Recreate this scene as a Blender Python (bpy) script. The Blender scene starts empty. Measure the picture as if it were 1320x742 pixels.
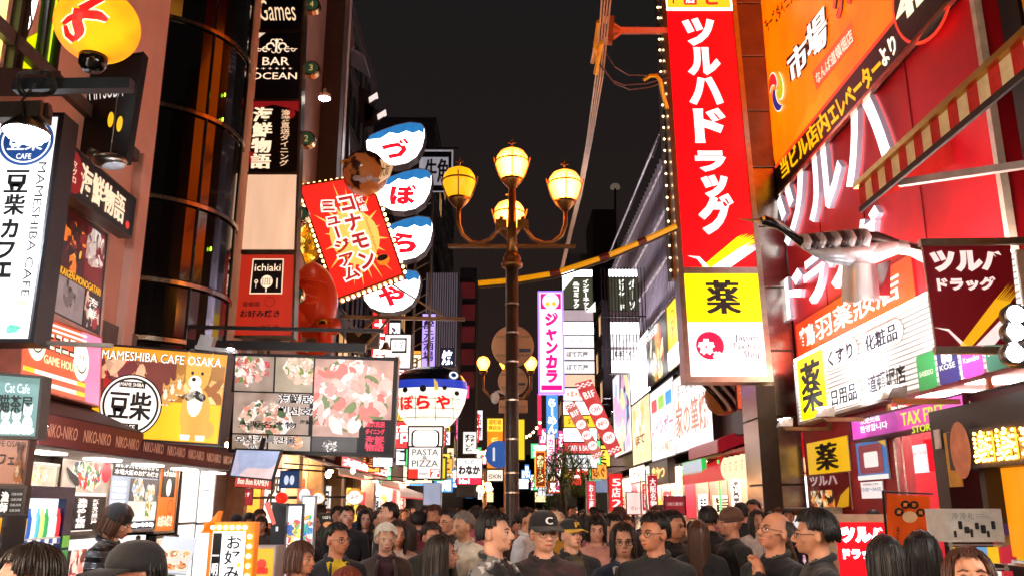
import bpy, math, random
from mathutils import Vector, Matrix, noise
random.seed(7)
SC = bpy.context.scene
COL = SC.collection
V = Vector
PI = math.pi
# camera, sky, sun, exposure
FPX = 1100.0                       # focal length in pixels of the 1320 px wide photograph
PITCH = math.atan(282 / FPX)
YAW = math.atan(10 / FPX)
CAMP = V((0, 0, 1.75))
cam_d = bpy.data.cameras.new('camera')
cam_d.sensor_width = 36
cam_d.lens = 36 * FPX / 1320
cam_d.clip_end = 2000
cam = bpy.data.objects.new('camera', cam_d)
COL.objects.link(cam)
cam.location = CAMP
cam.rotation_euler = (PI / 2 + PITCH, 0, -YAW)
SC.camera = cam
SC.view_settings.view_transform = 'Standard'
SC.view_settings.look = 'None'
SC.view_settings.exposure = 1.35
SC.view_settings.gamma = 1
SC.cycles.use_denoising = True
SC.cycles.max_bounces = 5
SC.cycles.diffuse_bounces = 2
SC.cycles.glossy_bounces = 3
SC.cycles.transmission_bounces = 3
SC.cycles.transparent_max_bounces = 6
SC.cycles.sample_clamp_indirect = 3
SC.cycles.use_light_tree = True
world = bpy.data.worlds.new('World')
SC.world = world
world.use_nodes = True
wn, wl = world.node_tree.nodes, world.node_tree.links
bg = wn['Background']
tc = wn.new('ShaderNodeTexCoord')
sep = wn.new('ShaderNodeSeparateXYZ')
rmp = wn.new('ShaderNodeValToRGB')       # night sky: town glow fading into near black overhead
rmp.color_ramp.elements[0].position = 0.0
rmp.color_ramp.elements[0].color = (0.034, 0.017, 0.012, 1)
rmp.color_ramp.elements[1].position = 0.62
rmp.color_ramp.elements[1].color = (0.0120, 0.0118, 0.0122, 1)
_e = rmp.color_ramp.elements.new(0.3)
_e.color = (0.020, 0.0135, 0.0120, 1)
wl.new(tc.outputs['Generated'], sep.inputs[0])
wl.new(sep.outputs['Z'], rmp.inputs[0])
wl.new(rmp.outputs[0], bg.inputs[0])
bg.inputs[1].default_value = 0.33
# from a pixel of the photograph to a place in the street
_R = cam.rotation_euler.to_matrix()
def ray(px, py):
 return _R @ V(((px - 660) / FPX, -(py - 371) / FPX, -1))
def PY(px, py, Y):
 r = ray(px, py)
 return CAMP + r * ((Y - CAMP.y) / r.y)
def PX(px, py, X):
 r = ray(px, py)
 return CAMP + r * ((X - CAMP.x) / r.x)
def PZ(px, py, Z):
 r = ray(px, py)
 return CAMP + r * ((Z - CAMP.z) / r.z)
class Q:
 """flat board; bl, br, tr, tl as seen from its front"""
 def __init__(s, bl, br, tr, tl):
  s.c = [V(bl), V(br), V(tr), V(tl)]
  s.n = (s.c[1] - s.c[0]).cross(s.c[3] - s.c[0]).normalized()
 def pt(s, u, v, d=0.0):
  a = s.c[0].lerp(s.c[1], u)
  b = s.c[3].lerp(s.c[2], u)
  return a.lerp(b, v) + s.n * d
 def sub(s, u0, v0, u1, v1, d=0.0):
  return Q(s.pt(u0, v0, d), s.pt(u1, v0, d), s.pt(u1, v1, d), s.pt(u0, v1, d))
 def w(s): return (s.c[1] - s.c[0]).length
 def h(s): return (s.c[3] - s.c[0]).length
def FR(Y, x0, y0, x1, y1):
 """upright board facing back down the street at distance Y, from its pixel box (left, top, right, bottom)"""
 xm, ym = (x0 + x1) / 2, (y0 + y1) / 2
 X0, X1 = PY(x0, ym, Y).x, PY(x1, ym, Y).x
 Z0, Z1 = PY(xm, y1, Y).z, PY(xm, y0, Y).z
 return Q((X0, Y, Z0), (X1, Y, Z0), (X1, Y, Z1), (X0, Y, Z1))
def WR(X, x0, x1, ya, yb, at=None):
 """upright board on a wall along the street; ya, yb are its top and bottom rows at column `at`"""
 at = x0 if at is None else at
 ym = (ya + yb) / 2
 def yy(x, y):      # same height, followed towards the vanishing point
  return 653 + (y - 653) * (x - 650) / (at - 650)
 Z1, Z0 = PX(at, ya, X).z, PX(at, yb, X).z
 Ya, Yb = PX(x0, yy(x0, ym), X).y, PX(x1, yy(x1, ym), X).y
 if X > 0:          # far end first (screen left)
  return Q((X, Ya, Z0), (X, Yb, Z0), (X, Yb, Z1), (X, Ya, Z1))
 return Q((X, Ya, Z0), (X, Yb, Z0), (X, Yb, Z1), (X, Ya, Z1))
def CR(Y, pts):
 """tilted board in the plane at distance Y from four pixel corners bl, br, tr, tl"""
 return Q(*[PY(x, y, Y) for x, y in pts])
# colours and materials
def H(s):
 s = s.lstrip('#')
 c = [int(s[i:i + 2], 16) / 255 for i in (0, 2, 4)]
 return tuple(x / 12.92 if x <= 0.04045 else ((x + 0.055) / 1.055) ** 2.4 for x in c)
def rgb(c):
 return (H(c) if isinstance(c, str) else tuple(c))[:3] + (1,)
_M = {}
def _new(key):
 m = bpy.data.materials.new(key)
 m.use_nodes = True
 m.cycles.emission_sampling = 'AUTO'
 return m, m.node_tree.nodes, m.node_tree.links, m.node_tree.nodes['Principled BSDF']
def lit(c, s=1.0, var=0.12, scale=1.5):
 """backlit plastic / lamp glass, and some cloth and goods given a glow of their own"""
 key = f'lit_{c}_{s}_{var}'
 if key in _M: return _M[key]
 m, n, l, b = _new(key)
 col = rgb(c)
 if s >= 1.3 and min(col[:3]) > .55: s *= 2.0          # near white backlit plastic burns out in the photograph
 elif s < 3: s *= .56
 b.inputs['Base Color'].default_value = (col[0] * .6, col[1] * .6, col[2] * .6, 1)
 b.inputs['Roughness'].default_value = 0.35
 b.inputs['Emission Color'].default_value = col
 if var:
  t = n.new('ShaderNodeTexCoord'); z = n.new('ShaderNodeTexNoise'); mr = n.new('ShaderNodeMapRange')
  z.inputs['Scale'].default_value = scale; z.inputs['Detail'].default_value = 1
  mr.inputs[1].default_value = .3; mr.inputs[2].default_value = .7
  mr.inputs[3].default_value = s * (1 - var); mr.inputs[4].default_value = s * (1 + var)
  mp = n.new('ShaderNodeMapping'); mp.inputs['Scale'].default_value = (3.5, 3.5, .5) if var >= .08 and scale == 1.5 else (1, 1, 1)   # upright tubes behind the face
  l.new(t.outputs['Object'], mp.inputs[0]); l.new(mp.outputs[0], z.inputs[0]); l.new(z.outputs[0], mr.inputs[0])
  l.new(mr.outputs[0], b.inputs['Emission Strength'])
 else:
  b.inputs['Emission Strength'].default_value = s
 _M[key] = m
 return m
def paint(c, rough=0.55, metal=0.0, var=0.25, scale=6, bump=0.15, spec=0.4):
 key = f'paint_{c}_{rough}_{metal}_{var}_{scale}'
 if key in _M: return _M[key]
 m, n, l, b = _new(key)
 col = rgb(c)
 t = n.new('ShaderNodeTexCoord'); z = n.new('ShaderNodeTexNoise'); r = n.new('ShaderNodeValToRGB')
 z.inputs['Scale'].default_value = scale; z.inputs['Detail'].default_value = 5; z.inputs['Roughness'].default_value = .65
 r.color_ramp.elements[0].position = .3; r.color_ramp.elements[1].position = .7
 r.color_ramp.elements[0].color = tuple(x * (1 - var) for x in col[:3]) + (1,)
 r.color_ramp.elements[1].color = tuple(min(1, x * (1 + var * .6)) for x in col[:3]) + (1,)
 l.new(t.outputs['Object'], z.inputs[0]); l.new(z.outputs[0], r.inputs[0]); l.new(r.outputs[0], b.inputs['Base Color'])
 b.inputs['Roughness'].default_value = rough; b.inputs['Metallic'].default_value = metal
 b.inputs['Specular IOR Level'].default_value = spec
 if bump:
  bp = n.new('ShaderNodeBump'); bp.inputs['Strength'].default_value = bump; bp.inputs['Distance'].default_value = .02
  l.new(z.outputs[0], bp.inputs['Height']); l.new(bp.outputs[0], b.inputs['Normal'])
 _M[key] = m
 return m
def metal(c='#9a948c', rough=.3): return paint(c, rough, 1.0, .2, 9, .05)
def photo(key, cols, scale=5, s=0.9, dist=0.6, seed=0, lo=0.35, detail=2.2):
 """a printed photograph too small to read: soft patches of the right colours"""
 k = f'photo_{key}_{s}'
 if k in _M: return _M[k]
 m, n, l, b = _new(k)
 t = n.new('ShaderNodeTexCoord'); mp = n.new('ShaderNodeMapping'); z = n.new('ShaderNodeTexNoise')
 mx = n.new('ShaderNodeVectorMath'); mx.operation = 'MULTIPLY_ADD'
 vo = n.new('ShaderNodeTexVoronoi'); r = n.new('ShaderNodeValToRGB'); sp = n.new('ShaderNodeSeparateColor')
 mp.inputs['Location'].default_value = (seed * 3.7, seed * 1.3, seed * 2.1)
 z.inputs['Scale'].default_value = scale * .8; z.inputs['Detail'].default_value = 3
 mx.inputs[1].default_value = (dist / scale * 4,) * 3
 vo.inputs['Scale'].default_value = scale; vo.feature = 'F1'
 l.new(t.outputs['Object'], mp.inputs[0]); l.new(mp.outputs[0], z.inputs[0])
 l.new(z.outputs['Color'], mx.inputs[0]); l.new(mp.outputs[0], mx.inputs[2]); l.new(mx.outputs[0], vo.inputs['Vector'])
 l.new(vo.outputs['Color'], sp.inputs[0]); l.new(sp.outputs[0], r.inputs[0])
 e = r.color_ramp.elements
 r.color_ramp.interpolation = 'CONSTANT'
 N = len(cols)
 for i in range(N - 2): e.new(.5)
 for i, c in enumerate(cols):
  e[i].position = i / N; e[i].color = rgb(c)
 z2 = n.new('ShaderNodeTexNoise'); z2.inputs['Scale'].default_value = scale * detail; z2.inputs['Detail'].default_value = 5
 z2.inputs['Roughness'].default_value = .7
 r2 = n.new('ShaderNodeMapRange'); r2.inputs[1].default_value = .3; r2.inputs[2].default_value = .7
 r2.inputs[3].default_value = lo; r2.inputs[4].default_value = 1.45
 mm = n.new('ShaderNodeVectorMath'); mm.operation = 'SCALE'
 l.new(mp.outputs[0], z2.inputs[0]); l.new(z2.outputs[0], r2.inputs[0])
 l.new(r.outputs[0], mm.inputs[0]); l.new(r2.outputs[0], mm.inputs['Scale'])
 l.new(mm.outputs[0], b.inputs['Base Color']); l.new(mm.outputs[0], b.inputs['Emission Color'])
 b.inputs['Emission Strength'].default_value = s * .58
 b.inputs['Roughness'].default_value = .4
 _M[k] = m
 return m
def glass_dark(c='#0a0706', rough=.08):
 key = f'glass_{c}_{rough}'
 if key in _M: return _M[key]
 m, n, l, b = _new(key)
 b.inputs['Base Color'].default_value = rgb(c)
 b.inputs['Roughness'].default_value = rough
 b.inputs['Specular IOR Level'].default_value = .9
 b.inputs['Coat Weight'].default_value = .6
 _M[key] = m
 return m
# mesh building
OFF = {}
class MB:
 def __init__(s):
  s.v = []; s.f = []; s.m = []; s.k = 0
 def mat(s, k): s.k = k; return s
 def face(s, *pts):
  i = len(s.v); s.v += [V(p) for p in pts]; s.f.append(tuple(range(i, i + len(pts)))); s.m.append(s.k); return s
 def raw(s, vs, fs):
  i = len(s.v); s.v += vs; s.f += [tuple(a + i for a in f) for f in fs]; s.m += [s.k] * len(fs); return s
 def hexa(s, p):       # p: four bottom/back points then four top/front points
  return s.raw([V(x) for x in p], [(0, 3, 2, 1), (4, 5, 6, 7), (0, 1, 5, 4), (1, 2, 6, 5), (2, 3, 7, 6), (3, 0, 4, 7)])
 def box(s, x0, x1, y0, y1, z0, z1):
  return s.hexa([(x0, y0, z0), (x1, y0, z0), (x1, y1, z0), (x0, y1, z0), (x0, y0, z1), (x1, y0, z1), (x1, y1, z1), (x0, y1, z1)])
 def slab(s, q, back, front=0.0):      # board from the quad's plane
  a = [q.pt(u, v, -back) for u, v in ((0, 0), (1, 0), (1, 1), (0, 1))]
  b = [q.pt(u, v, front) for u, v in ((0, 0), (1, 0), (1, 1), (0, 1))]
  return s.hexa(a + b)
 def rim(s, q, w, back, front):        # four bars round the quad, w wide (metres), butted end to end
  W, Hh = q.w(), q.h(); a, b = w / W, w / Hh
  for u0, v0, u1, v1 in ((-a, -b, 1 + a, 0), (-a, 1, 1 + a, 1 + b), (-a, 0, 0, 1), (1, 0, 1 + a, 1)):
   s.slab(q.sub(u0, v0, u1, v1), back, front)
  return s
 def bar(s, a, b, w, h=None, up=(0, 0, 1)):
  a, b = V(a), V(b); h = h or w
  d = (b - a).normalized(); up = V(up)
  if abs(d.dot(up)) > .98: up = V((0, 1, 0))
  x = d.cross(up).normalized() * w / 2; y = x.cross(d).normalized() * h / 2
  return s.hexa([a - x - y, a + x - y, a + x + y, a - x + y, b - x - y, b + x - y, b + x + y, b - x + y])
 def tube(s, pts, r, n=8, caps=True):
  pts = [V(p) for p in pts]; N = len(pts)
  rs = r if isinstance(r, (list, tuple)) else [r] * N
  vs = []; fs = []; ref = None
  for i, p in enumerate(pts):
   d = (pts[min(i + 1, N - 1)] - pts[max(i - 1, 0)])
   d = d.normalized() if d.length > 1e-9 else V((0, 0, 1))
   if ref is None:
    ref = V((0, 0, 1)) if abs(d.z) < .9 else V((1, 0, 0))
   x = (ref - d * ref.dot(d)).normalized(); ref = x; y = d.cross(x)
   for k in range(n):
    t = 2 * PI * k / n
    vs.append(p + (x * math.cos(t) + y * math.sin(t)) * rs[i])
  for i in range(N - 1):
   for k in range(n):
    a, b = i * n + k, i * n + (k + 1) % n
    fs.append((a, b, b + n, a + n))
  if caps:
   fs.append(tuple(range(n - 1, -1, -1))); fs.append(tuple(range((N - 1) * n, N * n)))
  return s.raw(vs, fs)
 def lathe(s, c, prof, n=16, axis=(0, 0, 1), sx=1, sy=1):
  c = V(c); ax = V(axis).normalized()
  x = V((1, 0, 0)) if abs(ax.x) < .9 else V((0, 1, 0))
  x = (x - ax * x.dot(ax)).normalized(); y = ax.cross(x)
  vs = []; fs = []
  for r, z in prof:
   for k in range(n):
    t = 2 * PI * k / n
    vs.append(c + ax * z + x * (math.cos(t) * r * sx) + y * (math.sin(t) * r * sy))
  for i in range(len(prof) - 1):
   for k in range(n):
    a, b = i * n + k, i * n + (k + 1) % n
    fs.append((a, b, b + n, a + n))
  fs.append(tuple(range(n - 1, -1, -1))); fs.append(tuple(range((len(prof) - 1) * n, len(prof) * n)))
  return s.raw(vs, fs)
 def ell(s, c, rx, ry=None, rz=None, nu=16, nv=10, M=None, fn=None):
  ry = rx if ry is None else ry; rz = rx if rz is None else rz
  c = V(c); vs = []; fs = []
  for j in range(nv + 1):
   ph = PI * j / nv
   for i in range(nu):
    t = 2 * PI * i / nu
    p = V((math.sin(ph) * math.cos(t), math.sin(ph) * math.sin(t), math.cos(ph)))
    k = fn(p) if fn else 1
    p = V((p.x * rx * k, p.y * ry * k, p.z * rz * k))
    if M: p = M @ p
    vs.append(c + p)
  for j in range(nv):
   for i in range(nu):
    a, b = j * nu + i, j * nu + (i + 1) % nu
    fs.append((a, a + nu, b + nu, b))
  return s.raw(vs, fs)
 def poly(s, q, uv, d=.004):
  return s.face(*[q.pt(u, v, d) for u, v in uv])
 def disc(s, q, u, v, r, d=.004, n=24, ry=None):      # r in metres
  W, Hh = q.w(), q.h(); ry = ry or r
  return s.face(*[q.pt(u + r * math.cos(2 * PI * k / n) / W, v + ry * math.sin(2 * PI * k / n) / Hh, d) for k in range(n)])
 def ring(s, q, u, v, r0, r1, d=.004, n=28, a0=0, a1=2 * PI):
  W, Hh = q.w(), q.h()
  P = lambda r, t: q.pt(u + r * math.cos(t) / W, v + r * math.sin(t) / Hh, d)
  for k in range(n):
   t0, t1 = a0 + (a1 - a0) * k / n, a0 + (a1 - a0) * (k + 1) / n
   s.face(P(r0, t0), P(r1, t0), P(r1, t1), P(r0, t1))
  return s
 def rect(s, q, u0, v0, u1, v1, d=.004):
  return s.face(q.pt(u0, v0, d), q.pt(u1, v0, d), q.pt(u1, v1, d), q.pt(u0, v1, d))
 def rrect(s, q, u0, v0, u1, v1, r, d=.004):          # rounded, r in metres
  a, b = r / q.w(), r / q.h(); pts = []
  for cu, cv, t0 in ((u1 - a, v1 - b, 0), (u0 + a, v1 - b, 90), (u0 + a, v0 + b, 180), (u1 - a, v0 + b, 270)):
   for k in range(5):
    t = math.radians(t0 + k * 22.5)
    pts.append(q.pt(cu + a * math.cos(t), cv + b * math.sin(t), d))
  return s.face(*pts)
 def build(s, name, mats, parent=None, base=None, smooth=False, bevel=0, kind=None):
  off = OFF.get(parent.name, V((0, 0, 0))) if parent else V(base or (0, 0, 0))
  me = bpy.data.meshes.new(name)
  me.from_pydata([tuple(p - off) for p in s.v], [], s.f)
  if not isinstance(mats, (list, tuple)): mats = [mats]
  for m in mats: me.materials.append(m)
  if len(mats) > 1: me.polygons.foreach_set('material_index', s.m)
  if smooth: me.polygons.foreach_set('use_smooth', [True] * len(me.polygons))
  me.update()
  o = bpy.data.objects.new(name, me); COL.objects.link(o)
  if parent:
   o.parent = parent; OFF[o.name] = off
  else:
   o.location = off; OFF[o.name] = off
  if bevel:
   bm = o.modifiers.new('bevel', 'BEVEL'); bm.width = bevel; bm.segments = 1; bm.limit_method = 'ANGLE'
  if kind: o['kind'] = kind
  return o
def tag(o, label, cat, group=None):
 o['label'] = label; o['category'] = cat
 if group: o['group'] = group
 return o
def thing(name, label, cat, base, group=None):
 o = bpy.data.objects.new(name, None); COL.objects.link(o)
 o.empty_display_size = .2
 o.location = V(base); OFF[o.name] = V(base)
 return tag(o, label, cat, group)
def struct(mb, name, mats, **k):
 o = mb.build(name, mats, kind='structure', **k); return o
def child(o, name, parent):
 o.name = name; o.parent = parent; return o
# lettering
_G = {}
def glyphs(s, bold=0.0, ext=0.0, shear=0.0, res=2):
 key = (s, bold, ext, shear)
 if key in _G: return _G[key]
 c = bpy.data.curves.new('t', 'FONT'); c.body = s; c.resolution_u = res
 c.offset = bold; c.extrude = ext; c.shear = shear
 o = bpy.data.objects.new('t', c)
 me = bpy.data.meshes.new_from_object(o)
 vs = [v.co.copy() for v in me.vertices]; fs = [tuple(p.vertices) for p in me.polygons]
 bpy.data.objects.remove(o); bpy.data.curves.remove(c); bpy.data.meshes.remove(me)
 _G[key] = (vs, fs)
 return _G[key]
def _simple(s): return all(0x3040 <= ord(c) <= 0x30ff or c == ' ' for c in s)
def put(mb, q, s, box, bold=.015, vert=False, d=.008, ext=0.0, shear=0.0, asp=None):
 """box = (u0, v0, u1, v1) of the board; vert stacks the characters downwards.
 Heavy weights of complex characters are made by overlaying shifted copies."""
 u0, v0, u1, v1 = box
 def shifts(t, b):
  if _simple(t): return b, [(0, 0)]
  la = any(c < '~' and c > ' ' for c in t); r = b if la else b - .012
  if b <= .025: return (0 if la else b), ([(0, 0), (b, 0)] if la and b else [(0, 0)])
  return (0 if la else .012), [(0, 0), (r, r * .6), (-r, -r * .6), (r * .6, -r), (-r * .6, r)] if b > .05 else [(0, 0), (r, 0), (-r, 0)]
 if not vert:
  b, sh = shifts(s, bold)
  vs, fs = glyphs(s, b, ext, shear)
  if not vs: return
  g = max(abs(a[0]) for a in sh); gy = max(abs(a[1]) for a in sh)
  xa, xb = min(v.x for v in vs) - g, max(v.x for v in vs) + g; ya, yb = min(v.y for v in vs) - gy, max(v.y for v in vs) + gy
  kx, ky = (u1 - u0) / max(xb - xa, .01), (v1 - v0) / max(yb - ya, .01)
  for i, (sx, sy) in enumerate(sh):
   mb.raw([q.pt(u0 + (v.x + sx - xa) * kx, v0 + (v.y + sy - ya) * ky, d + i * .0005 + (v.z + ext)) for v in vs], fs)
 else:
  n = len(s); h = (v1 - v0) / n
  for i, ch in enumerate(s):
   if ch == ' ': continue
   b, sh = shifts(ch, bold)
   vs, fs = glyphs(ch, b, ext, 0)
   if not vs: continue
   top = v1 - i * h
   wx = 1.0 if ord(ch) > 0x2000 else max(v.x for v in vs)
   for j, (sx, sy) in enumerate(sh):
    out = []
    for v in vs:
     x, y = (v.x + sx) / wx, v.y + sy + .12
     if ch in '-〜()': x, y = 1 - y, 1 - x
     if ch == 'ー': x, y = 1 - y, 1 - x
     out.append(q.pt(u0 + (u1 - u0) * x, top - h + h * y, d + v.z + ext + j * .0005))
    mb.raw(out, fs)
def text(q, s, box, mat, parent, name='lettering', **k):
 mb = MB(); put(mb, q, s, box, **k)
 return mb.build(name, mat, parent)
def board(name, label, cat, q, face, frame=None, back=.12, fw=.03, proud=.012, group=None, face_name='panel', base=None):
 """a sign: housing, face panel and frame"""
 c = q.pt(.5, 0)
 t = thing(name, label, cat, base or c, group)
 frame = frame or paint('#2a2624', .4)
 mb = MB(); mb.slab(q, back, -.004); mb.build('housing', frame, t)
 mb = MB(); mb.slab(q.sub(.004, .004, .996, .996), .003, .0); mb.build(face_name, face, t)
 if fw: mb = MB(); mb.rim(q, fw, back * .9, proud); mb.build('frame', frame, t)
 return t
def part(name, mat, parent, fn, smooth=False, bevel=0):
 mb = MB(); fn(mb); return mb.build(name, mat, parent, smooth=smooth, bevel=bevel)
def copy_tree(o, parent=None):
 c = o.copy(); COL.objects.link(c); OFF[c.name] = OFF.get(o.name, V((0, 0, 0)))
 if parent: c.parent = parent
 for ch in list(o.children): copy_tree(ch, c)
 return c
BLK = '#0d0c0c'
ink = lambda: paint('#0b0a0a', .5, 0, 0, 6, 0)
def lamp(name, typ, loc, energy, color, parent, size=.1, to=None, spot=None, blend=.5):
 ld = bpy.data.lights.new(name, typ); ld.energy = energy; ld.color = rgb(color)[:3]
 if typ == 'AREA': ld.shape = 'RECTANGLE'; ld.size = size if not isinstance(size, tuple) else size[0]; ld.size_y = size if not isinstance(size, tuple) else size[1]
 else: ld.shadow_soft_size = size
 if spot: ld.spot_size = math.radians(spot); ld.spot_blend = blend
 o = bpy.data.objects.new(name, ld); COL.objects.link(o)
 off = OFF.get(parent.name, V((0, 0, 0))) if parent else V((0, 0, 0))
 o.location = V(loc) - off
 if parent: o.parent = parent
 if to is not None: o.rotation_euler = (V(to) - V(loc)).to_track_quat('-Z', 'Y').to_euler()
 return o
def collage(q, box, pal, n, parent, s=.7, seed=0, size=.16, bg=None, d=.006, name='food_picture', plates=1):
 """a printed food photograph: pale plates with heaps of overlapping slices and garnish"""
 r = random.Random(seed); u0, v0, u1, v1 = box; W, Hh = q.w() * (u1 - u0), q.h() * (v1 - v0)
 mats = [lit(c, s, .22, 14) for c in pal]
 mb = MB(); mats.append(lit(bg or pal[-1], s * .8, .3, 5)); mb.mat(len(mats) - 1); mb.rect(q, u0, v0, u1, v1, d)
 lo = min(W, Hh)
 def blob(cu, cv, ra, rb, an, k, dd):
  m_ = 9; P = []
  for i in range(m_):
   t = 2 * PI * i / m_; rr = r.uniform(.75, 1.1)
   x, y = ra * math.cos(t) * rr, rb * math.sin(t) * rr
   x, y = x * math.cos(an) - y * math.sin(an), x * math.sin(an) + y * math.cos(an)
   P.append(q.pt(min(u1, max(u0, u0 + (cu + x / W) * (u1 - u0))), min(v1, max(v0, v0 + (cv + y / Hh) * (v1 - v0))), dd))
  mb.mat(k); mb.face(*P)
 cs = [(r.uniform(.25, .75), r.uniform(.3, .7)) for _ in range(plates)]
 for i, (cu, cv) in enumerate(cs): blob(cu, cv, lo * .62, lo * .42, r.uniform(-.3, .3), 0, d + .0006)
 for i in range(n):
  cu, cv = cs[i % plates]
  a, rr = r.uniform(0, 2 * PI), lo * .5 * math.sqrt(r.random())
  k = r.randrange(1, len(pal)); sz = lo * size * r.uniform(.4, 1.2)
  blob(cu + rr * math.cos(a) / W, cv + rr * math.sin(a) * .8 / Hh, sz, sz * r.uniform(.3, .7), r.uniform(0, 3), k, d + .0012 + i * .00006)
 return mb.build(name, mats, parent)
# the street itself
asph = paint('#45403c', .5, 0, .35, 1.2, .25)
mb = MB(); mb.face((-150, -50, 0), (150, -50, 0), (150, 160, 0), (-150, 160, 0)); struct(mb, 'ground', asph)
pv = MB(); random.seed(3)
mb = MB(); mb.face((-4.6, -20, .004), (4.6, -20, .004), (4.6, 140, .004), (-4.6, 140, .004)); street = struct(mb, 'street', paint('#5c544d', .45, 0, .3, 2.5, .2))
stone_me = None
pm = [paint('#6b6159', .45, 0, .3, 5, .2), paint('#5d554f', .45, 0, .3, 5, .2), paint('#75695f', .45, 0, .3, 5, .2)]
for i in range(14):
 for j in range(20):
  if stone_me is None:
   b = MB(); b.box(-.31, .31, -.235, .235, 0, .012); o = b.build('paving_stone', pm[0], street)
   stone_me = o.data
  else:
   o = bpy.data.objects.new('paving_stone', stone_me); COL.objects.link(o); o.parent = street
  o.location = (-4.22 + i * .65, 3 + j * .5, .004)
  if (i * 7 + j * 3) % 3:
   o.material_slots[0].link = 'OBJECT'; o.material_slots[0].material = pm[(i * 7 + j * 3) % 3]
# buildings helper
def facade(name, label, side, y0, y1, h, wallm, X=None, rows=4, cols=3, winm=None, base_h=3.2, litm=None, lit_p=.25, depth=8, roof=True, seed=0, cat='building', wh=1.5):
 """a building beside the street: wall shell, roof parapet, windows with frames set into it"""
 rnd = random.Random(seed)
 X = X if X is not None else (5.0 if side > 0 else -4.8)
 xb = X + side * depth
 t = thing(name, label, cat, (X + side * depth / 2, (y0 + y1) / 2, 0))
 mb = MB(); xa, xc = min(X, xb), max(X, xb)
 mb.box(xa, xc, y0, y1, 0, h); mb.build('wall', wallm, t)
 if roof:
  mb = MB(); mb.box(xa - .08, xc + .08, y0 - .05, y1 + .05, h, h + .35); mb.build('parapet', wallm, t)
 winm = winm or glass_dark()
 fm = paint('#3a3733', .5)
 fh = (h - base_h) / rows; cw = (y1 - y0) / cols
 for r in range(rows):
  for c in range(cols):
   ya, yb = y0 + c * cw + cw * .16, y0 + (c + 1) * cw - cw * .16
   za = base_h + r * fh + fh * .2; zb = za + min(wh, fh * .62)
   q = Q((X, yb, za), (X, ya, za), (X, ya, zb), (X, yb, zb)) if side > 0 else Q((X, ya, za), (X, yb, za), (X, yb, zb), (X, ya, zb))
   m = winm if rnd.random() > lit_p else (litm or lit('#d8a466', .6))
   mb = MB(); mb.slab(q, -.004, .02); w = mb.build('window', m, t)
   mb = MB(); mb.rim(q, .06, -.004, .07); mb.slab(q.sub(.48, 0, .52, 1, 0), -.021, .05); mb.build('frame', fm, w)
 return t
# RIGHT SIDE: drugstore
RX = 5.0
steel = metal('#a8a19a', .28)
red_wall_m = paint('#d01222', .5, 0, .2, 1.3, .05, .45)
d = thing('drugstore_building', 'red panelled drugstore building with a bright open shop front on the right side', 'building', (8, 11, 0))
part('wall', red_wall_m, d, lambda m: m.box(RX, RX + 6, 8.0, 14.4, 3.78, 16))
wm = paint('#b3202c', .5); wh = paint('#d8d2cc', .5)
def room(m):
 m.box(RX + 3.6, RX + 3.8, 8.1, 14.3, 0, 3.7)
part('back_wall', wm, d, room)
part('side_wall', wm, d, lambda m: m.box(RX, RX + 3.6, 14.3, 14.4, 0, 3.78)); part('side_wall', wm, d, lambda m: m.box(RX, RX + 3.6, 8.0, 8.1, 0, 3.78))
part('shop_floor', wh, d, lambda m: m.box(RX, RX + 3.6, 8.1, 14.3, 0.01, .05))
part('shop_ceiling', wh, d, lambda m: m.box(RX, RX + 3.6, 8.1, 14.3, 3.5, 3.7))
for k in range(4):
 f = part('ceiling_light', lit('#fff1e6', 10, 0), d, lambda m: m.box(RX + .5, RX + 3.2, 8.9 + k * 1.5, 9.0 + k * 1.5, 3.44, 3.49))
part('storefront_wall', wm, d, lambda m: m.box(RX, RX + .15, 11.05, 14.3, 0.02, 3.5))
for k in range(1, 4):
 part('cover_strip', paint('#8f0b13', .3), d, lambda m: m.box(RX - .012, RX - .001, 8 + k * 1.6 - .01, 8 + k * 1.6 + .01, 3.9, 14))
part('edge_trim', paint('#d8c8b8', .4), d, lambda m: m.box(RX - .06, RX + .02, 7.92, 7.995, 3.3, 16))
pl = thing('steel_clad_pillar', 'stainless steel panelled corner pillar between the tall red sign and the red wall', 'pillar', (4.7, 14.8, 0))
part('core', paint('#5d4a40', .6), pl, lambda m: m.box(4.38, 4.99, 14.46, 15.6, 0, 17))
stp = None
for k in range(12):
 z = 1.0 + k * 1.12
 mt = metal('#a39a92', .22) if z < 7.6 else paint('#7a5540', .35, .5, .3, 3)
 part('panel', mt, pl, lambda m: (m.box(4.36, 4.98, 14.42, 14.458, z, z + 1.1)), bevel=.01)
 part('panel', mt, pl, lambda m: (m.box(4.34, 4.376, 14.46, 15.6, z, z + 1.1)), bevel=.01)
wl_ = lit('#ffffff', 1.28, 0.05); side_w = lit('#c0b0c4', .25, .1)
def channel_letters(name, label, s, q, bold=.03, each=1.0, cat='wall sign'):
 t = thing(name, label, cat, q.pt(.5, 0, .1))
 n = len(s)
 for i, ch in enumerate(s):
  cell = q.sub(i / n + .03 / n, 0, (i + 1) / n - .03 / n, 1)
  vs, fs = glyphs(ch, bold, .04, 0)
  xa, xb = min(v.x for v in vs), max(v.x for v in vs); ya, yb = min(v.y for v in vs), max(v.y for v in vs)
  mb = MB(); mb.raw([cell.pt((v.x - xa) / (xb - xa), (v.y - ya) / (yb - ya), .02 + (v.z + .04) * .95) for v in vs], fs)
  mb.m = []
  for f in mb.f:
   p = [mb.v[k] for k in f]; nn = (p[1] - p[0]).cross(p[2] - p[0])
   nn = nn.normalized() if nn.length > 0 else q.n
   mb.m.append(0 if abs(nn.dot(q.n)) > .9 else 1)
  mb.build('letter', [wl_, side_w], t)
 return t
def wq(px0, px1, yt, yb, X=RX): return WR(X, px0, px1, yt, yb)
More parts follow.
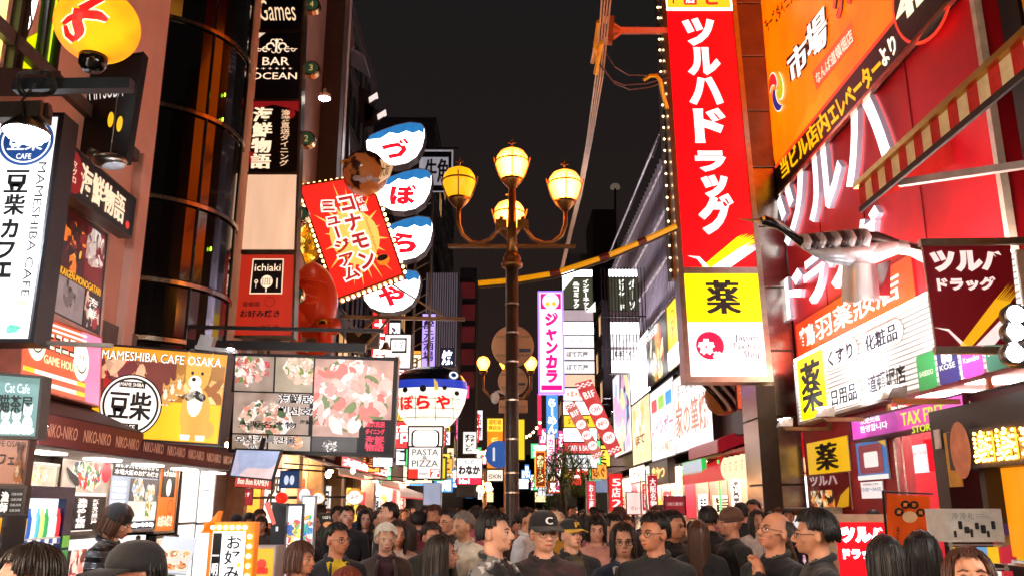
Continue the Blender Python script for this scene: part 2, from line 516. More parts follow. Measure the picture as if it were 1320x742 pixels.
channel_letters('name_letters', 'huge glowing white channel letters ツルハ on the upper red wall', 'ツルハ', wq(1009, 1153, 250, 330))
channel_letters('name_letters', 'glowing white channel letters ドラッグ behind the crane statue', 'ドラッグ', wq(1018, 1146, 359, 415))
q = wq(1028, 1172, 425, 464)
b = board('shop_name_board', 'orange red strip 鶴羽薬妝店 under the big white letters on the red wall', 'sign', WR(RX - .02, 1027, 1178, 418, 465), lit('#f03810', 1, .12), red_wall_m, back=.015, fw=0)
text(WR(RX - .05, 1031, 1160, 424, 452), '鶴羽薬妝店', (0, 0, 1, 1), lit('#fff0dc', 1.2, 0), b, bold=.012)
P1 = WR(RX - .25, 1027, 1320, 466, 546)
Yend = P1.c[1].y
ws = board('ribbed_signboard', 'long white ribbed signboard with rounded medicine and cosmetics labels over the shop front', 'sign', P1, lit('#efe6df', .85, .1), paint('#cfc6bd', .4), back=.22, fw=.025)
nr = 16
part('lamp_rail', lit('#ffe0d0', 9, 0), ws, lambda m: m.slab(P1.sub(.01, 1.02, .99, 1.045), .12, .03))
for k in range(nr):
 part('rib', paint('#b9b2ab', .4), ws, lambda m: m.slab(P1.sub(.005, (k + .05) / nr, .995, (k + .28) / nr), -.004, .014))
def pq(x0, x1, yt, yb): return WR(RX - .27, x0, x1, yt, yb)
def pill(x0, x1, yt, yb, s):
 q = pq(x0, x1, yt, yb)
 part('label_outline', paint('#b8927a', .4), ws, lambda m: m.rrect(q, 0, 0, 1, 1, .19, .006))
 part('label_plate', lit('#fffaf6', 1.1, .05), ws, lambda m: m.rrect(q, .015, .04, .985, .96, .18, .010))
 text(q, s, (.13, .17, .87, .84), paint('#131a38', .5, bump=0), ws, bold=.035, d=.016)
q = pq(1031, 1064, 463, 543)
part('medicine_plate', lit('#ffd400', 1.25, .05), ws, lambda m: m.rrect(q, 0, 0, 1, 1, .06, .01))
text(q, '薬', (.1, .1, .9, .9), ink(), ws, bold=.04, d=.016)
pill(1063, 1107, 451, 482, 'くすり')
pill(1110, 1166, 431, 463, '化粧品')
pill(1068, 1112, 500, 531, '日用品')
text(pq(1120, 1169, 484, 508), '道頓堀店', (0, 0, 1, 1), paint('#2a2430', .5, bump=0), ws, bold=.02, d=.016)
for x0, x1, c, s in ((1184, 1207, '#15904a', 'SHISEIDO'), (1210, 1236, '#161c58', 'KOSE'), (1240, 1267, '#d2308c', 'Kanebo'), (1271, 1302, '#1a6a52', 'SOFINA')):
 q = pq(x0, x1, 653 + (458 - 653) * (x0 - 650) / 534, 653 + (505 - 653) * (x0 - 650) / 534)
 part('brand_plate', lit(c, .9, .05), ws, lambda m: m.rrect(q, 0, 0, 1, 1, .05, .01))
 text(q, s, (.12, .38, .88, .52), lit('#f4ead8', 1, 0), ws, bold=.01, d=.016)
 if s == 'KOSE': part('emblem', lit('#f4f0ea', 1, 0), ws, lambda m: (m.rrect(q, .25, .55, .48, .92, .03, .014), m.rrect(q, .52, .55, .75, .92, .03, .014)))
# orange restaurant billboard
bl, br = PX(1006, 245, 4.9), PX(1250, -32, 4.9)
up = (PX(953, 0, 4.9) - bl) * 1.5
OB = Q(bl, br, br + up, bl + up)
ob = board('restaurant_billboard', 'huge orange restaurant billboard with 市場 in white and a black elevator band, upper right', 'billboard', OB, photo('orange', ['#ff6600', '#ff7006', '#fb6002', '#ff6a04'], .25, .9, .5, lo=.8), metal('#5a3a30', .3), back=.1, fw=.05)
def oq(x, y, X=4.88):         # pixel -> board uv
 p = PX(x, y, X); e1 = (OB.c[1] - OB.c[0]); e2 = up
 r = p - OB.c[0]; r.x = 0
 a, b_, c, d_ = e1.y, e2.y, e1.z, e2.z; det = a * d_ - b_ * c
 return ((r.y * d_ - b_ * r.z) / det, (a * r.z - c * r.y) / det)
v1 = oq(1001, 215)[1];
part('elevator_band', paint('#0c0b14', .35), ob, lambda m: m.rect(OB, .0, .0, 1, v1, .008))
part('red_line', lit('#e8321e', 1, 0), ob, lambda m: m.rect(OB, 0, v1, 1, v1 + .008, .010))
def otext(s, pts, mat, **k):  # quad from four pixel corners bl, br, tr, tl
 q = Q(*[OB.pt(*oq(x, y)) for x, y in pts]); q.n = OB.n
 return text(q, s, (0, 0, 1, 1), mat, ob, **k)
otext('当ビル店内', [(1008, 232), (1071, 166), (1062, 141), (1004, 209)], lit('#ffac00', 1.0, 0), bold=.04, d=.014)
otext('エレベーター', [(1073, 164), (1140, 92), (1129, 70), (1064, 140)], lit('#ffac00', 1.0, 0), bold=.04, d=.014)
otext('より', [(1140, 88), (1156, 66), (1151, 42), (1128, 70)], lit('#ffe9c8', 1.1, 0), bold=.04, d=.014)
c4 = oq(1186, -4)
part('floor_disc', lit('#e8321e', 1, 0), ob, lambda m: m.disc(OB, c4[0], c4[1], .66, .016, 32))
part('floor_disc_face', paint('#0c0b14', .35), ob, lambda m: m.disc(OB, c4[0], c4[1], .61, .019, 32))
otext('4F', [(1158, 38), (1204, -14), (1196, -54), (1152, 2)], lit('#ffe0b8', 1.1, 0), bold=.05, d=.026)
part('branch_plate', lit('#f04a20', 1, 0), ob, lambda m: m.face(*[OB.pt(*oq(x, y), .012) for x, y in ((1052, 117), (1102, 55), (1096, 28), (1046, 94))]))
otext('なんば道頓堀店', [(1053, 110), (1100, 53), (1096, 36), (1050, 96)], lit('#ffd8c0', 1, 0), bold=.01, d=.016)
for dd, bb, mm in ((.018, .11, paint('#2a0c08', .5, bump=0)), (.024, .045, lit('#fff0e4', 1.15, .05))):
 g = 0 if bb < .1 else 2.5
 otext('市', [(1020 - g, 112 + g), (1042 + g, 84 + g), (1039 + g, 44 - g), (1014 - g, 74 - g)], mm, bold=bb, d=dd)
 otext('場', [(1043 - g, 82 + g), (1067 + g, 56 + g), (1064 + g, 4 - g), (1037 - g, 40 - g)], mm, bold=bb, d=dd)
 mm2 = mm if bb > .1 else lit('#d81e1e', 1, 0)
 otext('グルメ', [(1078, 30), (1130, -30), (1118, -76), (1068, -10)], mm2, bold=bb, d=dd)
otext('チーズダイニング', [(990, 42), (1030, -6), (1024, -18), (983, 28)], ink(), bold=.03, d=.014)
sw = oq(1001, 116)
for a, c in ((.6, '#e02428'), (2.7, '#2a2a70'), (4.6, '#b0b020')):
 def comma(m, a=a, grow=0, dd=.03):
  pts = []
  for k in range(13):
   t = k / 12; r0 = .12 + .42 * t; w_ = (.17 + grow) * math.sin(PI * min(1, .12 + t * .88)) + .01
   pts.append((a + t * 2.3, r0 + w_))
  for k in range(12, -1, -1):
   t = k / 12; r0 = .12 + .42 * t; w_ = (.17 + grow) * math.sin(PI * min(1, .12 + t * .88)) + .01
   pts.append((a + t * 2.3, max(.02, r0 - w_)))
  W_, H_ = OB.w(), OB.h()
  for k in range(12):
   A, B_, C_, D_ = pts[k], pts[k + 1], pts[24 - k], pts[25 - k]
   m.face(*[OB.pt(sw[0] + p[1] * math.cos(p[0]) * .62 / W_, sw[1] + p[1] * math.sin(p[0]) * .85 / H_, dd) for p in (A, B_, C_, D_)])
 part('swirl_outline', lit('#ffe4cc', 1, 0), ob, lambda m: comma(m, grow=.045, dd=.022))
 part('swirl_comma', lit(c, .9, 0), ob, comma)
part('food_picture', photo('salmon', ['#d8481e', '#e86a30', '#b8200e', '#e89050', '#902010'], 1.6, .9, 1.0, 3), ob, lambda m: m.face(*[OB.pt(*oq(x, y), .013) for x, y in ((985, 120), (978, 88), (976, 40), (975, 0), (956, -10), (953, 0))]))
part('light_rail', metal('#c9a48c', .25), ob, lambda m: m.bar(OB.pt(0, -.012, .03), OB.pt(1, -.012, .03), .06, .05))
# tall vertical sign
Vq = Q(PY(890, 485, 14), PY(989, 485, 14), PY(944, 0, 14) + V((-.04, 0, .9)), PY(861, 0, 14) + V((-.055, 0, .9)))
vs_ = board('vertical_shop_sign', 'tall red vertical sign ツルハドラッグ with yellow 薬 and white tax free squares below', 'sign', Vq, lit('#e9040f', 1.0, .05), metal('#b5a99a', .3), back=.42, fw=.09, proud=.03)
def vr(x, y):
 p = PY(x, y, 14); t = (p.z - Vq.c[0].z) / (Vq.c[3].z - Vq.c[0].z)
 xa = Vq.c[0].lerp(Vq.c[3], t).x; xb = Vq.c[1].lerp(Vq.c[2], t).x
 return ((p.x - xa) / (xb - xa), t)
v_y = vr(885, 346)[1]; v_w = vr(888, 415)[1]; v_t = vr(862, 13)[1]
part('yellow_square', lit('#ffe100', 1.2, .05), vs_, lambda m: m.rect(Vq, .0, v_w, 1, v_y - .012, .008))
part('white_square', lit('#f1eef2', 1.1, .05), vs_, lambda m: m.rect(Vq, 0, 0, 1, v_w, .010))
part('divider', metal('#c9c2ba', .3), vs_, lambda m: m.slab(Vq.sub(0, v_y - .012, 1, v_y + .002), 0, .03))
text(Vq, '薬', (.27, v_w + .018, .74, v_y - .026), paint('#23252b', .5, bump=0), vs_, bold=.045, d=.016)
whm = lit('#ffffff', 1.28, 0)
ys = [(24, 60), (62, 98), (100, 136), (140, 185), (195, 222), (226, 256), (250, 303)]
xs = [(881, 923), (887, 930), (889, 933), (896, 938), (897, 937), (905, 940), (902, 949)]
for ch, (ya, yb), (xa, xb) in zip('ツルハドラッグ', ys, xs):
 u0, _ = vr(xa, yb); u1, t0 = vr(xb, yb); _, t1 = vr(xb, ya)
 mb = MB(); put(mb, Vq, ch, (u0, t0, u1, t1), bold=.06, d=.014); mb.build('letter', whm, vs_)
def swoosh(m, q, fn, mat_i):
 pass
u = lambda x, y: Vq.pt(*vr(x, y), .014)
def fringe(m, A, B_, Cc, D_, n=7):
 """a brush stroke A-B (start edge) to C-D with torn end"""
 m.face(A, B_, Cc, D_)
 for k in range(n):
  a = D_.lerp(Cc, (k + .1) / n); b_ = D_.lerp(Cc, (k + .8) / n); dr = (D_ - A).normalized() * random.uniform(.05, .22)
  m.face(a, b_, b_ + dr)
part('yellow_stroke', lit('#ffd800', 1.2, 0), vs_, lambda m: fringe(m, u(902, 346), u(925, 346), u(974, 312), u(950, 306)))
part('white_stroke', whm, vs_, lambda m: fringe(m, Vq.pt(*vr(915, 346), .018), Vq.pt(*vr(940, 346), .018), Vq.pt(*vr(974, 322), .018), Vq.pt(*vr(955, 319), .018)))
part('crane_neck_print', whm, vs_, lambda m: (m.face(u(886, 330), u(898, 331), u(899, 334)), m.face(u(896, 331), u(901, 331), u(916, 346), u(908, 346))))
cu, ct = vr(915, 445)
part('red_sun', lit('#e40a3c', 1, 0), vs_, lambda m: m.disc(Vq, cu, ct, .235, .014, ry=.235))
def sakura(m, uu, vv, r, a0=0, d=.02):
 W_, H_ = Vq.w(), Vq.h()
 for k in range(5):
  a = a0 + k * 2 * PI / 5
  c_, s_ = math.cos(a), math.sin(a)
  pts = [(0.08, 0), (.55, .36), (.95, .24), (.85, 0), (.95, -.24), (.55, -.36)]
  m.face(*[Vq.pt(uu + (x * c_ - y * s_) * r / W_, vv + (x * s_ + y * c_) * r / H_, d) for x, y in pts])
part('blossom', whm, vs_, lambda m: (sakura(m, cu - .05, ct - .003, .15, .3), sakura(m, cu + .09, ct - .022, .085, .9)))
def vt(s, x0, y0, x1, y1, mt, **k):
 u0, t0 = vr(x0, y1); u1, t1 = vr(x1, y0)
 return text(Vq, s, (u0, t0, u1, t1), mt, vs_, d=.016, **k)
vt('Japan.', 947, 431, 979, 441, paint('#26262a', .5, bump=0), bold=.012)
vt('Tax-free', 944, 442, 980, 450, paint('#303036', .5, bump=0), bold=.012)
vt('Shop', 959, 452, 981, 463, paint('#303036', .5, bump=0), bold=.012)
part('top_square', lit('#ffb020', 1.1, .05), vs_, lambda m: m.rect(Vq, .02, v_t + .004, .98, .995, .010))
part('top_rim', lit('#fff4e0', 1.5, 0), vs_, lambda m: (m.rect(Vq, 0, v_t - .002, 1, v_t + .004, .012), m.rect(Vq, 0, v_t, .02, 1, .012), m.rect(Vq, .98, v_t, 1, 1, .012)))
part('floor_badge', lit('#e02820', 1, 0), vs_, lambda m: m.rrect(Vq, .27, v_t + .012, .47, v_t + .045, .04, .014))
text(Vq, '店', (.30, v_t + .016, .44, v_t + .041), whm, vs_, bold=.03, d=.02)
text(Vq, 'F', (.1, v_t + .016, .17, v_t + .041), ink(), vs_, d=.016)
text(Vq, 'ビ', (.6, v_t + .012, .82, v_t + .048), lit('#e02820', 1, 0), vs_, bold=.05, d=.016)
bs = thing('bulb_strip_sign', 'tan edge panel with small round bulbs, left of the tall red sign', 'sign', (2.9, 14.2, 6))
A0, A1 = PY(869, 357, 14.25), PY(853, 0, 14.25) + V((-.03, 0, .6)); B0, B1 = PY(878, 357, 14.25), PY(861, 0, 14.25) + V((-.03, 0, .6))
SQ = Q(A0, B0, B1, A1)
part('panel', paint('#c07a3a', .4, .3), bs, lambda m: m.slab(SQ, .3, .0))
part('edge', paint('#3a2a20', .5), bs, lambda m: m.slab(Q(A0 + V((-.05, 0, 0)), A0, A1, A1 + V((-.05, 0, 0))), .32, -.01))
bm_ = lit('#ffd9a0', 4, 0); first = None
nb = 27
for k in range(nb):
 p = A0.lerp(A1, (k + .5) / nb) + V((-.06, -.03, 0))
 if first is None:
  mb = MB(); mb.ell(p, .019, nu=8, nv=6); first = mb.build('bulb', bm_, bs, smooth=True); p0 = p
 else:
  o = first.copy(); COL.objects.link(o); o.location = p - p0
# striped awning, upper right
aw = thing('striped_awning', 'open awning with red and cream striped valance and pale underside, upper right edge', 'awning', PX(1200, 200, 3.9))
Yn = 4.6
E0 = PX(1107, 243, 3.9); zt = E0.z; zb_ = PX(1108, 268, 3.9).z; yf = E0.y
mats = [paint('#cc2820', .7), paint('#fae0b0', .7)]
n = 26
for k in range(n):
 ya, yb = yf + (Yn - yf) * k / n, yf + (Yn - yf) * (k + 1) / n
 def st(m):
  N = 4
  for j in range(N):
   y0_, y1_ = ya + (yb - ya) * j / N, ya + (yb - ya) * (j + 1) / N
   x0_, x1_ = 3.9 + .02 * math.sin((k + j / N) * PI), 3.9 + .02 * math.sin((k + (j + 1) / N) * PI)
   m.hexa([(x0_, y0_, zb_), (x0_ + .012, y0_, zb_), (x1_ + .012, y1_, zb_), (x1_, y1_, zb_), (3.9, y0_, zt), (3.912, y0_, zt), (3.912, y1_, zt), (3.9, y1_, zt)])
 part('stripe', mats[k % 2], aw, st)
part('gold_rail', metal('#caa050', .3), aw, lambda m: m.bar((3.88, yf + .02, zt + .03), (3.88, Yn, zt + .03), .07, .06))
part('hem', paint('#2a2024', .6), aw, lambda m: m.bar((3.9, yf + .02, zb_ - .03), (3.9, Yn, zb_ - .03), .03, .06))
part('canopy', paint('#cfc0b8', .8, 0, .12, 2), aw, lambda m: m.hexa([(3.93, Yn, zt - .02), (5.0, Yn, zt + .75), (5.0, yf, zt + .75), (3.93, yf, zt - .02), (3.93, Yn, zt + .0), (5.0, Yn, zt + .78), (5.0, yf, zt + .78), (3.93, yf, zt + .0)]))
part('arm', paint('#a8a2a0', .4, .4), aw, lambda m: (m.bar((3.96, 8.0, zt - .25), (4.9, 7.0, zt - .42), .07, .07), m.bar((4.9, 7.0, zt - .42), (5.0, 6.9, zt - .4), .12, .12)))
part('end_flap', mats[0], aw, lambda m: m.face((3.93, yf + .01, zt), (5.0, yf + .01, zt + .75), (5.0, yf + .01, zt + .3), (3.93, yf + .01, zb_)))
nbld = thing('striped_building', 'dark building with yellow and maroon uprights at the far right edge', 'building', (8, 4, 0))
part('wall', paint('#120d0d', .5), nbld, lambda m: m.box(RX + .25, RX + 5, -2, 7.9, 0, 14))
for k, (y, c, w_) in enumerate(((7.55, '#12100f', .3), (7.2, '#d89020', .28), (6.85, '#3c0e1c', .32), (6.45, '#120d0d', .3), (6.1, '#3c0e1c', .3), (5.7, '#d89020', .28))):
 part('upright', paint(c, .45), nbld, lambda m: m.box(RX + .05, RX + .245, y - w_ / 2, y + w_ / 2, 3.2, 13))
# crane statue
cr = thing('crane_statue', 'glossy silver crane statue with black neck and long beak flying out from the red wall', 'statue', PY(1100, 345, 9.3))
Yc = 9.3
sil = paint('#c4c2c6', .3, .2, .25, 9, .1, .6); bl_ = paint('#15161c', .2, 0, .1, 5, 0, .8)
def cp(x, y, dy=0): return PY(x, y, Yc + dy)
body = [(1034, 317, .03), (1052, 322, .10), (1075, 328, .145), (1100, 329, .165), (1125, 326, .155), (1148, 320, .12), (1163, 317, .085), (1180, 318, .06)]
part('body', sil, cr, lambda m: m.tube([cp(x, y) for x, y, r in body], [r * .8 for *_, r in body], 20), smooth=True)
def neck(m):
 pts = [(979, 284, .028), (985, 284, .058), (994, 287, .058), (1003, 291, .04), (1015, 299, .038), (1028, 308, .05), (1042, 317, .07)]
 m.tube([cp(x, y) for x, y, r in pts], [r for *_, r in pts], 14)
part('neck', bl_, cr, neck, smooth=True)
part('beak', paint('#b08a50', .3, .3), cr, lambda m: m.tube([cp(982, 285), cp(968, 284), cp(952, 282)], [.035, .018, .003], 10), smooth=True)
part('eye', lit('#e8921a', .5, 0), cr, lambda m: m.ell(cp(984.5, 281, -.055), .018, nu=10, nv=6), smooth=True)
part('nape_stripe', sil, cr, lambda m: m.tube([cp(989, 280, -.02), cp(1000, 285, -.02), cp(1012, 293, -.02), cp(1026, 303, -.02), cp(1040, 312, -.02)], [.008, .03, .024, .022, .03], 8), smooth=True)
for k in range(9):
 x = 1040 + k * 9.5
 def fe(m):
  pts = [cp(x - 2, 320 - k * .3, -.17), cp(x + 2, 312 - k * .8, -.19), cp(x - 3 + 2, 305 - k * .9, -.16), cp(x - 9, 302 - k * .9, -.10)]
  m.tube(pts, [.055, .05, .035, .008], 8)
 part('feather', sil if k % 2 == 0 else paint('#4a4042', .3, .3), cr, fe, smooth=True)
part('folded_wing', sil, cr, lambda m: m.tube([cp(1036, 320, -.12), cp(1060, 326, -.16), cp(1090, 327, -.17), cp(1118, 322, -.15), cp(1130, 314, -.1)], [.02, .06, .075, .06, .02], 12), smooth=True)
part('back_plumage', paint('#3a3230', .3, .3), cr, lambda m: m.tube([cp(1068, 308, .0), cp(1100, 305, -.02), cp(1130, 308, -.02), cp(1160, 315, -.02), cp(1188, 317, -.02)], [.02, .07, .085, .045, .02], 12), smooth=True)
part('tail', sil, cr, lambda m: m.tube([cp(1155, 318), cp(1175, 322), cp(1192, 328), cp(1215, 336)], [.085, .07, .09, .13], 14), smooth=True)
def wing(m):
 N = 14; top = [cp(1088 + 42 * k / N, 341 - 2 * math.sin(k / N * PI), .12 - .25 * math.sin(k / N * PI)) for k in range(N + 1)]
 bot = [cp(1087 + 48 * k / N, 388 + random.uniform(-3, 4) - 3 * k / N, .12 - .25 * math.sin(k / N * PI)) for k in range(N + 1)]
 for k in range(N):
  dv = V((0, .05, 0))
  m.hexa([bot[k], bot[k + 1], bot[k + 1] + dv, bot[k] + dv, top[k], top[k + 1], top[k + 1] + dv, top[k] + dv])
part('lowered_wing', paint('#dad8d6', .25, .2, .1, 4), cr, wing)
part('wing_tip', bl_, cr, lambda m: m.hexa([cp(1134, 380, -.06), cp(1148, 383, .1), cp(1148, 383, .16), cp(1134, 380, 0), cp(1130, 341, -.06), cp(1148, 335, .1), cp(1148, 335, .16), cp(1130, 341, 0)]))
part('wing_tip_edge', paint('#c9c6c2', .4), cr, lambda m: [m.tube([cp(1134 + k * 2.6, 381, -.05 + k * .02), cp(1137 + k * 2.6, 387, -.05 + k * .02)], [.02, .004], 6) for k in range(5)])
part('mounting_bar', metal('#7a5048', .3), cr, lambda m: m.bar(cp(1150, 313, .1), PX(1245, 330, RX), .05))
# dark red banner board at the right edge
BQ = Q(PY(1207, 447, 7.2), PY(1316, 443, 7.2), PY(1303, 316, 7.2), PY(1189, 317, 7.2))
bb = board('hanging_shop_board', 'dark red board ツルハドラッグ with crane brush stroke hung from a bar at the right edge', 'sign', BQ, paint('#8e0c22', .5, 0, .08, 2), paint('#b9b0a8', .4, .5), back=.03, fw=.0)
part('hanging_bar', metal('#b0a496', .35), bb, lambda m: m.bar(BQ.pt(-.03, 1.03), V((RX + .2, 7.2, BQ.pt(0, 1.03).z + .03)), .06)); part('hanging_bar', metal('#b0a496', .35), bb, lambda m: m.bar(BQ.pt(-.03, -.03), V((RX + .2, 7.2, BQ.pt(0, -.03).z)), .06))
pk = lit('#f2d8d4', .75, 0)
text(BQ, 'ツルハ', (.06, .73, .94, .95), pk, bb, bold=.07)
text(BQ, 'ドラッグ', (.10, .54, .78, .68), pk, bb, bold=.06)
B = lambda u_, v_, d_=.008: BQ.pt(u_, v_, d_)
part('yellow_stroke', lit('#e8a818', .7, 0), bb, lambda m: fringe(m, B(.27, 0), B(.42, 0), B(.93, .42), B(.75, .45), 7))
part('white_stroke', pk, bb, lambda m: fringe(m, B(.46, 0, .012), B(.68, 0, .012), B(.97, .26, .012), B(.86, .30, .012), 7))
part('crane_neck_print', pk, bb, lambda m: (m.face(B(.0, .19), B(.16, .17), B(.15, .15)), m.face(B(.13, .175), B(.17, .17), B(.36, 0), B(.3, 0))))
fl = thing('floodlight_rack', 'rack of bright white floodlights at the right edge beside the dark red board', 'floodlight', PY(1310, 430, 6.9))
for k, (x, y) in enumerate(((1309, 405), (1309, 427), (1308, 455))):
 c = PY(x, y, 6.9)
 hh = part('lamp_housing', metal('#8a8684', .4), fl, lambda m: m.lathe(c + V((0, .09, 0)), [(.02, 0), (.09, .0), (.10, .07), (.095, .10)], 16, (0, -1, 0)), smooth=True)
 mb = MB(); mb.lathe(c + V((0, .0, 0)), [(.09, 0), (.06, .02), (.01, .03)], 16, (0, -1, 0)); mb.build('lamp_glass', lit('#f8fbff', 14, 0), hh)
part('bracket', metal('#8a8684', .4), fl, lambda m: (m.bar(PY(1322, 395, 7.0), PY(1322, 470, 7.0), .06), m.bar(PY(1300, 470, 7.0), PY(1330, 470, 7.0), .05)))
# floodlight brackets under the ribbed sign
def bracket(px, py, wpx, X, label, on=True):
 """orange lit arm that leaves the wall, with a small floodlight at its end"""
 t = thing('bracket_floodlight', label, 'floodlight', PX(px, py, X))
 a = PX(px, py, X); w_ = wpx
 far = V((RX, a.y, a.z));
 part('arm', paint('#b98a64', .4, .4), t, lambda m: (m.bar(a, far, .05), m.bar(V((RX - .02, a.y, a.z)), V((RX - .02, a.y, a.z + .32)), .05), m.bar(a, V((a.x, a.y, a.z + .04)), .06)))
 hd = part('lamp_head', metal('#b5aca4', .35), t, lambda m: m.hexa([a + V(p) for p in ((-.12, -.09, .03), (.08, -.09, .03), (.08, .09, .03), (-.12, .09, .03), (-.06, -.07, .14), (.1, -.07, .16), (.1, .07, .16), (-.06, .07, .14))]))
 if on:
  part('lamp_glass', lit('#eef6ff', 22, 0), t, lambda m: m.face(a + V((-.10, -.08, .145)), a + V((.06, -.08, .165)), a + V((.06, .08, .165)), a + V((-.10, .08, .145))))
  lamp('lamp_light', 'SPOT', a + V((-.02, 0, .2)), 40, '#f0f4ff', t, .05, to=(RX - .2, a.y, a.z + 1.1), spot=120)
 return t
bracket(1013, 552, 0, 4.3, 'small floodlight on an orange bracket beside the steel pillar')
bracket(1065, 540, 0, 4.15, 'floodlight on an orange arm under the yellow 薬 plate')
bracket(1155, 517, 0, 4.0, 'floodlight on an orange arm below the ribbed sign, above the tax free board')
# tax free and welcome boards
tf = WR(RX - .35, 1098, 1243, 543, 567)
t_ = board('tax_free_board', 'purple and pink tax free store board with yellow green letters above the shop entrance', 'sign', tf, photo('purple', ['#c83ab0', '#9a2a8a', '#b02a90', '#d858b8', '#8a2468'], .6, .75, .5, lo=.7), paint('#5a1430', .5), back=.3, fw=.02)
text(WR(RX - .36, 1163, 1220, 532, 549), 'TAX FREE', (0, 0, 1, 1), lit('#b8d020', .9, 0), t_, bold=.03, d=.012)
text(WR(RX - .36, 1177, 1206, 549, 558), 'STORE', (0, 0, 1, 1), lit('#b8d020', .9, 0), t_, bold=.03, d=.012)
text(WR(RX - .36, 1110, 1145, 549, 558), '환영합니다', (0, 0, 1, 1), lit('#ffffff', 1.0, 0), t_, bold=.02, d=.012)
text(WR(RX - .36, 1110, 1135, 540, 547), '欢迎光临', (0, 0, 1, 1), lit('#ffffff', 1.0, 0), t_, bold=.02, d=.012)
wq_ = WR(RX - .3, 1240, 1345, 512, 545)
t_ = board('welcome_board', 'dark maroon board with pale letters WELCOME at the right edge', 'sign', wq_, paint('#4a1226', .45, 0, .1, 3), paint('#2a0c14', .5), back=.2, fw=.02)
text(wq_, '다 WELCOME', (.04, .22, .93, .80), lit('#d8b4a8', .7, 0), t_, bold=.0)
def poster(x0, x1, yt, yb, label, name='poster', m=None, X=RX - .03, cat='poster', fw=0, lit_=None):
 q = WR(X, x0, x1, yt, yb)
 return q, board(name, label, cat, q, m or paint('#e8e4de', .5), paint('#d8d0c8', .5), back=.02, fw=fw)
q, t_ = poster(1041, 1094, 571, 612, 'yellow poster with black 薬 on the red shop wall', m=lit('#e8b40e', .6, .1))
text(q, '薬', (.22, .1, .78, .9), ink(), t_, bold=.05)
q, t_ = poster(1042, 1096, 613, 656, 'glossy dark red window poster ツルハ with a food picture in its lower corner', m=paint('#8c1018', .25, 0, .1))
text(q, 'ツルハ', (.08, .68, .75, .97), lit('#c8a8a8', .5, 0), t_, bold=.04)
part('food_picture', photo('egg', ['#e8a040', '#3a2018', '#e0d0b0', '#c86030', '#201410'], 9, .6, .6), t_, lambda m: m.rect(q, .08, 0, .65, .55, .01))
part('yellow_swoosh', lit('#d8a010', .5, 0), t_, lambda m: m.face(q.pt(.66, 0, .01), q.pt(.95, .1, .01), q.pt(1, .62, .01), q.pt(.8, .4, .01)))
q, t_ = poster(1105, 1144, 571, 619, 'blue framed payment poster with a plain white square on the red wall', m=lit('#2a78c0', .5, .05))
part('maroon_field', lit('#8a2a3a', .5, 0), t_, lambda m: m.rrect(q, .1, .16, .88, .92, .03, .008))
part('white_square', lit('#e8e0dc', .7, 0), t_, lambda m: m.rrect(q, .27, .32, .73, .72, .03, .011))
part('corner_flash', lit('#e0b030', .6, 0), t_, lambda m: m.face(q.pt(.72, 1, .009), q.pt(1, .8, .009), q.pt(1, 1, .009)))
part('footer', lit('#e8e0dc', .7, 0), t_, lambda m: m.rect(q, 0, 0, 1, .12, .009))
q, t_ = poster(1110, 1138, 621, 642, 'white opening hours notice under the blue framed poster', m=lit('#e6dcdc', .7, .05))
text(q, '10:00〜04:00', (.05, .42, .95, .66), paint('#2a4aa0', .5, bump=0), t_, bold=.02)
text(q, '営業時間のご案内', (.15, .78, .85, .90), paint('#804050', .5, bump=0), t_)
part('door_frame', metal('#cfc8c4', .25), d, lambda m: (m.box(RX - .02, RX + .1, 10.98, 11.04, 0.05, 3.0), m.box(RX - .02, RX + .1, 10.78, 10.82, 0.05, 3.0)))
def inside(x0, x1, yt, yb, X, *a, **k): return poster(x0, x1, yt, yb, *a, X=X, **k)
q, t_ = inside(1160, 1196, 576, 611, RX + .6, 'white tax free poster with red sun hanging inside the shop', m=lit('#f4e4e4', 1.1, .05))
part('red_sun', lit('#e01848', 1, 0), t_, lambda m: m.disc(q, .27, .62, .22, .008, 16))
text(q, 'Japan. Tax-free', (.5, .6, .98, .78), paint('#705058', .5, bump=0), t_)
q, t_ = inside(1192, 1236, 566, 608, RX + .6, 'red promotional poster with orange 17 inside the shop', m=lit('#c81020', .9, .1))
text(q, '17', (.3, .35, .62, .85), lit('#e88010', 1, 0), t_, bold=.05)
part('food_picture', photo('promo', ['#e8a020', '#c01818', '#f0c040', '#8a1010'], 9, .8, .6), t_, lambda m: m.disc(q, .8, .6, .16, .008))
rnd = random.Random(5)
prod = [lit(c, .55, .1) for c in ('#e8e0e0', '#e04858', '#f0c020', '#d890b0', '#38204a', '#6aa0d0', '#f4f0ea', '#c02838')]
boxme = {}
def shelfunit(x, y0, y1, z0, rows, label, dx=.0, n=8, hh=.2):
 t = thing('display_shelf', label, 'shelf', (x, (y0 + y1) / 2, 0))
 part('rack', paint('#b9b2ae', .4), t, lambda m: [m.box(x, x + .4, y0, y1, z0 + r * (hh + .1) - .02, z0 + r * (hh + .1)) for r in range(rows + 1)] + [m.box(x + .38, x + .4, y0, y1, 0.06, z0 + rows * (hh + .1))])
 for r in range(rows):
  for k in range(n):
   m_ = rnd.choice(prod); w_ = (y1 - y0) / n; hh_ = hh * rnd.uniform(.7, 1)
   part('product_box', m_, t, lambda m: m.box(x + .03, x + .3, y0 + k * w_ + .015, y0 + (k + 1) * w_ - .015, z0 + r * (hh + .1), z0 + r * (hh + .1) + hh_))
 return t
shelfunit(4.45, 12.6, 13.9, .55, 4, 'shelf of small white and blue boxes standing before the yellow 薬 poster', n=9)
shelfunit(5.5, 8.6, 10.6, .55, 4, 'shelf of colourful packets just inside the shop entrance', n=12)
shelfunit(4.5, 14.7, 15.3, .6, 5, 'narrow rack of pink price cards beside the steel pillar', n=4)
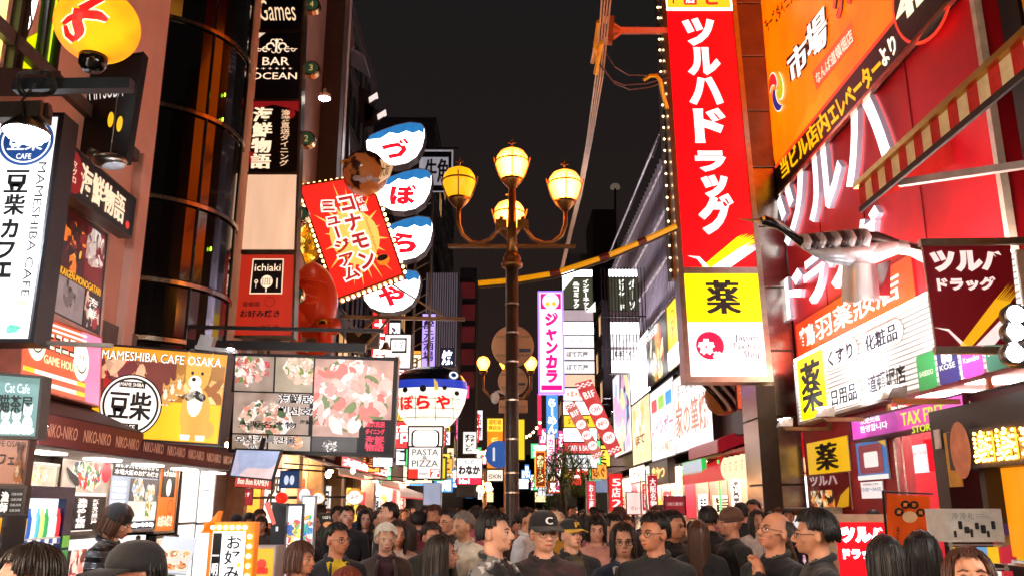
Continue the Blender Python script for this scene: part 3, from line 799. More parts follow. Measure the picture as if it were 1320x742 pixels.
lb = FR(8.6, 1080, 672, 1147, 762)
t_ = board('standing_lightbox', 'glowing red pavement lightbox ツルハドラッグ behind the long haired women', 'sign', lb, lit('#e8101c', 1.1, .08), paint('#d8cdc4', .4), back=.3, fw=.07, base=(lb.pt(.5, 0).x, 8.6, 0))
text(lb, 'ツルハ', (.08, .70, .97, .93), lit('#ffe4e8', 1.6, 0), t_, bold=.07)
text(lb, 'ドラッグ', (.1, .46, .85, .62), lit('#ffe4e8', 1.6, 0), t_, bold=.06)
part('yellow_foot', lit('#f0c010', 1.2, 0), t_, lambda m: m.rect(lb, 0, 0, 1, .12, .008))
part('leg', paint('#4a4644', .5), t_, lambda m: (m.box(lb.c[0].x, lb.c[0].x + .06, 8.62, 8.85, 0, lb.c[0].z), m.box(lb.c[1].x - .06, lb.c[1].x, 8.62, 8.85, 0, lb.c[0].z)))
oqd = Q(PY(1143, 712, 7.6), PY(1194, 712, 7.6), PY(1200, 639, 7.6), PY(1143, 636, 7.6))
t_ = thing('orange_banner', 'orange cloth banner with four dark discs on a black pole before the shop', 'banner', (oqd.c[0].x, 7.6, 0))
def cloth(q, m, nx=8, ny=8, amp=.03, seed=0, th=.006):
 P = lambda i, j, d: q.pt(i / nx, j / ny, d + amp * math.sin(i * 1.1 + seed + j * .3) * (1 - .5 * j / ny))
 for i in range(nx):
  for j in range(ny):
   m.face(P(i, j, 0), P(i + 1, j, 0), P(i + 1, j + 1, 0), P(i, j + 1, 0))
   m.face(P(i, j + 1, -th), P(i + 1, j + 1, -th), P(i + 1, j, -th), P(i, j, -th))
part('cloth', paint('#f06010', .7, 0, .1, 3), t_, lambda m: cloth(oqd, m, amp=.012))
part('pole', paint('#141414', .4), t_, lambda m: (m.tube([(oqd.c[0].x - .03, 7.6, 0), oqd.c[3] + V((-.03, 0, .03))], .012, 6), m.tube([oqd.c[3] + V((-.03, 0, .02)), oqd.c[2] + V((.02, 0, .02))], .008, 6), m.lathe((oqd.c[0].x - .03, 7.6, 0), [(.18, 0), (.18, .06), (.03, .08)], 12)))
for k, (uu, vv, ch) in enumerate(((.26, .70, '謝'), (.40, .83, '謝'), (.60, .83, '珍'), (.76, .70, '珠'))):
 part('disc', ink(), t_, lambda m: m.disc(oqd, uu, vv, .036, .022))
 text(oqd, ch, (uu - .05, vv - .035, uu + .05, vv + .035), lit('#e8803a', .4, 0), t_, d=.028)
part('pale_disc', paint('#e8c8a0', .6), t_, lambda m: m.disc(oqd, .52, .62, .06, .022, ry=.05))
text(oqd, '謝謝珍珠', (.66, -.0, .84, .42), ink(), t_, vert=True, d=.024, bold=.03)
text(oqd, '台湾タピオカ専門店', (.2, .02, .28, .45), ink(), t_, vert=True, d=.024, bold=.02)
kq = WR(4.55, 1222, 1345, 557, 606)
t_ = board('bulb_letter_sign', 'black sign with 謝謝珍 in glowing orange bulbs and a pale egg shaped emblem', 'sign', kq, paint('#241e1c', .4, 0, .1), paint('#1a1514', .4), back=.35, fw=0)
part('egg_emblem', paint('#e0906a', .5), t_, lambda m: m.disc(kq, .165, .5, .19, .01, 24, ry=.28))
kb = MB()
vsum = []
for i, ch in enumerate('謝謝珍'):
 vs, fs = glyphs(ch, 0, 0)
 u0 = .34 + i * .24
 q2 = kq.sub(u0, .12, u0 + .21, .88, .02)
 mb0 = MB(); put(mb0, q2, ch, (0, 0, 1, 1), bold=.0, d=.01)
 edges = {}
 pts = []
 for f in mb0.f:
  c = sum((mb0.v[k] for k in f), V((0, 0, 0))) / len(f)
  if all((c - p).length > .035 for p in pts): pts.append(c)
 for p in pts: kb.ell(p, .016, nu=6, nv=4)
 put(mb0, q2, ch, (0, 0, 1, 1), bold=.0, d=.004)
kb.build('bulb_lettering', lit('#ffb04a', 9, 0), t_, kind='stuff')
text(kq, '謝謝珍', (.34, .12, 1.03, .88), lit('#e87a1a', 1.6, 0), t_, bold=.01, d=.006, name='neon_backing')
kf = thing('drink_kiosk', 'black framed kiosk with an orange backlit panel at the right edge', 'kiosk', (5, 8, 0))
part('frame', paint('#151212', .35), kf, lambda m: (m.box(4.62, 5.0, 9.05, 9.3, 0, 2.75), m.box(4.62, 5.0, 6.4, 9.05, 2.45, 2.75), m.box(4.62, 4.9, 8.35, 8.45, 1.6, 2.45)))
part('orange_panel', lit('#f08a10', .85, .1), kf, lambda m: m.box(4.78, 4.8, 6.4, 8.35, 1.3, 2.45))
part('counter', paint('#1d1918', .4), kf, lambda m: m.box(4.5, 5.0, 6.4, 9.05, 0, 1.25))
part('notice', paint('#d8a030', .5), kf, lambda m: (m.box(4.60, 4.615, 8.75, 9.0, 1.95, 2.5)))
part('small_notice', paint('#e0d0c8', .5), kf, lambda m: m.box(4.60, 4.615, 9.08, 9.2, 2.35, 2.55)); part('small_notice', paint('#e0d0c8', .5), kf, lambda m: m.box(4.60, 4.615, 8.5, 8.58, 2.3, 2.44))
gq = FR(6.6, 1219, 655, 1293, 698)
t_ = thing('goods_display_stand', 'wire stand topped by a white box printed with small gadgets, in front of the kiosk', 'display stand', (gq.pt(.5, 0).x, 6.7, 0))
part('box', paint('#dcd8d4', .5), t_, lambda m: m.slab(gq, .3, 0))
part('print', paint('#23272e', .5), t_, lambda m: [m.rrect(gq, .12 + .095 * k, .14 + .12 * ((k * 5) % 3), .12 + .095 * k + .05 + .02 * (k % 3), .14 + .12 * ((k * 5) % 3) + .2 + .05 * (k % 2), .008, .004 + .0006 * k) for k in range(8)]); part('print_line', paint('#6a7a8a', .5), t_, lambda m: [m.rect(gq, .55, .72 + .05 * k, .85 - .08 * k, .73 + .05 * k, .004) for k in range(3)])
text(gq, '冷 冷 礼', (.12, .68, .5, .88), paint('#6a8a7a', .5, bump=0), t_, bold=0)
part('rack', metal('#c0bcb8', .3), t_, lambda m: [m.bar((gq.c[a].x + o_, 6.6, 0), (gq.c[a].x + o_, 6.6, gq.c[0].z), .02) for a, o_ in ((0, .02), (1, -.02))] + [m.bar((gq.c[0].x, 6.6, gq.c[0].z - .02 - k * .17), (gq.c[1].x, 6.6, gq.c[0].z - .02 - k * .17), .012) for k in range(7)])
for r in range(4):
 for k in range(5):
  part('packet', rnd.choice(prod + [paint('#20242c', .3)] * 6), t_, lambda m: m.box(gq.c[0].x + .03 + k * .085, gq.c[0].x + .1 + k * .085, 6.57, 6.6, gq.c[0].z - .15 - r * .17, gq.c[0].z - .035 - r * .17))
t_ = thing('snack_crate_stack', 'stack of dark red and blue snack trays at the far right edge', 'crates', (4.35, 6.6, 0))
for k in range(7):
 part('tray', rnd.choice([paint('#7a1420', .5), paint('#1c4a8a', .4), paint('#2a1a1c', .5)]), t_, lambda m: m.box(4.12, 4.6, 6.45, 6.9, k * .24, k * .24 + .19))
 for j in range(5):
  part('snack_bag', rnd.choice(prod), t_, lambda m: m.box(4.14 + j * .09, 4.2 + j * .09, 6.43, 6.449, k * .24 + .03, k * .24 + .16))
# LEFT SIDE
LX = -4.8
pink = paint('#d2a08c', .6, 0, .12, 1.5, .05)
dark = paint('#17110f', .5)
A = thing('pink_rendered_building', 'pale pink rendered building behind the lantern and hanging cafe signs on the left', 'building', (-8, 8, 0))
part('wall', pink, A, lambda m: m.box(LX - 6, LX, 6.9, 10.9, 2.7, 13))
part('pier', pink, A, lambda m: (m.box(LX - .02, LX + .12, 10.35, 10.6, 2.72, 6.2)), bevel=.01)
part('wall_coping', paint('#4a3c38', .5), A, lambda m: m.box(LX + .002, LX + .08, 6.9, 10.3, 6.05, 6.2))
g = thing('neon_green_storefront', 'slanted dark framed windows glowing yellow green in the top left corner', 'window', (LX, 6.5, 4.5))
part('wall', dark, g, lambda m: m.box(LX - 4, LX - .05, 2, 6.85, 2.7, 12))
for c, st, pts in (('#f4f890', 1.6, [(-40, 75), (0, 80), (15, -25), (-25, -30)]), ('#e8fcff', 2.2, [(29, 50), (40, 34), (56, -25), (38, -25)]), ('#c8f000', 1.2, [(22, 86), (40, 92), (49, 42), (29, 52)]),
    ('#2c5a14', .5, [(42, 92), (58, 94), (74, -25), (57, -25)]), ('#a8e820', 1.6, [(59, 94), (61, 94), (78, -25), (75, -25)]), ('#e8e0b0', .9, [(-10, 128), (18, 118), (6, 102), (-14, 104)])):
 q = Q(*[PX(x, y, LX) for x, y in pts]); part('window_pane', lit(c, st, .12, 3), g, lambda m: m.slab(q, .03, .0))
for x0, x1, w_ in ((8, 28, .12), (22, 41, .05), (50, 66, .05), (66, 84, .09)): part('mullion', paint('#241c14', .35), g, lambda m: m.bar(PX(x0, 100, LX + .03), PX(x1, -30, LX + .03), w_, .05))
part('lower_beam', paint('#1c1512', .4), g, lambda m: m.bar(PX(-40, 105, LX + .2), PX(62, 108, LX + .2), .28, .25))
sup = thing('lantern_arm', 'dark square steel arm with coiled cable under the round yellow lantern', 'bracket', PY(90, 110, 5.6))
part('arm', paint('#28323a', .35, .3), sup, lambda m: m.bar(PY(20, 112, 5.6), PY(170, 110, 5.6), .085))
def coil(m):
 c = PY(46, 108, 5.5)
 for r in (.11, .13, .14):
  m.tube([c + V((r * math.cos(a), -.03 * math.sin(a * 3), r * .8 * math.sin(a))) for a in [k * PI / 10 for k in range(21)]], .008, 5)
 m.tube([PY(30, 60, 5.5), PY(41, 30, 5.5), PY(37, -20, 5.5)], .007, 5); m.tube([c, PY(28, 130, 5.5), PY(30, 150, 5.5)], .01, 5)
part('cable', paint('#111', .4) if 0 else paint('#121110', .4), sup, coil)
Lc = PY(126, 34, 5.6); LR = PY(176, 34, 5.6).x - Lc.x
ln = thing('paper_lantern', 'round yellow ribbed paper lantern with a red character, lit from inside', 'lantern', Lc - V((0, 0, LR)))
lm, n_, l_, b_ = _new('lantern_paper')
tcn = n_.new('ShaderNodeTexCoord'); zz = n_.new('ShaderNodeTexNoise'); zz.inputs['Scale'].default_value = 4; zz.inputs['Detail'].default_value = 4
rr = n_.new('ShaderNodeValToRGB'); e = rr.color_ramp.elements
e[0].position = .3; e[0].color = rgb('#ff7000'); e[1].position = .66; e[1].color = rgb('#ffac08'); q3 = e.new(.85); q3.color = rgb('#ffc830')
l_.new(tcn.outputs['Object'], zz.inputs[0]); l_.new(zz.outputs[0], rr.inputs[0]); l_.new(rr.outputs[0], b_.inputs['Emission Color']); b_.inputs['Emission Strength'].default_value = .52
b_.inputs['Base Color'].default_value = rgb('#e0a030')
def ribbed(m):
 prof = []
 N = 84
 for k in range(N + 1):
  a = -PI / 2 * .93 + PI * .93 * k / N
  prof.append((LR * math.cos(a) + (.009 if k % 2 else -.009), LR * .93 * math.sin(a) + 0))
 m.lathe(Lc, prof, 40)
part('paper_shade', lm, ln, ribbed)
part('lower_ring', paint('#0d0c0d', .15, 0, .1, 5, 0), ln, lambda m: m.lathe(Lc - V((0, 0, LR * .93)), [(.085, .04), (.10, .02), (.095, -.05), (.07, -.09), (.02, -.10)], 20), smooth=True)
part('upper_ring', paint('#0d0c0d', .2, 0, .1, 5, 0), ln, lambda m: m.lathe(Lc + V((0, 0, LR * .93)), [(.15, -.04), (.16, .03), (.1, .08)], 20), smooth=True)
def on_sphere(mb, R):
 for i, p in enumerate(mb.v):
  dr = (p - CAMP).normalized(); oc_ = CAMP - Lc
  b_2 = oc_.dot(dr); disc_ = b_2 * b_2 - (oc_.dot(oc_) - R * R)
  mb.v[i] = CAMP + dr * (-b_2 - math.sqrt(max(disc_, 0.0)))
def strokes(grow, R):
 mb = MB()
 S = LR / 52
 def sw_(pts, ws):
  P = [V(((x - 126) * S, 0, (33 - y) * S)) for x, y in pts]
  N = 14; out = []
  for k in range(N + 1):
   t = k / N * (len(P) - 1); i = min(int(t), len(P) - 2); f = t - i
   c = P[i].lerp(P[i + 1], f); w_ = (ws[i] * (1 - f) + ws[i + 1] * f + grow) * S
   dd = (P[i + 1] - P[i]).normalized(); nn = V((-dd.z, 0, dd.x))
   out.append((c + nn * w_, c - nn * w_))
  for k in range(N):
   mb.face(Lc + out[k][0], Lc + out[k + 1][0], Lc + out[k + 1][1], Lc + out[k][1])
 sw_([(130, -8), (114, -2), (100, 8)], [2, 6, 7]); sw_([(79, 30), (88, 20), (108, 15), (124, 16), (138, 24)], [3, 5, 6.5, 7, 3])
 sw_([(98, 6), (97, 26), (103, 42), (98, 54)], [8, 7, 7, 3]); sw_([(82, 32), (87, 46), (98, 55)], [2.5, 4, 4])
 on_sphere(mb, R)
 return mb
strokes(2.2, LR + .012).build('stroke_edge', lit('#fff0b0', 1.3, 0), ln)
strokes(0, LR + .018).build('lettering', lit('#e01818', 1.0, 0), ln)
def dome_lamp(x, y, Y, r, label, power=0, strength=14, col='#eaf2ff', to=None, name='dome_floodlight'):
 c = PY(x, y, Y)
 t = thing(name, label, 'floodlight', c)
 part('housing', metal('#6a6664', .35), t, lambda m: m.lathe(c, [(r * .3, r * 1.3), (r * .45, r * .9), (r * .55, r * .6), (r, r * .1), (r, 0)], 20), smooth=True)
 part('lamp_glass', lit(col, strength, 0), t, lambda m: m.lathe(c, [(r * .93, .0), (r * .7, -r * .25), (r * .1, -r * .35)], 20), smooth=True)
 if power: lamp('lamp_light', 'SPOT', c - V((0, 0, r * .5)), power, col, t, r * .6, to=to or c + V((0, .3, -2)), spot=140)
 return t
dome_lamp(34, 172, 5.6, .16, 'bright white dome floodlight glaring beside the white cafe sign', 160, 20, to=PY(60, 400, 6.8))
t_ = bpy.data.objects['dome_floodlight']
part('bracket', metal('#5a5654', .4), t_, lambda m: (m.bar(PY(0, 148, 5.6), PY(60, 146, 5.6), .16, .12), m.bar(PY(60, 135, 5.6), PY(60, 152, 5.6), .05)))
# white vertical cafe sign
WQ = Q(PY(-42, 437, 7), PY(40, 437, 7), PY(79, 150, 7), PY(-2, 150, 7))
w = board('white_vertical_cafe_sign', 'white vertical cafe sign 豆柴カフェ with round emblem and black lettering, far left', 'sign', WQ, lit('#f0ecec', .95, .12), paint('#141214', .4), back=.28, fw=.03)
blue = paint('#1c3460', .5, bump=0)
part('emblem_ring', lit('#25508e', .5, 0), w, lambda m: m.ring(WQ, .50, .88, .205, .23, .006, 40))
part('emblem_field', lit('#1f447e', .5, 0), w, lambda m: m.disc(WQ, .50, .88, .19, .005, 40))
part('emblem_band', lit('#f4f2f2', 1, 0), w, lambda m: (m.rect(WQ, .20, .905, .8, .925, .009), m.ring(WQ, .50, .88, .0, .14, .007, 30, PI * .05, PI * .95)))
text(WQ, '豆柴', (.22, .835, .78, .9), lit('#f4f2f2', 1, 0), w, bold=.02, d=.012)
text(WQ, 'CAFE', (.38, .795, .62, .82), lit('#f4f2f2', 1, 0), w, bold=.02, d=.012)
bk = ink()
for ch, (xa, ya, xb, yb) in zip('豆柴カフェ', ((5, 220, 40, 249), (4, 251, 35, 278), (0, 283, 26, 308), (-4, 312, 21, 334), (-8, 338, 17, 358))):
 def uv(x, y):
  p = PY(x, y, 7); t = (p.z - WQ.c[0].z) / (WQ.c[3].z - WQ.c[0].z)
  xa_ = WQ.c[0].lerp(WQ.c[3], t).x; xb_ = WQ.c[1].lerp(WQ.c[2], t).x
  return ((p.x - xa_) / (xb_ - xa_), t)
 u0, t0 = uv(xa, yb); u1, t1 = uv(xb, ya)
 text(WQ, ch, (u0, t0, u1, t1), bk, w, bold=.04, d=.009)
def rot_text(q, s, box, mat, parent, bold=.03, d=.009):
 u0, v0, u1, v1 = box
 vs, fs = glyphs(s, bold, 0, 0)
 xa, xb = min(v.x for v in vs), max(v.x for v in vs); ya, yb = min(v.y for v in vs), max(v.y for v in vs)
 mb = MB(); mb.raw([q.pt(u0 + (v.y - ya) / (yb - ya) * (u1 - u0), v1 - (v.x - xa) / (xb - xa) * (v1 - v0), d) for v in vs], fs)
 return mb.build('lettering', mat, parent)
rot_text(WQ, 'MAMESHIBA CAFE', (.75, .18, .88, .78), bk, w, bold=0)
part('dog_picture', photo('dogcorner', ['#f0e8e4', '#e8b888', '#f0e8e4', '#58b090', '#f0e8e4'], 7, .8, .5), w, lambda m: m.rect(WQ, .4, .02, .86, .17, .006))
SQ2 = Q(PY(41, 437, 7), PY(54, 432, 8.6), PY(101, 160, 8.6), PY(80, 150, 7))
s_ = board('dog_photo_strip', 'narrow black side panel with a column of small tan dogs beside the white cafe sign', 'sign', SQ2, paint('#14100f', .4), paint('#0f0e0e', .4), back=.03, fw=0)
fur = [paint('#c8804a', .8, 0, .2, 20), paint('#e8cdb0', .8, 0, .2, 20), paint('#8a5a44', .8, 0, .2, 20), paint('#d8b8a8', .8, 0, .2, 20)]
def dog(q, u, v, w_, h_, m_, cream, parent, flip=1, d=.012):
 """a small sitting dog cut-out print: body, chest, head, ears, legs"""
 W_, H_ = q.w(), q.h()
 def E_(m, cu, cv, ru, rv, dd): m.face(*[q.pt(u + flip * (cu + ru * math.cos(2 * PI * k / 14)) * w_ / W_, v + (cv + rv * math.sin(2 * PI * k / 14)) * h_ / H_, dd) for k in range(14)])
 def T_(m, pts, dd): m.face(*[q.pt(u + flip * a * w_ / W_, v + b * h_ / H_, dd) for a, b in pts])
 mb = MB()
 mb.mat(0); E_(mb, 0, .30, .23, .30, d); E_(mb, -.02, .71, .185, .165, d + .002); T_(mb, [(-.21, .74), (-.20, 1.0), (-.04, .84)], d + .001); T_(mb, [(.17, .74), (.18, 1.0), (.0, .84)], d + .001); E_(mb, .2, .13, .12, .1, d)
 T_(mb, [(-.2, .35), (-.05, .35), (-.06, 0), (-.18, 0)], d + .001); T_(mb, [(.2, .35), (.05, .35), (.06, 0), (.18, 0)], d + .001)
 mb.mat(1); E_(mb, -.02, .44, .12, .18, d + .003); E_(mb, -.05, .65, .10, .075, d + .004); T_(mb, [(-.19, .06), (-.04, .06), (-.05, 0), (-.18, 0)], d + .003); T_(mb, [(.19, .06), (.04, .06), (.05, 0), (.18, 0)], d + .003)
 mb.mat(2); E_(mb, -.07, .68, .032, .024, d + .006); E_(mb, -.10, .75, .022, .02, d + .006); E_(mb, .05, .75, .022, .02, d + .006)
 return mb.build('dog_print', [m_, cream, ink()], parent)
for k in range(5):
 dog(SQ2, .5, .80 - k * .185, .62, .36, fur[k % 4], fur[1], s_, flip=1 if k % 2 else -1)
# black seafood sign and MITSUBA sign
mq = CR(9.0, [(101, 205), (161, 205), (182, 70), (100, 85)])
mt = board('black_bar_sign', 'black hanging bar sign with thin white lettering and two small yellow drops behind the lantern', 'sign', mq, paint('#0c0b0c', .35, 0, .1), paint('#0a0909', .4), back=.15, fw=.02)
text(mq, 'MITSUBA', (.18, .60, .80, .78), lit('#d8d0c8', .8, 0), mt, bold=.0, shear=-.3)
part('drop', lit('#e8b020', .9, 0), mt, lambda m: (m.disc(mq, .62, .38, .03, .01, 12, ry=.09), m.disc(mq, .80, .33, .03, .01, 12, ry=.09)))
sq = Q(PX(90, 250, LX + .45), PX(168, 305, LX + .45), PX(174, 258, LX + .45), PX(94, 190, LX + .45))
ss = board('black_seafood_sign', 'black hanging sign 海鮮物語 in brushed cream characters on the pink wall', 'sign', sq, paint('#141214', .4, 0, .1), paint('#4a423a', .4, .3), back=.16, fw=.02)
text(sq, '海鮮物語', (.12, .14, .84, .86), lit('#f0cfae', .85, 0), ss, bold=.05)
part('seal', lit('#c03018', .8, 0), ss, lambda m: m.disc(sq, .91, .22, .05, .01, 14))
part('red_round', lit('#8a1418', .6, 0), ss, lambda m: m.disc(sq, .03, .5, .18, .009, 20, ry=.22))
text(sq, 'マグロ', (.0, .25, .06, .75), lit('#f0cfae', .85, 0), ss, vert=True, d=.014)
dl = thing('hooded_wall_lamp', 'small silver hooded lamp head hanging before the pink wall above the black sign', 'lamp', PY(140, 210, 7.8))
c_ = PY(141, 208, 7.8)
part('hood', metal('#9a9488', .3), dl, lambda m: m.ell(c_, .17, .12, .075, 18, 10), smooth=True)
part('lamp_glass', paint('#c8ccd4', .2), dl, lambda m: m.ell(c_ + V((.03, -.0, -.035)), .13, .09, .05, 16, 8), smooth=True)
part('neck', metal('#7a766c', .35), dl, lambda m: (m.tube([c_ + V((-.1, 0, .04)), c_ + V((-.2, 0, .09))], .05, 10), m.tube([c_ + V((0, 0, .06)), c_ + V((0, 0, .9))], .006, 5)), smooth=True)
pq1 = Q(PX(62, 400, LX + .12), PX(127, 432, LX + .12), PX(138, 302, LX + .12), PX(82, 262, LX + .12))
pc = board('poster_case', 'framed poster case of dark food pictures KAISEN MONOGATARI on the pink wall', 'poster', pq1, lit('#2a1210', .6, .3), metal('#c09a88', .35), back=.1, fw=.06)
collage(pq1, (.02, .44, .54, .98), ['#3a1410', '#7a1414', '#e87a20', '#241412', '#f0b050', '#4a1210'], 46, pc, .6, 81, .2); collage(pq1, (.64, .02, .98, .36), ['#3a1210', '#a01820', '#d8b8a0', '#2a1614'], 30, pc, .55, 82, .25)
collage(pq1, (.55, .45, .96, .96), ['#8a7068', '#c8b8b0', '#e8dcd4', '#5a3a34', '#b09088', '#7a1414'], 50, pc, .6, 83, .22)
collage(pq1, (.02, .02, .62, .36), ['#8a7c7c', '#6a5c5c', '#2c2224', '#9a8c8c'], 16, pc, .5, 84, .3)
text(pq1, 'KAIGEN-MONOGATARI', (.1, .37, .95, .44), lit('#e8a818', .9, 0), pc, bold=.03)
text(pq1, '海鮮', (.72, .12, .92, .32), lit('#e8ddd0', .9, 0), pc, vert=True, bold=.05)
# curved dark glass tower
ct = thing('curved_glass_tower', 'tall tower of curved dark glass with bronze bands on the left', 'building', (-5.6, 12.9, 0))
TC = V((-5.62, 12.8, 0)); TR = 1.32
gm = glass_dark('#0b0606', .06)
NS = 20; bands = [4.02, 4.85, 6.07, 7.5, 8.95, 10.4, 12.0]
def cyl(m, r, z0, z1, a0, a1, n, th=.03):
 for k in range(n):
  t0, t1 = a0 + (a1 - a0) * k / n, a0 + (a1 - a0) * (k + 1) / n
  P = lambda t, rr_, z: (TC.x + rr_ * math.cos(t), TC.y + rr_ * math.sin(t), z)
  m.hexa([P(t0, r - th, z0), P(t1, r - th, z0), P(t1, r, z0), P(t0, r, z0), P(t0, r - th, z1), P(t1, r - th, z1), P(t1, r, z1), P(t0, r, z1)])
zs = [3.3] + bands + [14]
for i in range(len(zs) - 1):
 for k in range(5):       # each curved pane
  a0 = -PI * .95 + k * PI * .25; a1 = a0 + PI * .25 - .012
  mat = glass_dark('#0c0706' if (i * 3 + k) % 4 == 0 else '#060404', .12)
  mb = MB(); cyl(mb, TR, zs[i] + .06, zs[i + 1] - .06, a0, a1, 6); mb.build('glass_pane', mat, ct, smooth=False)
for z in bands:
 mb = MB(); cyl(mb, TR + .04, z - .032, z + .032, -PI, .35, 40, .05); mb.build('metal_band', metal('#a89888', .25), ct, smooth=False)
part('core', paint('#0f0908', .4), ct, lambda m: m.lathe(TC + V((0, 0, 3.2)), [(TR - .3, 0), (TR - .3, 11)], 20))
for k in range(5):
 a = -PI * .95 + k * PI * .25 - .006
 part('mullion', paint('#1a1210', .3), ct, lambda m: m.bar((TC.x + (TR + .0) * math.cos(a), TC.y + TR * math.sin(a), 3.3), (TC.x + TR * math.cos(a), TC.y + TR * math.sin(a), 14), .04))
for (x, y, r, c, s) in ((237, 4, .05, '#ffe0a0', 8), (235, 12, .06, '#ffd890', 8)):
 p = PY(x, y, 11.9); part('room_light', lit(c, s, 0), ct, lambda m: m.ell(p, r, r, r * .6, 10, 6), smooth=True)
def upper_glow(m): cyl(m, TR - .06, 7.56, 12, -PI * .48, -PI * .3, 6)
for (z0, z1) in ((9.0, 10.3), (10.5, 11.9)):
 mb = MB(); cyl(mb, TR + .006, z0, z1, -PI * .44, -PI * .33, 6, .01); mb.build('lit_pane', lit('#8a5a18', .3, .5, 2), ct)
for k in (0, 4, 9, 10, 17):
 z = 3.8 + k * .42
 part('green_light_bead', lit('#a0f020', 3, 0), ct, lambda m: m.ell((TC.x + TR * math.cos(-.42) * 1.02, TC.y + TR * math.sin(-.42) * 1.02, z), .014, .014, .035, 6, 5))
part('base', paint('#1a100e', .5), ct, lambda m: m.box(LX - 2.5, LX - .1, 11.0, 14.3, 0, 3.25))
B_ = thing('pale_pilaster_building', 'building with a pale rounded pilaster and wall pipes right of the glass tower', 'building', (-8, 17, 0))
part('wall', paint('#a87a64', .6, 0, .15, 1.5), B_, lambda m: m.box(LX - 6, LX, 14.25, 20.6, 3.2, 15.5))
part('pilaster', paint('#e8b898', .5, 0, .1, 2), B_, lambda m: m.lathe((LX + .12, 14.35, 3.2), [(.20, 0), (.20, 12.5)], 20), smooth=True)
part('bracket_block', paint('#6a5648', .5), B_, lambda m: (m.box(LX + .15, LX + .55, 14.36, 14.7, 6.45, 6.85), m.box(LX + .15, LX + .5, 14.36, 14.7, 4.9, 5.25), m.box(LX + .1, LX + .55, 14.36, 14.7, 9.4, 9.75)))
for k, (x, r, c) in enumerate(((LX + .42, .05, '#c8ccd0'), (LX + .62, .06, '#6a6248'), (LX + .75, .03, '#3a3a3c'))):
 part('pipe', paint(c, .4), B_, lambda m: m.tube([(x, 14.5, 3.3), (x, 14.5, 14)], r, 10), smooth=True)
part('rung', paint('#3a3834', .5), B_, lambda m: [m.bar((LX + .6, 14.48, z), (LX + .95, 14.48, z), .03) for z in [3.6 + k * .45 for k in range(22)]])
brick_wall = paint('#4f3a31', .7, 0, .2, 5)
part('return_wall', brick_wall, B_, lambda m: m.box(LX + .002, LX + .5, 20.4, 20.9, 3.2, 15))
for k in range(12):
 part('wall_strip', paint('#b87a6c', .5), B_, lambda m: m.box(LX + .003, LX + .03, 15.0 + .0, 15.35, 3.4 + k, 4.36 + k))
# vertical stack of signs
Ys = 14.2
def stackq(y0, y1, x0=None, x1=None):
 def xl(y): return 319 - (y - 140) * .058 if y < 330 else 299 - (y - 320) * .035
 def xr(y): return 382 - (y - 225) * .04 if 0 else 390 - (y) * .033
 return Q(PY(xl(y1), y1, Ys), PY(xr(y1), y1, Ys), PY(xr(y0), y0, Ys), PY(xl(y0), y0, Ys))
nv = paint('#0e1020', .35, 0, .2, 3, 0)
fr_ = metal('#7a6a58', .4)
grp = None
q = stackq(-50, 38); t_ = board('games_sign', 'navy sign with curly cream lettering ames at the top of the sign stack', 'sign', q, nv, fr_, back=.3, fw=.04)
text(q, 'Games', (.12, .12, .88, .42), lit('#e8c8a0', .9, 0), t_, bold=.0, shear=-.35)
q = stackq(42, 128); t_ = board('bar_ocean_sign', 'navy BAR OCEAN sign with a scrolled cream crest in the sign stack', 'sign', q, nv, fr_, back=.3, fw=.04)
cream = lit('#f0cfae', 1.0, 0)
text(q, 'BAR', (.24, .50, .78, .62), cream, t_, bold=.02); text(q, 'OCEAN', (.04, .29, .94, .39), cream, t_, bold=.02)
text(q, '+ + + + + +', (.1, .435, .84, .465), cream, t_)
def crest(m):
 for sx in (-1, 1):
  for (cx, cy, r, a0, a1) in ((.12, .78, .10, 0, 4.6), (.22, .74, .07, 1, 5.5), (.34, .735, .05, 2, 6.5), (.07, .86, .06, 0, 5), (.05, .71, .05, 3, 7)):
   m.ring(q, .51 + sx * cx, cy, r * .55, r * .85, .01, 12, a0, a1)
  m.rect(q, .51 + min(sx * .1, sx * .42), .742, .51 + max(sx * .1, sx * .42), .75, .01)
 m.rect(q, .49, .70, .53, .9, .01)
part('crest', cream, t_, crest)
part('corner_tab', lit('#d8c0a8', .8, 0), t_, lambda m: m.face(q.pt(.01, .99, .01), q.pt(.01, .82, .01), q.pt(.28, .99, .01)))
text(q, '3F', (.03, .90, .12, .97), ink(), t_, d=.014)
q = stackq(131, 222); t_ = board('seafood_bar_sign', 'black and red sign 海鮮物語 with tall cream characters in the sign stack', 'sign', q, paint('#120c0c', .35, 0, .1), fr_, back=.3, fw=.04)
part('red_splash', lit('#8a1418', .55, 0), t_, lambda m: (m.face(q.pt(0, .93, .006), q.pt(.2, .90, .006), q.pt(.5, .95, .006), q.pt(.8, .9, .006), q.pt(1, .85, .006), q.pt(1, 1, .006), q.pt(0, 1, .006)), m.disc(q, .84, .82, .09, .007), m.disc(q, .08, .2, .12, .007)))
text(q, '海鮮物語', (.12, .04, .50, .92), cream, t_, vert=True, bold=.05)
text(q, '漁港直送ダイニング', (.66, .08, .84, .88), lit('#e0b890', .8, 0), t_, vert=True, bold=.02)
q = stackq(225, 322); t_ = board('blank_cream_sign', 'blank cream backlit panel in the sign stack', 'sign', q, lit('#e4b896', .72, .12), fr_, back=.3, fw=.04)
q = stackq(328, 432); t_ = board('okonomiyaki_sign', 'red ichiaki okonomiyaki sign with a black square logo at the foot of the sign stack', 'sign', q, lit('#b52a18', .62, .12), fr_, back=.3, fw=.04)
part('logo_square', paint('#1a1110', .4), t_, lambda m: m.rect(q, .28, .52, .8, .93, .006))
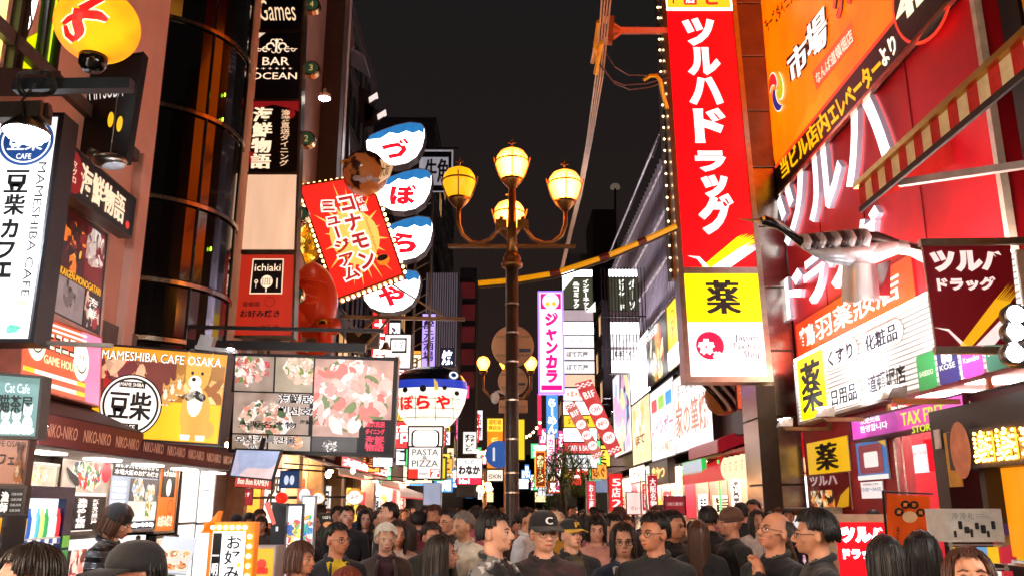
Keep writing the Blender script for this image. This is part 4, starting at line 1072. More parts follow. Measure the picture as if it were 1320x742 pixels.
part('logo_border', lit('#f0d0b0', .8, 0), t_, lambda m: (m.rect(q, .26, .93, .82, .945, .008), m.rect(q, .26, .505, .82, .52, .008), m.rect(q, .26, .52, .28, .93, .008), m.rect(q, .80, .52, .82, .93, .008)))
text(q, 'ichiaki', (.31, .79, .77, .88), cream, t_, bold=.01)
part('logo_disc', cream, t_, lambda m: (m.disc(q, .54, .66, .11, .009), m.rect(q, .53, .53, .55, .6, .009), m.ring(q, .36, .66, .02, .035, .009, 10), m.rect(q, .355, .58, .365, .66, .009), m.rect(q, .71, .58, .73, .7, .009)))
part('logo_grid', paint('#1a1110', .4), t_, lambda m: [m.rect(q, .47 + k * .04, .61, .478 + k * .04, .71, .012) for k in range(4)] + [m.rect(q, .45, .625 + k * .022, .63, .629 + k * .022, .0125) for k in range(4)])
text(q, 'お好み焼き', (.14, .22, .80, .31), paint('#2a1210', .5, bump=0), t_, bold=.04)
text(q, '道頓堀', (.16, .35, .45, .41), paint('#2a1210', .5, bump=0), t_, bold=.01); text(q, '地下1階', (.5, .07, .8, .13), paint('#2a1210', .5, bump=0), t_, bold=.01)
part('oval', paint('#5a1a12', .5, bump=0), t_, lambda m: m.ring(q, .62, .41, .08, .088, .01, 20))
for i, (x, y, s) in enumerate(((402, 6, '4'), (401, 88, '3'), (395, 179, '2'), (387, 276, '1'), (380, 379, 'B'))):
 c = PY(x, y, 14.6); r = .155
 t_ = thing('floor_number_disc', f'green and brass round floor marker reading {s}, ' + ('topmost of the row', 'level with BAR OCEAN', 'level with the cream 海鮮 characters', 'beside the blank cream panel', 'beside the red okonomiyaki sign')[i], 'floor marker', c, 'round floor markers beside the sign stack')
 part('rim', metal('#c8a070', .22), t_, lambda m: m.lathe(c + V((0, .14, 0)), [(r, 0), (r, .14), (r * .85, .15)], 24, (0, -1, 0)), smooth=False)
 fq = Q(c + V((-r, -.012, -r)), c + V((r, -.012, -r)), c + V((r, -.012, r)), c + V((-r, -.012, r)))
 part('face', lit('#2a4a34', .35, .1), t_, lambda m: m.disc(fq, .5, .5, r * .8, .0))
 text(fq, s, (.38, .3, .62, .7), lit('#c8a060', .7, 0), t_, bold=.0, d=.006)
lp = thing('cone_wall_lamp', 'small white cone lamp glowing beside the BAR OCEAN sign', 'lamp', PY(418, 128, 16))
c = PY(418, 127, 16)
part('shade', paint('#e8ddd0', .4), lp, lambda m: m.lathe(c, [(.03, .22), (.04, .12), (.13, .08), (.14, 0)], 16), smooth=True)
part('bulb', lit('#fff4e8', 25, 0), lp, lambda m: m.lathe(c, [(.12, 0), (.08, -.03), (.01, -.04)], 12))
C_ = thing('brown_tiled_building', 'tall brown tiled building with a pale corner post behind the sign stack', 'building', (-8, 22, 0))
part('wall', brick_wall, C_, lambda m: m.box(LX - 6, LX + .3, 20.9, 21.6, 3.2, 19))
part('corner_post', paint('#b09080', .5), C_, lambda m: m.box(LX + .3, LX + .52, 20.9, 21.2, 3.2, 19))
for k in range(9):
 part('panel', paint('#5a4438', .6, 0, .2, 4), C_, lambda m: m.box(LX - 1.5, LX + .29, 20.86, 20.895, 3.4 + k * 1.6, 4.95 + k * 1.6))
D_ = facade('angled_panel_building', 'narrow building with slanting pale panels and rooftop vents left of centre', -1, 22, 30, 17.2, paint('#4a3c38', .7), X=-5.0, rows=7, cols=3, lit_p=.1, seed=4)
for k, (y0, y1, z) in enumerate(((22.4, 23.6, 10.3), (24.4, 25.6, 11.4), (26.6, 28.0, 12.8), (23.5, 24.8, 15.5))):
 part('angled_panel', paint('#a89aa0', .5), D_, lambda m: m.hexa([(-5.0, y0, z), (-4.3, y0, z - .5), (-4.3, y1, z - .5), (-5.0, y1, z), (-5.0, y0, z + .08), (-4.3, y0, z - .42), (-4.3, y1, z - .42), (-5.0, y1, z + .08)]))
pst = thing('rooftop_banner_pole', 'slim pole with a slanted pale banner on the roofline left of centre', 'pole', (-4.45, 22.2, 3))
part('pole', metal('#6a6468', .4), pst, lambda m: m.tube([PY(447, 300, 22.2), PY(451, 20, 22.2)], .05, 8))
part('banner', paint('#8a7270', .6), pst, lambda m: m.slab(Q(PY(449, 68, 22.1), PY(457, 60, 22.1), PY(453, 20, 22.1), PY(446, 28, 22.1)), .02, .02))
for k, (x0, x1, y0, y1) in enumerate(((462, 486, 110, 160), (470, 497, 132, 165))):
 t_ = thing('angled_roof_panel', ('upper' if k == 0 else 'lower') + ' dark slanted roof shade with a white end above the fish signs', 'roof shade', PY(x0, y1, 24))
 part('slab', paint('#3a302e', .5), t_, lambda m: m.hexa([PY(x0, y0, 24), PY(x1, y0 + 16, 24), PY(x1, y0 + 16, 25), PY(x0, y0, 25), PY(x0, y1, 24), PY(x1 - 8, y1 - 6, 24), PY(x1 - 8, y1 - 6, 25), PY(x0, y1, 25)]))
 part('white_end', lit('#e8d8d0', .8, 0), t_, lambda m: m.slab(Q(PY(x1 - 10, y0 + 22, 23.95), PY(x1 + 1, y0 + 15, 23.95), PY(x1, y0 + 9, 23.95), PY(x1 - 11, y0 + 16, 23.95)), .1, 0))
E_ = facade('rear_block', 'dark block with a lattice of pipes behind the fish shaped signs', -1, 30, 44, 15.2, paint('#3c3234', .7), X=-5.2, rows=7, cols=5, lit_p=.15, seed=8)
t_ = thing('sign_lattice_mast', 'pale steel lattice mast carrying the fish shaped signs', 'mast', (-2.6, 23.4, 0))
for xx in (-2.55, -2.1):
 part('upright', metal('#8a8078', .4), t_, lambda m: m.tube([(xx, 23.45, 3.5), (xx, 23.45, 10.6)], .04, 6))
for k in range(15):
 part('rung', metal('#8a8078', .4), t_, lambda m: m.bar((-2.55, 23.45, 3.8 + k * .45), (-2.1, 23.45, 4.05 + k * .45), .03))
# museum sign with bulbs, takoyaki ball, octopus
KQ = CR(19, [(436, 384), (519, 353), (475, 226), (386, 240)])
kz = KQ
kq_m = lit('#e02218', .95, .05)
k_ = board('museum_sign', 'tilted red sunburst sign コナモンミュージアム edged with small bulbs', 'sign', KQ, kq_m, paint('#7a1414', .4), back=.5, fw=.03)
def burst(m):
 W_, H_ = KQ.w(), KQ.h(); n = 20
 for k in range(n):
  a = 2 * PI * k / n + .1
  R1 = .72 + .25 * ((k * 7) % 3) / 2
  P = lambda r, t: (max(.02, min(.98, .52 + r * math.cos(t) * .5)), max(.015, min(.985, .46 + r * math.sin(t) * .5)))
  m.face(*[KQ.pt(*p, .006) for p in (P(.0, a), P(.45, a - .10), P(R1 + .1, a), P(.45, a + .10))])
 m.disc(KQ, .52, .46, .55, .005, 20, ry=.75)
part('sunburst', lit('#ffb454', 1.0, .05), k_, burst)
rd = lit('#b01c20', .8, 0); wt = lit('#ffe8d8', 1.2, 0)
for dd, bb, mm, g in ((.012, .13, wt, .0), (.018, .04, rd, 0)):
 text(KQ, 'コナモン', (.44, .14, .70, .86), mm, k_, vert=True, bold=bb, d=dd)
 text(KQ, 'ミュージアム', (.18, .10, .42, .84), mm, k_, vert=True, bold=bb, d=dd)
for k, ch in enumerate('道頓堀'):
 v_ = .86 - k * .085
 part('disc', rd, k_, lambda m: m.disc(KQ, .77, v_, .12, .012, 16)); text(KQ, ch, (.715, v_ - .035, .825, v_ + .035), wt, k_, d=.02)
rot_text(KQ, 'Dotonbori Konamon Museum', (.74, .12, .78, .6), ink(), k_, bold=0, d=.012)
part('ball_print', lit('#e87a20', .9, 0), k_, lambda m: m.disc(KQ, .80, .18, .15, .024, 18)); part('sauce_print', paint('#3a1a10', .5), k_, lambda m: m.disc(KQ, .80, .20, .13, .03, 18, ry=.08))
bl0 = None
for (a, b2) in ((KQ.c[0], KQ.c[1]), (KQ.c[1], KQ.c[2]), (KQ.c[3], KQ.c[0]), (KQ.c[2], KQ.c[3])):
 nn = int((b2 - a).length / .13)
 for k in range(nn):
  p = a.lerp(b2, (k + .5) / nn) + V((0, .12, 0)) + (a.lerp(b2, .5) - KQ.pt(.5, .5)).normalized() * .06
  if bl0 is None:
   mb = MB(); mb.ell(p, .04, nu=8, nv=5); bl0 = mb.build('bulb', lit('#ffca70', 5, 0), k_); pb0 = p
  else: o = bl0.copy(); COL.objects.link(o); o.location = p - pb0
tb = thing('takoyaki_ball', 'giant brown takoyaki ball with sauce, yellow rim and tiny board above the museum sign', 'model', PY(470, 250, 18.6))
c = PY(471, 224, 18.5); R_ = PY(500, 224, 18.5).x - c.x
tk, n_, l_, b_ = _new('takoyaki'); a1 = n_.new('ShaderNodeTexCoord'); a2 = n_.new('ShaderNodeTexNoise'); a3 = n_.new('ShaderNodeValToRGB')
a2.inputs['Scale'].default_value = 2.2; a2.inputs['Detail'].default_value = 3
ee = a3.color_ramp.elements; ee[0].position = .46; ee[0].color = rgb('#3a2016'); ee[1].position = .52; ee[1].color = rgb('#d08a48')
l_.new(a1.outputs['Object'], a2.inputs[0]); l_.new(a2.outputs[0], a3.inputs[0]); l_.new(a3.outputs[0], b_.inputs['Base Color']); b_.inputs['Roughness'].default_value = .25
part('ball', tk, tb, lambda m: m.ell(c, R_, R_, R_, 32, 20, fn=lambda p: 1 + .03 * noise.noise(p * 3)), smooth=True)
part('sauce_cap', paint('#2a1712', .15, 0, .1, 5, 0), tb, lambda m: m.ell(c + V((-.03, .05, .08)), R_ * .97, R_ * .97, R_ * .93, 32, 20, fn=lambda p: 1 + .04 * noise.noise(p * 4)), smooth=True)
part('yellow_rim', paint('#e0a818', .4), tb, lambda m: m.tube([c + V((R_ * 1.02 * math.cos(a), -R_ * .75 * math.sin(a) - .05, R_ * .45 - R_ * .55 * (math.cos(a) + 1) * .5)) for a in [PI * k / 14 for k in range(15)]], .03, 6))
q = CR(18.2, [(487, 236), (502, 226), (506, 214), (490, 205)])
part('little_board', lit('#e0b080', .6, 0), tb, lambda m: m.slab(q, .08, 0)); text(q, '大阪', (.15, .15, .85, .85), ink(), tb, d=.01)
for k in range(4):
 part('mayo_patch', paint('#c8bcb8', .3), tb, lambda m: m.ell(c + V((-.1 + k * .14, -R_ * .93, -.3 - .05 * (k % 2))), .10, .03, .07, 10, 6), smooth=True)
oc = thing('octopus_model', 'giant glossy red octopus with a yellow rimmed black eye behind the sign stack', 'model', PY(410, 455, 17.5))
orr = paint('#ee4a18', .3, 0, .2, 2, .1); c = PY(402, 392, 17.6)
s = PY(403, 392, 17.6).x - c.x       # one photo pixel at that distance
part('head', orr, oc, lambda m: m.ell(c, 33 * s, 30 * s, 50 * s, 28, 20, fn=lambda p: 1 + .12 * p.z * (1 - abs(p.x)) + .03 * noise.noise(p * 2)), smooth=True)
part('mouth', orr, oc, lambda m: m.lathe(c + V((22 * s, -14 * s, -32 * s)), [(13 * s, 0), (11 * s, 8 * s), (9 * s, 14 * s), (11 * s, 17 * s)], 16, (.8, -.5, -.1)), smooth=True)
def arm_o(pts, r0):
 part('tentacle', orr, oc, lambda m: m.tube([PY(x, y, Y) for x, y, Y in pts], [r0 * s * (1 - .6 * k / (len(pts) - 1)) for k in range(len(pts))], 12), smooth=True)
arm_o([(392, 420, 17.2), (380, 405, 17.0), (378, 425, 17.0), (383, 445, 17.0), (392, 458, 17.1)], 12)
arm_o([(415, 425, 17.2), (420, 445, 17.0), (405, 458, 17.0), (388, 460, 17.0)], 12)
for k in range(9): part('sucker', paint('#f0b090', .4), oc, lambda m: m.ell(PY(383 + k * 3.2 + (k > 4) * 2, 452 - abs(k - 4) * 2.2, 16.72), .035, .02, .035, 8, 6), smooth=True)
for k in range(4): part('brow_fold', orr, oc, lambda m: m.tube([c + V(((-22 + j * 11) * s, -(27 + 3 * math.sin(j)) * s * math.sqrt(max(.1, 1 - ((-22 + j * 11) / 36) ** 2)), (24 - k * 9 + 2 * math.sin(j + k)) * s)) for j in range(5)], [.01, 2.2 * s, 2.6 * s, 2.2 * s, .01], 6), smooth=True)
arm_o([(378, 380, 17.3), (370, 395, 17.1), (380, 415, 17.0), (386, 440, 17.0)], 9)
ec = c + V((21 * s, -26 * s, -33 * s))
part('eye_rim', paint('#e8b818', .4), oc, lambda m: m.ell(ec, 7.5 * s, 4 * s, 8 * s, 16, 10), smooth=True)
part('eye', paint('#0c0a0a', .1, 0, 0, 5, 0), oc, lambda m: m.ell(ec + V((0, -2.5 * s, 0)), 5 * s, 3 * s, 6 * s, 14, 8), smooth=True)
gq_ = CR(17.9, [(395, 342), (410, 330), (396, 288), (380, 300)])
t_ = board('gold_sign', 'small tilted gold sign with black stripes between the sign stack and museum sign', 'sign', gq_, photo('gold', ['#f0b020', '#c87a08', '#ffe060', '#8a5408'], 8, 1.0, .4), paint('#8a5a10', .4), back=.1, fw=.02)
text(gq_, 'YAKIYAKI', (.05, .3, .95, .75), ink(), t_, bold=.02)
# fish shaped signs
def fish_sign(y0, y1, x0, x1, s, label):
 Yf = 23
 q = FR(Yf, x0, y0, x1, y1)
 t = thing('fish_shaped_sign', label, 'sign', q.pt(.5, 0), 'pufferfish shaped restaurant signs stacked on a mast')
 out = [(0, .55), (.03, .30), (.14, .12), (.32, .02), (.52, .0), (.72, .06), (.87, .20), (.96, .42), (1.0, .68), (.99, .86), (.93, .97), (.74, 1.0), (.5, .93), (.28, .82), (.08, .70)]
 part('case', paint('#4a3c38', .4), t, lambda m: [m.face(*[q.pt(.5 + (a - .5) * 1.04, .5 + (b - .5) * 1.06, -.02) for a, b in out])] + [m.face(q.pt(.5 + (out[k][0] - .5) * 1.04, .5 + (out[k][1] - .5) * 1.06, -.02), q.pt(.5 + (out[k][0] - .5) * 1.04, .5 + (out[k][1] - .5) * 1.06, -.4), q.pt(.5 + (out[(k + 1) % 15][0] - .5) * 1.04, .5 + (out[(k + 1) % 15][1] - .5) * 1.06, -.4), q.pt(.5 + (out[(k + 1) % 15][0] - .5) * 1.04, .5 + (out[(k + 1) % 15][1] - .5) * 1.06, -.02)) for k in range(15)])
 part('panel', lit('#f8f8fc', 1.4, .05), t, lambda m: m.poly(q, out, .0))
 back = [(.0, .58), (.08, .70), (.28, .82), (.5, .93), (.74, 1.0), (.93, .97), (.99, .86), (.98, .74), (.9, .80), (.8, .74), (.68, .80), (.55, .72), (.4, .76), (.25, .62), (.12, .60)]
 part('blue_back', lit('#2a78b8', .75, .2), t, lambda m: m.poly(q, back, .006))
 text(q, s, (.26, .14, .74, .62), lit('#e01828', 1.0, 0), t, bold=.06, d=.012)
 return t
fish_sign(158, 213, 472, 547, 'づ', 'topmost fish shaped white sign with red character づ')
fish_sign(218, 272, 484, 556, 'ぼ', 'second fish shaped white sign, red character ぼ, right of the takoyaki ball')
fish_sign(279, 335, 484, 557, 'ら', 'third fish shaped white sign, red character ら, beside the museum sign')
fish_sign(348, 402, 468, 541, 'や', 'lowest fish shaped white sign, red character や, under the museum sign')
mtl = metal('#a08a78', .35)
t_ = thing('sign_support_arm', 'long steel arm with diagonal struts under the lowest fish sign', 'bracket', PY(515, 410, 22.5))
part('arm', mtl, t_, lambda m: m.bar(PY(438, 408, 22.5), PY(599, 411, 22.5), .09))
part('strut', mtl, t_, lambda m: m.bar(PY(460, 458, 22.5), PY(502, 410, 22.5), .06)); part('strut', mtl, t_, lambda m: m.bar(PY(440, 453, 22.6), PY(492, 402, 22.6), .06)); part('strut', mtl, t_, lambda m: m.bar(PY(505, 366, 22.6), PY(572, 408, 22.6), .05))
q = CR(22, [(447, 450), (470, 443), (450, 420), (446, 424)])
part('end_plate', paint('#3a2c28', .5), t_, lambda m: m.slab(q, .05, 0))
q = FR(28, 540, 193, 584, 248)
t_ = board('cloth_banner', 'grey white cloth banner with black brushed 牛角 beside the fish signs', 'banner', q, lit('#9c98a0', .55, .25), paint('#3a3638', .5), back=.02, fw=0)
text(q, '牛角', (.18, .22, .85, .78), ink(), t_, bold=.04); part('brush_border', ink(), t_, lambda m: (m.rect(q, .05, .82, .95, .95, .008), m.rect(q, .3, .03, .95, .16, .008), m.rect(q, .86, .16, .95, .82, .008)))
part('pole', metal('#4a4648', .4), t_, lambda m: m.bar(q.pt(-.9, 1.03), q.pt(1.15, 1.03), .06))
# puffer fish lantern
Yp = 17; pf = thing('pufferfish_lantern', 'big puffer fish lantern, dark back and white belly with red ぼらや', 'lantern', PY(556, 550, Yp))
c = PY(554, 512, Yp); s = (PY(560, 512, Yp).x - PY(559, 512, Yp).x)
prof_pts = []
pm_, n_, l_, b_ = _new('puffer_skin')
tcn = n_.new('ShaderNodeTexCoord'); sp = n_.new('ShaderNodeSeparateXYZ'); l_.new(tcn.outputs['Object'], sp.inputs[0])
PT = [(0, .50), (.06, .62), (.2, .80), (.4, .94), (.6, 1.0), (.75, .98), (.86, .86), (.94, .66), (1.0, .36), (1.1, .2)]
def puff_w(f):
 f = max(0, f)
 for (a, u), (b, v) in zip(PT[:-1], PT[1:]):
  if f <= b: return 48 * s * (u + (v - u) * (f - a) / (b - a))
 return 48 * s * .2
def puff(m, z0f, z1f, grow=0):
 N = 22; n = 40; vs = []; fs = []
 for j in range(N + 1):
  f = z0f + (z1f - z0f) * j / N
  z = (-38 + 77 * f) * s
  w = puff_w(f)
  for k in range(n):
   a = 2 * PI * k / n
   vs.append(c + V(((w + grow) * math.cos(a), (w * .62 + grow) * math.sin(a), z + 5 * s * math.cos(a) * (f - .5) * 0)))
 for j in range(N):
  for k in range(n):
   a, b2 = j * n + k, j * n + (k + 1) % n; fs.append((a, b2, b2 + n, a + n))
 m.raw(vs, fs)
 m.face(*[vs[k] for k in range(n - 1, -1, -1)]); m.face(*[vs[N * n + k] for k in range(n)])
part('belly', lit('#f4ecd0', 1.1, .12), pf, lambda m: puff(m, 0, .62), smooth=True)
part('blue_flank', lit('#2540b8', .7, .1), pf, lambda m: puff(m, .62, .76, .004), smooth=True)
part('dark_back', paint('#0c1426', .25, 0, .1, 5, 0), pf, lambda m: puff(m, .76, 1.0, .006), smooth=True)
def surf(x, y, d=.02):    # pixel on the fish's front surface
 p = PY(x, y, Yp); dx = p.x - c.x; f = ((p.z - c.z) / s + 38) / 77
 w = puff_w(f)
 yy = .62 * w * math.sqrt(max(0, 1 - (dx / w) ** 2))
 return V((p.x, c.y - yy - d, p.z))
def spot(x, y, r, mat, name, d=.02): part(name, mat, pf, lambda m: m.face(*[surf(x + r * math.cos(a), y + r * math.sin(a), d) for a in [-k * PI / 8 for k in range(16)]]))
for x, y, r in ((525, 505, 3.4), (548, 504, 4.2), (575, 503, 2.8), (590, 509, 3.0)): spot(x, y, r, ink(), 'spot')
spot(586, 486, 5.5, lit('#e8f0f4', 1, 0), 'eye_white', .05); spot(586, 486, 3.2, lit('#2a5aa0', .5, 0), 'eye_iris', .06); spot(586, 486, 1.6, ink(), 'pupil', .07)
for i, (ch, x) in enumerate(zip('づぼらや', (512, 527, 548, 573))):
 vs, fs = glyphs(ch, .05, 0)
 xa, xb = min(v.x for v in vs), max(v.x for v in vs); ya, yb = min(v.y for v in vs), max(v.y for v in vs)
 x0, x1 = (x - 9, x + 9) if i else (x - 3, x + 5)
 mb = MB(); mb.raw([surf(x0 + (v.x - xa) / (xb - xa) * (x1 - x0), 530 - (v.y - ya) / (yb - ya) * 18, .03) for v in vs], fs)
 mb.build('lettering', lit('#e01a1a', 1, 0), pf)
part('fin', lit('#d8c060', .6, .1), pf, lambda m: m.hexa([surf(563, 507, .0), surf(568, 506, .0), surf(568, 506, .16), surf(563, 507, .16), surf(562, 492, .0), surf(566, 496, .0), surf(566, 496, .1), surf(562, 492, .1)]))
part('belly_seam', paint('#8a8470', .5), pf, lambda m: [m.tube([surf(x0, y, .008) for x0 in range(516, 600, 6)], .007, 4) for y in (516, 528, 539)] + [m.tube([surf(x, y, .008) for y in range(513, 546, 5)], .007, 4) for x in (538, 563, 585)])
# food picture board
FQ = Q(PY(298, 580, 12), PY(505, 586, 12), PY(511, 463, 12), PY(303, 457, 12))
f = board('food_picture_board', 'large hanging board of seafood photographs with Korean and Chinese lettering', 'sign', FQ, paint('#1c1414', .4), paint('#2a2422', .4), back=.18, fw=.03)
fish = ['#e8c0b8', '#d89888', '#f4e0dc', '#c87868', '#a8584c', '#f0d0c0']
def pic(u0, v0, u1, v1, cols, sd, n=120, sz=.12, pl=1): collage(FQ, (u0, v0, u1, v1), cols, n, f, .78, sd, sz, plates=pl)
pic(.005, .62, .245, .99, ['#e8e0d8', '#e8a898', '#f4d8d0', '#c05848', '#6a8a48', '#a89484'], 1); pic(.255, .62, .49, .99, ['#f0ece4', '#f0d0c0', '#d8b090', '#7a8a3a', '#e8b8a0', '#b8a890'], 2)
pic(.5, .17, .985, .985, ['#f4ece6', '#f09a90', '#f8b8ae', '#e07468', '#ffd8d0', '#6a7a44', '#c8a090'], 3, 300, .13, 2)
pic(.005, .18, .475, .605, ['#ece8e4', '#d8b8a0', '#e8907c', '#f0e0d4', '#5a6a4a', '#b09888'], 4, 200, .12, 2); pic(.005, .015, .22, .165, ['#e8e4dc', '#c8b8a8', '#806858', '#e8e0d8', '#a08a78'], 5); pic(.23, .015, .49, .165, ['#ece8e0', '#e8a070', '#f0c098', '#c87848', '#b8a898'], 6)
pic(.5, .015, .78, .165, ['#d8d4d0', '#303030', '#e8e0d8', '#888078', '#4a4644'], 7)
dk = paint('#1a1218', .5, bump=0); wh_ = lit('#f4ece8', 1, 0)
text(FQ, '歡迎光臨', (.02, .87, .22, .94), lit('#c82848', .8, 0), f, bold=.03); text(FQ, '어서오세요', (.02, .78, .22, .84), lit('#c82848', .8, 0), f, bold=.02)
for bb, mm, dd in ((.09, wh_, .012), (.03, dk, .018)):
 text(FQ, '海鮮居酒屋', (.28, .50, .62, .60), mm, f, bold=bb, d=dd); text(FQ, '해선호프집', (.28, .37, .62, .47), mm, f, bold=bb * .8, d=dd)
 text(FQ, '大阪名产物', (.04, .24, .40, .31), mm, f, bold=bb, d=dd); text(FQ, '오사카특산물', (.02, .08, .40, .155), mm, f, bold=bb * .8, d=dd)
 text(FQ, '大阪名物', (.1, .02, .22, .07), mm, f, bold=bb * .8, d=dd)
text(FQ, '海鮮居酒屋', (.42, .29, .60, .335), dk, f, bold=.03, d=.02)
bl2 = paint('#1a3a6a', .5, bump=0)
text(FQ, '螃蟹', (.78, .77, .90, .86), bl2, f, d=.014, bold=.01); text(FQ, '게', (.82, .63, .88, .74), bl2, f, d=.014, bold=.01); text(FQ, 'かに', (.82, .56, .88, .60), bl2, f, d=.014)
part('black_block', paint('#120c10', .4), f, lambda m: m.rect(FQ, .79, .015, .985, .36, .009))
for k, s_2 in enumerate(('漁港直送', 'ダイニング', '海鮮', '物語')):
 text(FQ, s_2, (.83, .28 - k * .075 - (k > 1) * .02, .95, .34 - k * .075), lit('#e83050', .9, 0), f, bold=.05, d=.014)
part('divider', paint('#120c10', .4), f, lambda m: (m.slab(FQ.sub(.489, .17, .499, .985), 0, .012), m.slab(FQ.sub(.005, .606, .488, .618), 0, .012), m.slab(FQ.sub(.245, .62, .255, .985), 0, .012)))
part('hanging_rail', paint('#1a1514', .4), f, lambda m: (m.bar(V((LX, 12.05, FQ.c[3].z + .17)), FQ.c[2] + V((-.45, .05, .17)), .1, .12), m.bar(V((LX, 12.05, FQ.c[3].z + .42)), FQ.c[2] + V((-.2, .05, .42)), .05)))
dome_lamp(497, 452, 11.4, .09, 'small spotlight above the right end of the food picture board', 0, 6, '#ffd8a8', name='board_spotlight')
# dog cafe board
CQ = Q(PY(114, 561, 9.5), PY(281, 572, 9.5), PY(294, 457, 9.5), PY(127, 444, 9.5))
cf = board('dog_cafe_board', 'yellow brown dog cafe board with round 豆柴 emblem and a tan dog in a scarf', 'sign', CQ, lit('#d88818', .85, .2), paint('#1a1414', .4), back=.2, fw=.02)
part('floor_band', lit('#f0a818', .95, .15), cf, lambda m: m.rect(CQ, .005, .01, .99, .42, .004))
collage(CQ, (.01, .43, .62, .86), ['#7a3a30', '#c89878', '#6a2a28', '#a82820', '#e0b088'], 26, cf, .6, 85, .34, bg='#7a3a30', d=.0045, name='rear_blur'); collage(CQ, (.62, .43, .99, .86), ['#e0b068', '#6a4018', '#f0d090', '#a06028'], 12, cf, .6, 86, .34, bg='#b07830', d=.0045, name='rear_blur')
for bb, mm, dd in ((.06, ink(), .010), (.015, lit('#fff0e0', 1.1, 0), .016)):
 text(CQ, 'MAMESHIBA CAFE OSAKA', (.04, .85, .96, .95), mm, cf, bold=bb, d=dd)
part('emblem_disc', ink(), cf, lambda m: m.disc(CQ, .30, .36, .345, .010, 40)); part('emblem_ring', lit('#f4e8d8', 1, 0), cf, lambda m: m.ring(CQ, .30, .36, .31, .33, .014, 40))
part('emblem_field', lit('#f4e8d8', 1, 0), cf, lambda m: m.disc(CQ, .30, .36, .285, .014, 40))
text(CQ, '豆柴', (.135, .20, .465, .51), ink(), cf, bold=.035, d=.02); text(CQ, 'CAFE', (.245, .085, .355, .145), lit('#f4e8d8', 1, 0), cf, d=.024)
part('emblem_cap', ink(), cf, lambda m: (m.rect(CQ, .22, .07, .38, .16, .018), m.rect(CQ, .2, .55, .40, .62, .018)))
text(CQ, 'MAME SHIBA', (.21, .565, .39, .605), lit('#f4e8d8', 1, 0), cf, d=.024)
dog(CQ, .80, .02, .72, 1.0, lit('#e09a40', .75, .2), lit('#f8e4c8', .95, .1), cf, d=.012)
def scarf(m):
 for k in range(7): m.disc(CQ, .74 + .017 * k, .53 - .012 * abs(k - 3), .045, .022 + k * .0005, 10)
part('scarf_print', photo('scarf', ['#3a3430', '#8a8478', '#1c1816', '#a89c8c'], 22, .5, .4), cf, scarf)
for k in range(3): dog(CQ, .56 + k * .05, .38 + k * .06, .2, .26, lit('#d8a050', .5, .2), lit('#f0e0c8', .6, .1), cf, d=.008)
sg = board('narrow_side_sign', 'narrow black sign with yellow lettering between the dog cafe board and food board', 'sign', CR(9.8, [(280, 562), (291, 562), (297, 505), (288, 505)]), paint('#14120e', .4), paint('#14120e', .4), back=.1, fw=.01)
text(CR(9.79, [(281, 560), (290, 560), (295, 520), (286, 520)]), '餃子', (.1, .1, .9, .6), lit('#d8d010', .9, 0), sg, vert=True, bold=.04)
for x, y, Y, lb_ in ((297, 449, 9.6, 'tiny bright spotlight at the top right of the dog cafe board'), (47, 430, 7.2, 'tiny bright spotlight under the white vertical cafe sign'), (54, 548, 6.6, 'glaring white spotlight below the cat cafe board')):
 dome_lamp(x, y, Y, .045, lb_, 40, 40, to=PY(x, y + 60, Y + 1), name='spotlight')
t_ = bpy.data.objects['spotlight']
part('arm', metal('#8a8480', .4), t_, lambda m: (m.bar(PY(252, 447, 9.6), PY(306, 453, 9.6), .045), m.bar(PY(258, 440, 9.7), PY(275, 444, 9.7), .12, .16)))
t_ = thing('sign_hanging_rail', 'thin steel rail across under the white cafe sign to the dog cafe board', 'rail', PY(60, 441, 7.4))
part('rail', metal('#a09890', .35), t_, lambda m: m.bar(PY(-20, 438, 7.2), PY(145, 445, 7.2), .035))
GQ = Q(PX(25, 494, LX + .35), PX(127, 522, LX + .35), PX(130, 436, LX + .35), PX(30, 400, LX + .35))
gh = board('game_house_sign', 'red and pink wall sign ニコニコ GAME HOUSE with two plain smiling discs', 'sign', GQ, lit('#e85a38', .85, .1), paint('#c8705a', .5), back=.25, fw=.02)
part('pink_field', lit('#f080a8', .85, .1), gh, lambda m: m.poly(GQ, [(.8, .0), (1, .0), (1, 1), (.72, 1)], .005))
for (u, v) in ((.16, .66), (.72, .56)):
 part('smile_disc', lit('#f4ecd0', 1, 0), gh, lambda m: m.disc(GQ, u, v, .17, .008, 24, ry=.19))
 part('smile_line', ink(), gh, lambda m: m.ring(GQ, u, v, .10, .115, .012, 12, PI * 1.1, PI * 1.9))
 for e_ in (-.03, .02): part('eye_mark', ink(), gh, lambda m: m.rect(GQ, u + e_, v + .03, u + e_ + .01, v + .09, .012))
text(GQ, 'ニコニコ', (.27, .56, .62, .84), ink(), gh, bold=.09, d=.012); text(GQ, 'ニコニコ', (.275, .57, .615, .83), lit('#f4ecd0', 1, 0), gh, bold=.02, d=.018)
text(GQ, 'GAME HOUSE', (.24, .38, .68, .50), lit('#f8e8b0', 1, 0), gh, bold=.03, d=.012)
part('stripe', lit('#f8f0e0', 1, 0), gh, lambda m: (m.rect(GQ, .02, .20, .78, .26, .01), m.rect(GQ, .02, .06, .78, .12, .01), m.rect(GQ, .28, .86, .78, .89, .01), m.rect(GQ, .28, .93, .78, .96, .01)))
part('yellow_stripe_end', lit('#f0c020', 1, 0), gh, lambda m: (m.rect(GQ, .02, .2, .14, .26, .014), m.rect(GQ, .66, .2, .78, .26, .014), m.rect(GQ, .02, .06, .14, .12, .014), m.rect(GQ, .66, .06, .78, .12, .014)))
A_dark = thing('shop_upper_wall', 'grey brown wall band behind the game house and cat cafe signs', 'wall', (LX - .5, 8, 2.2))
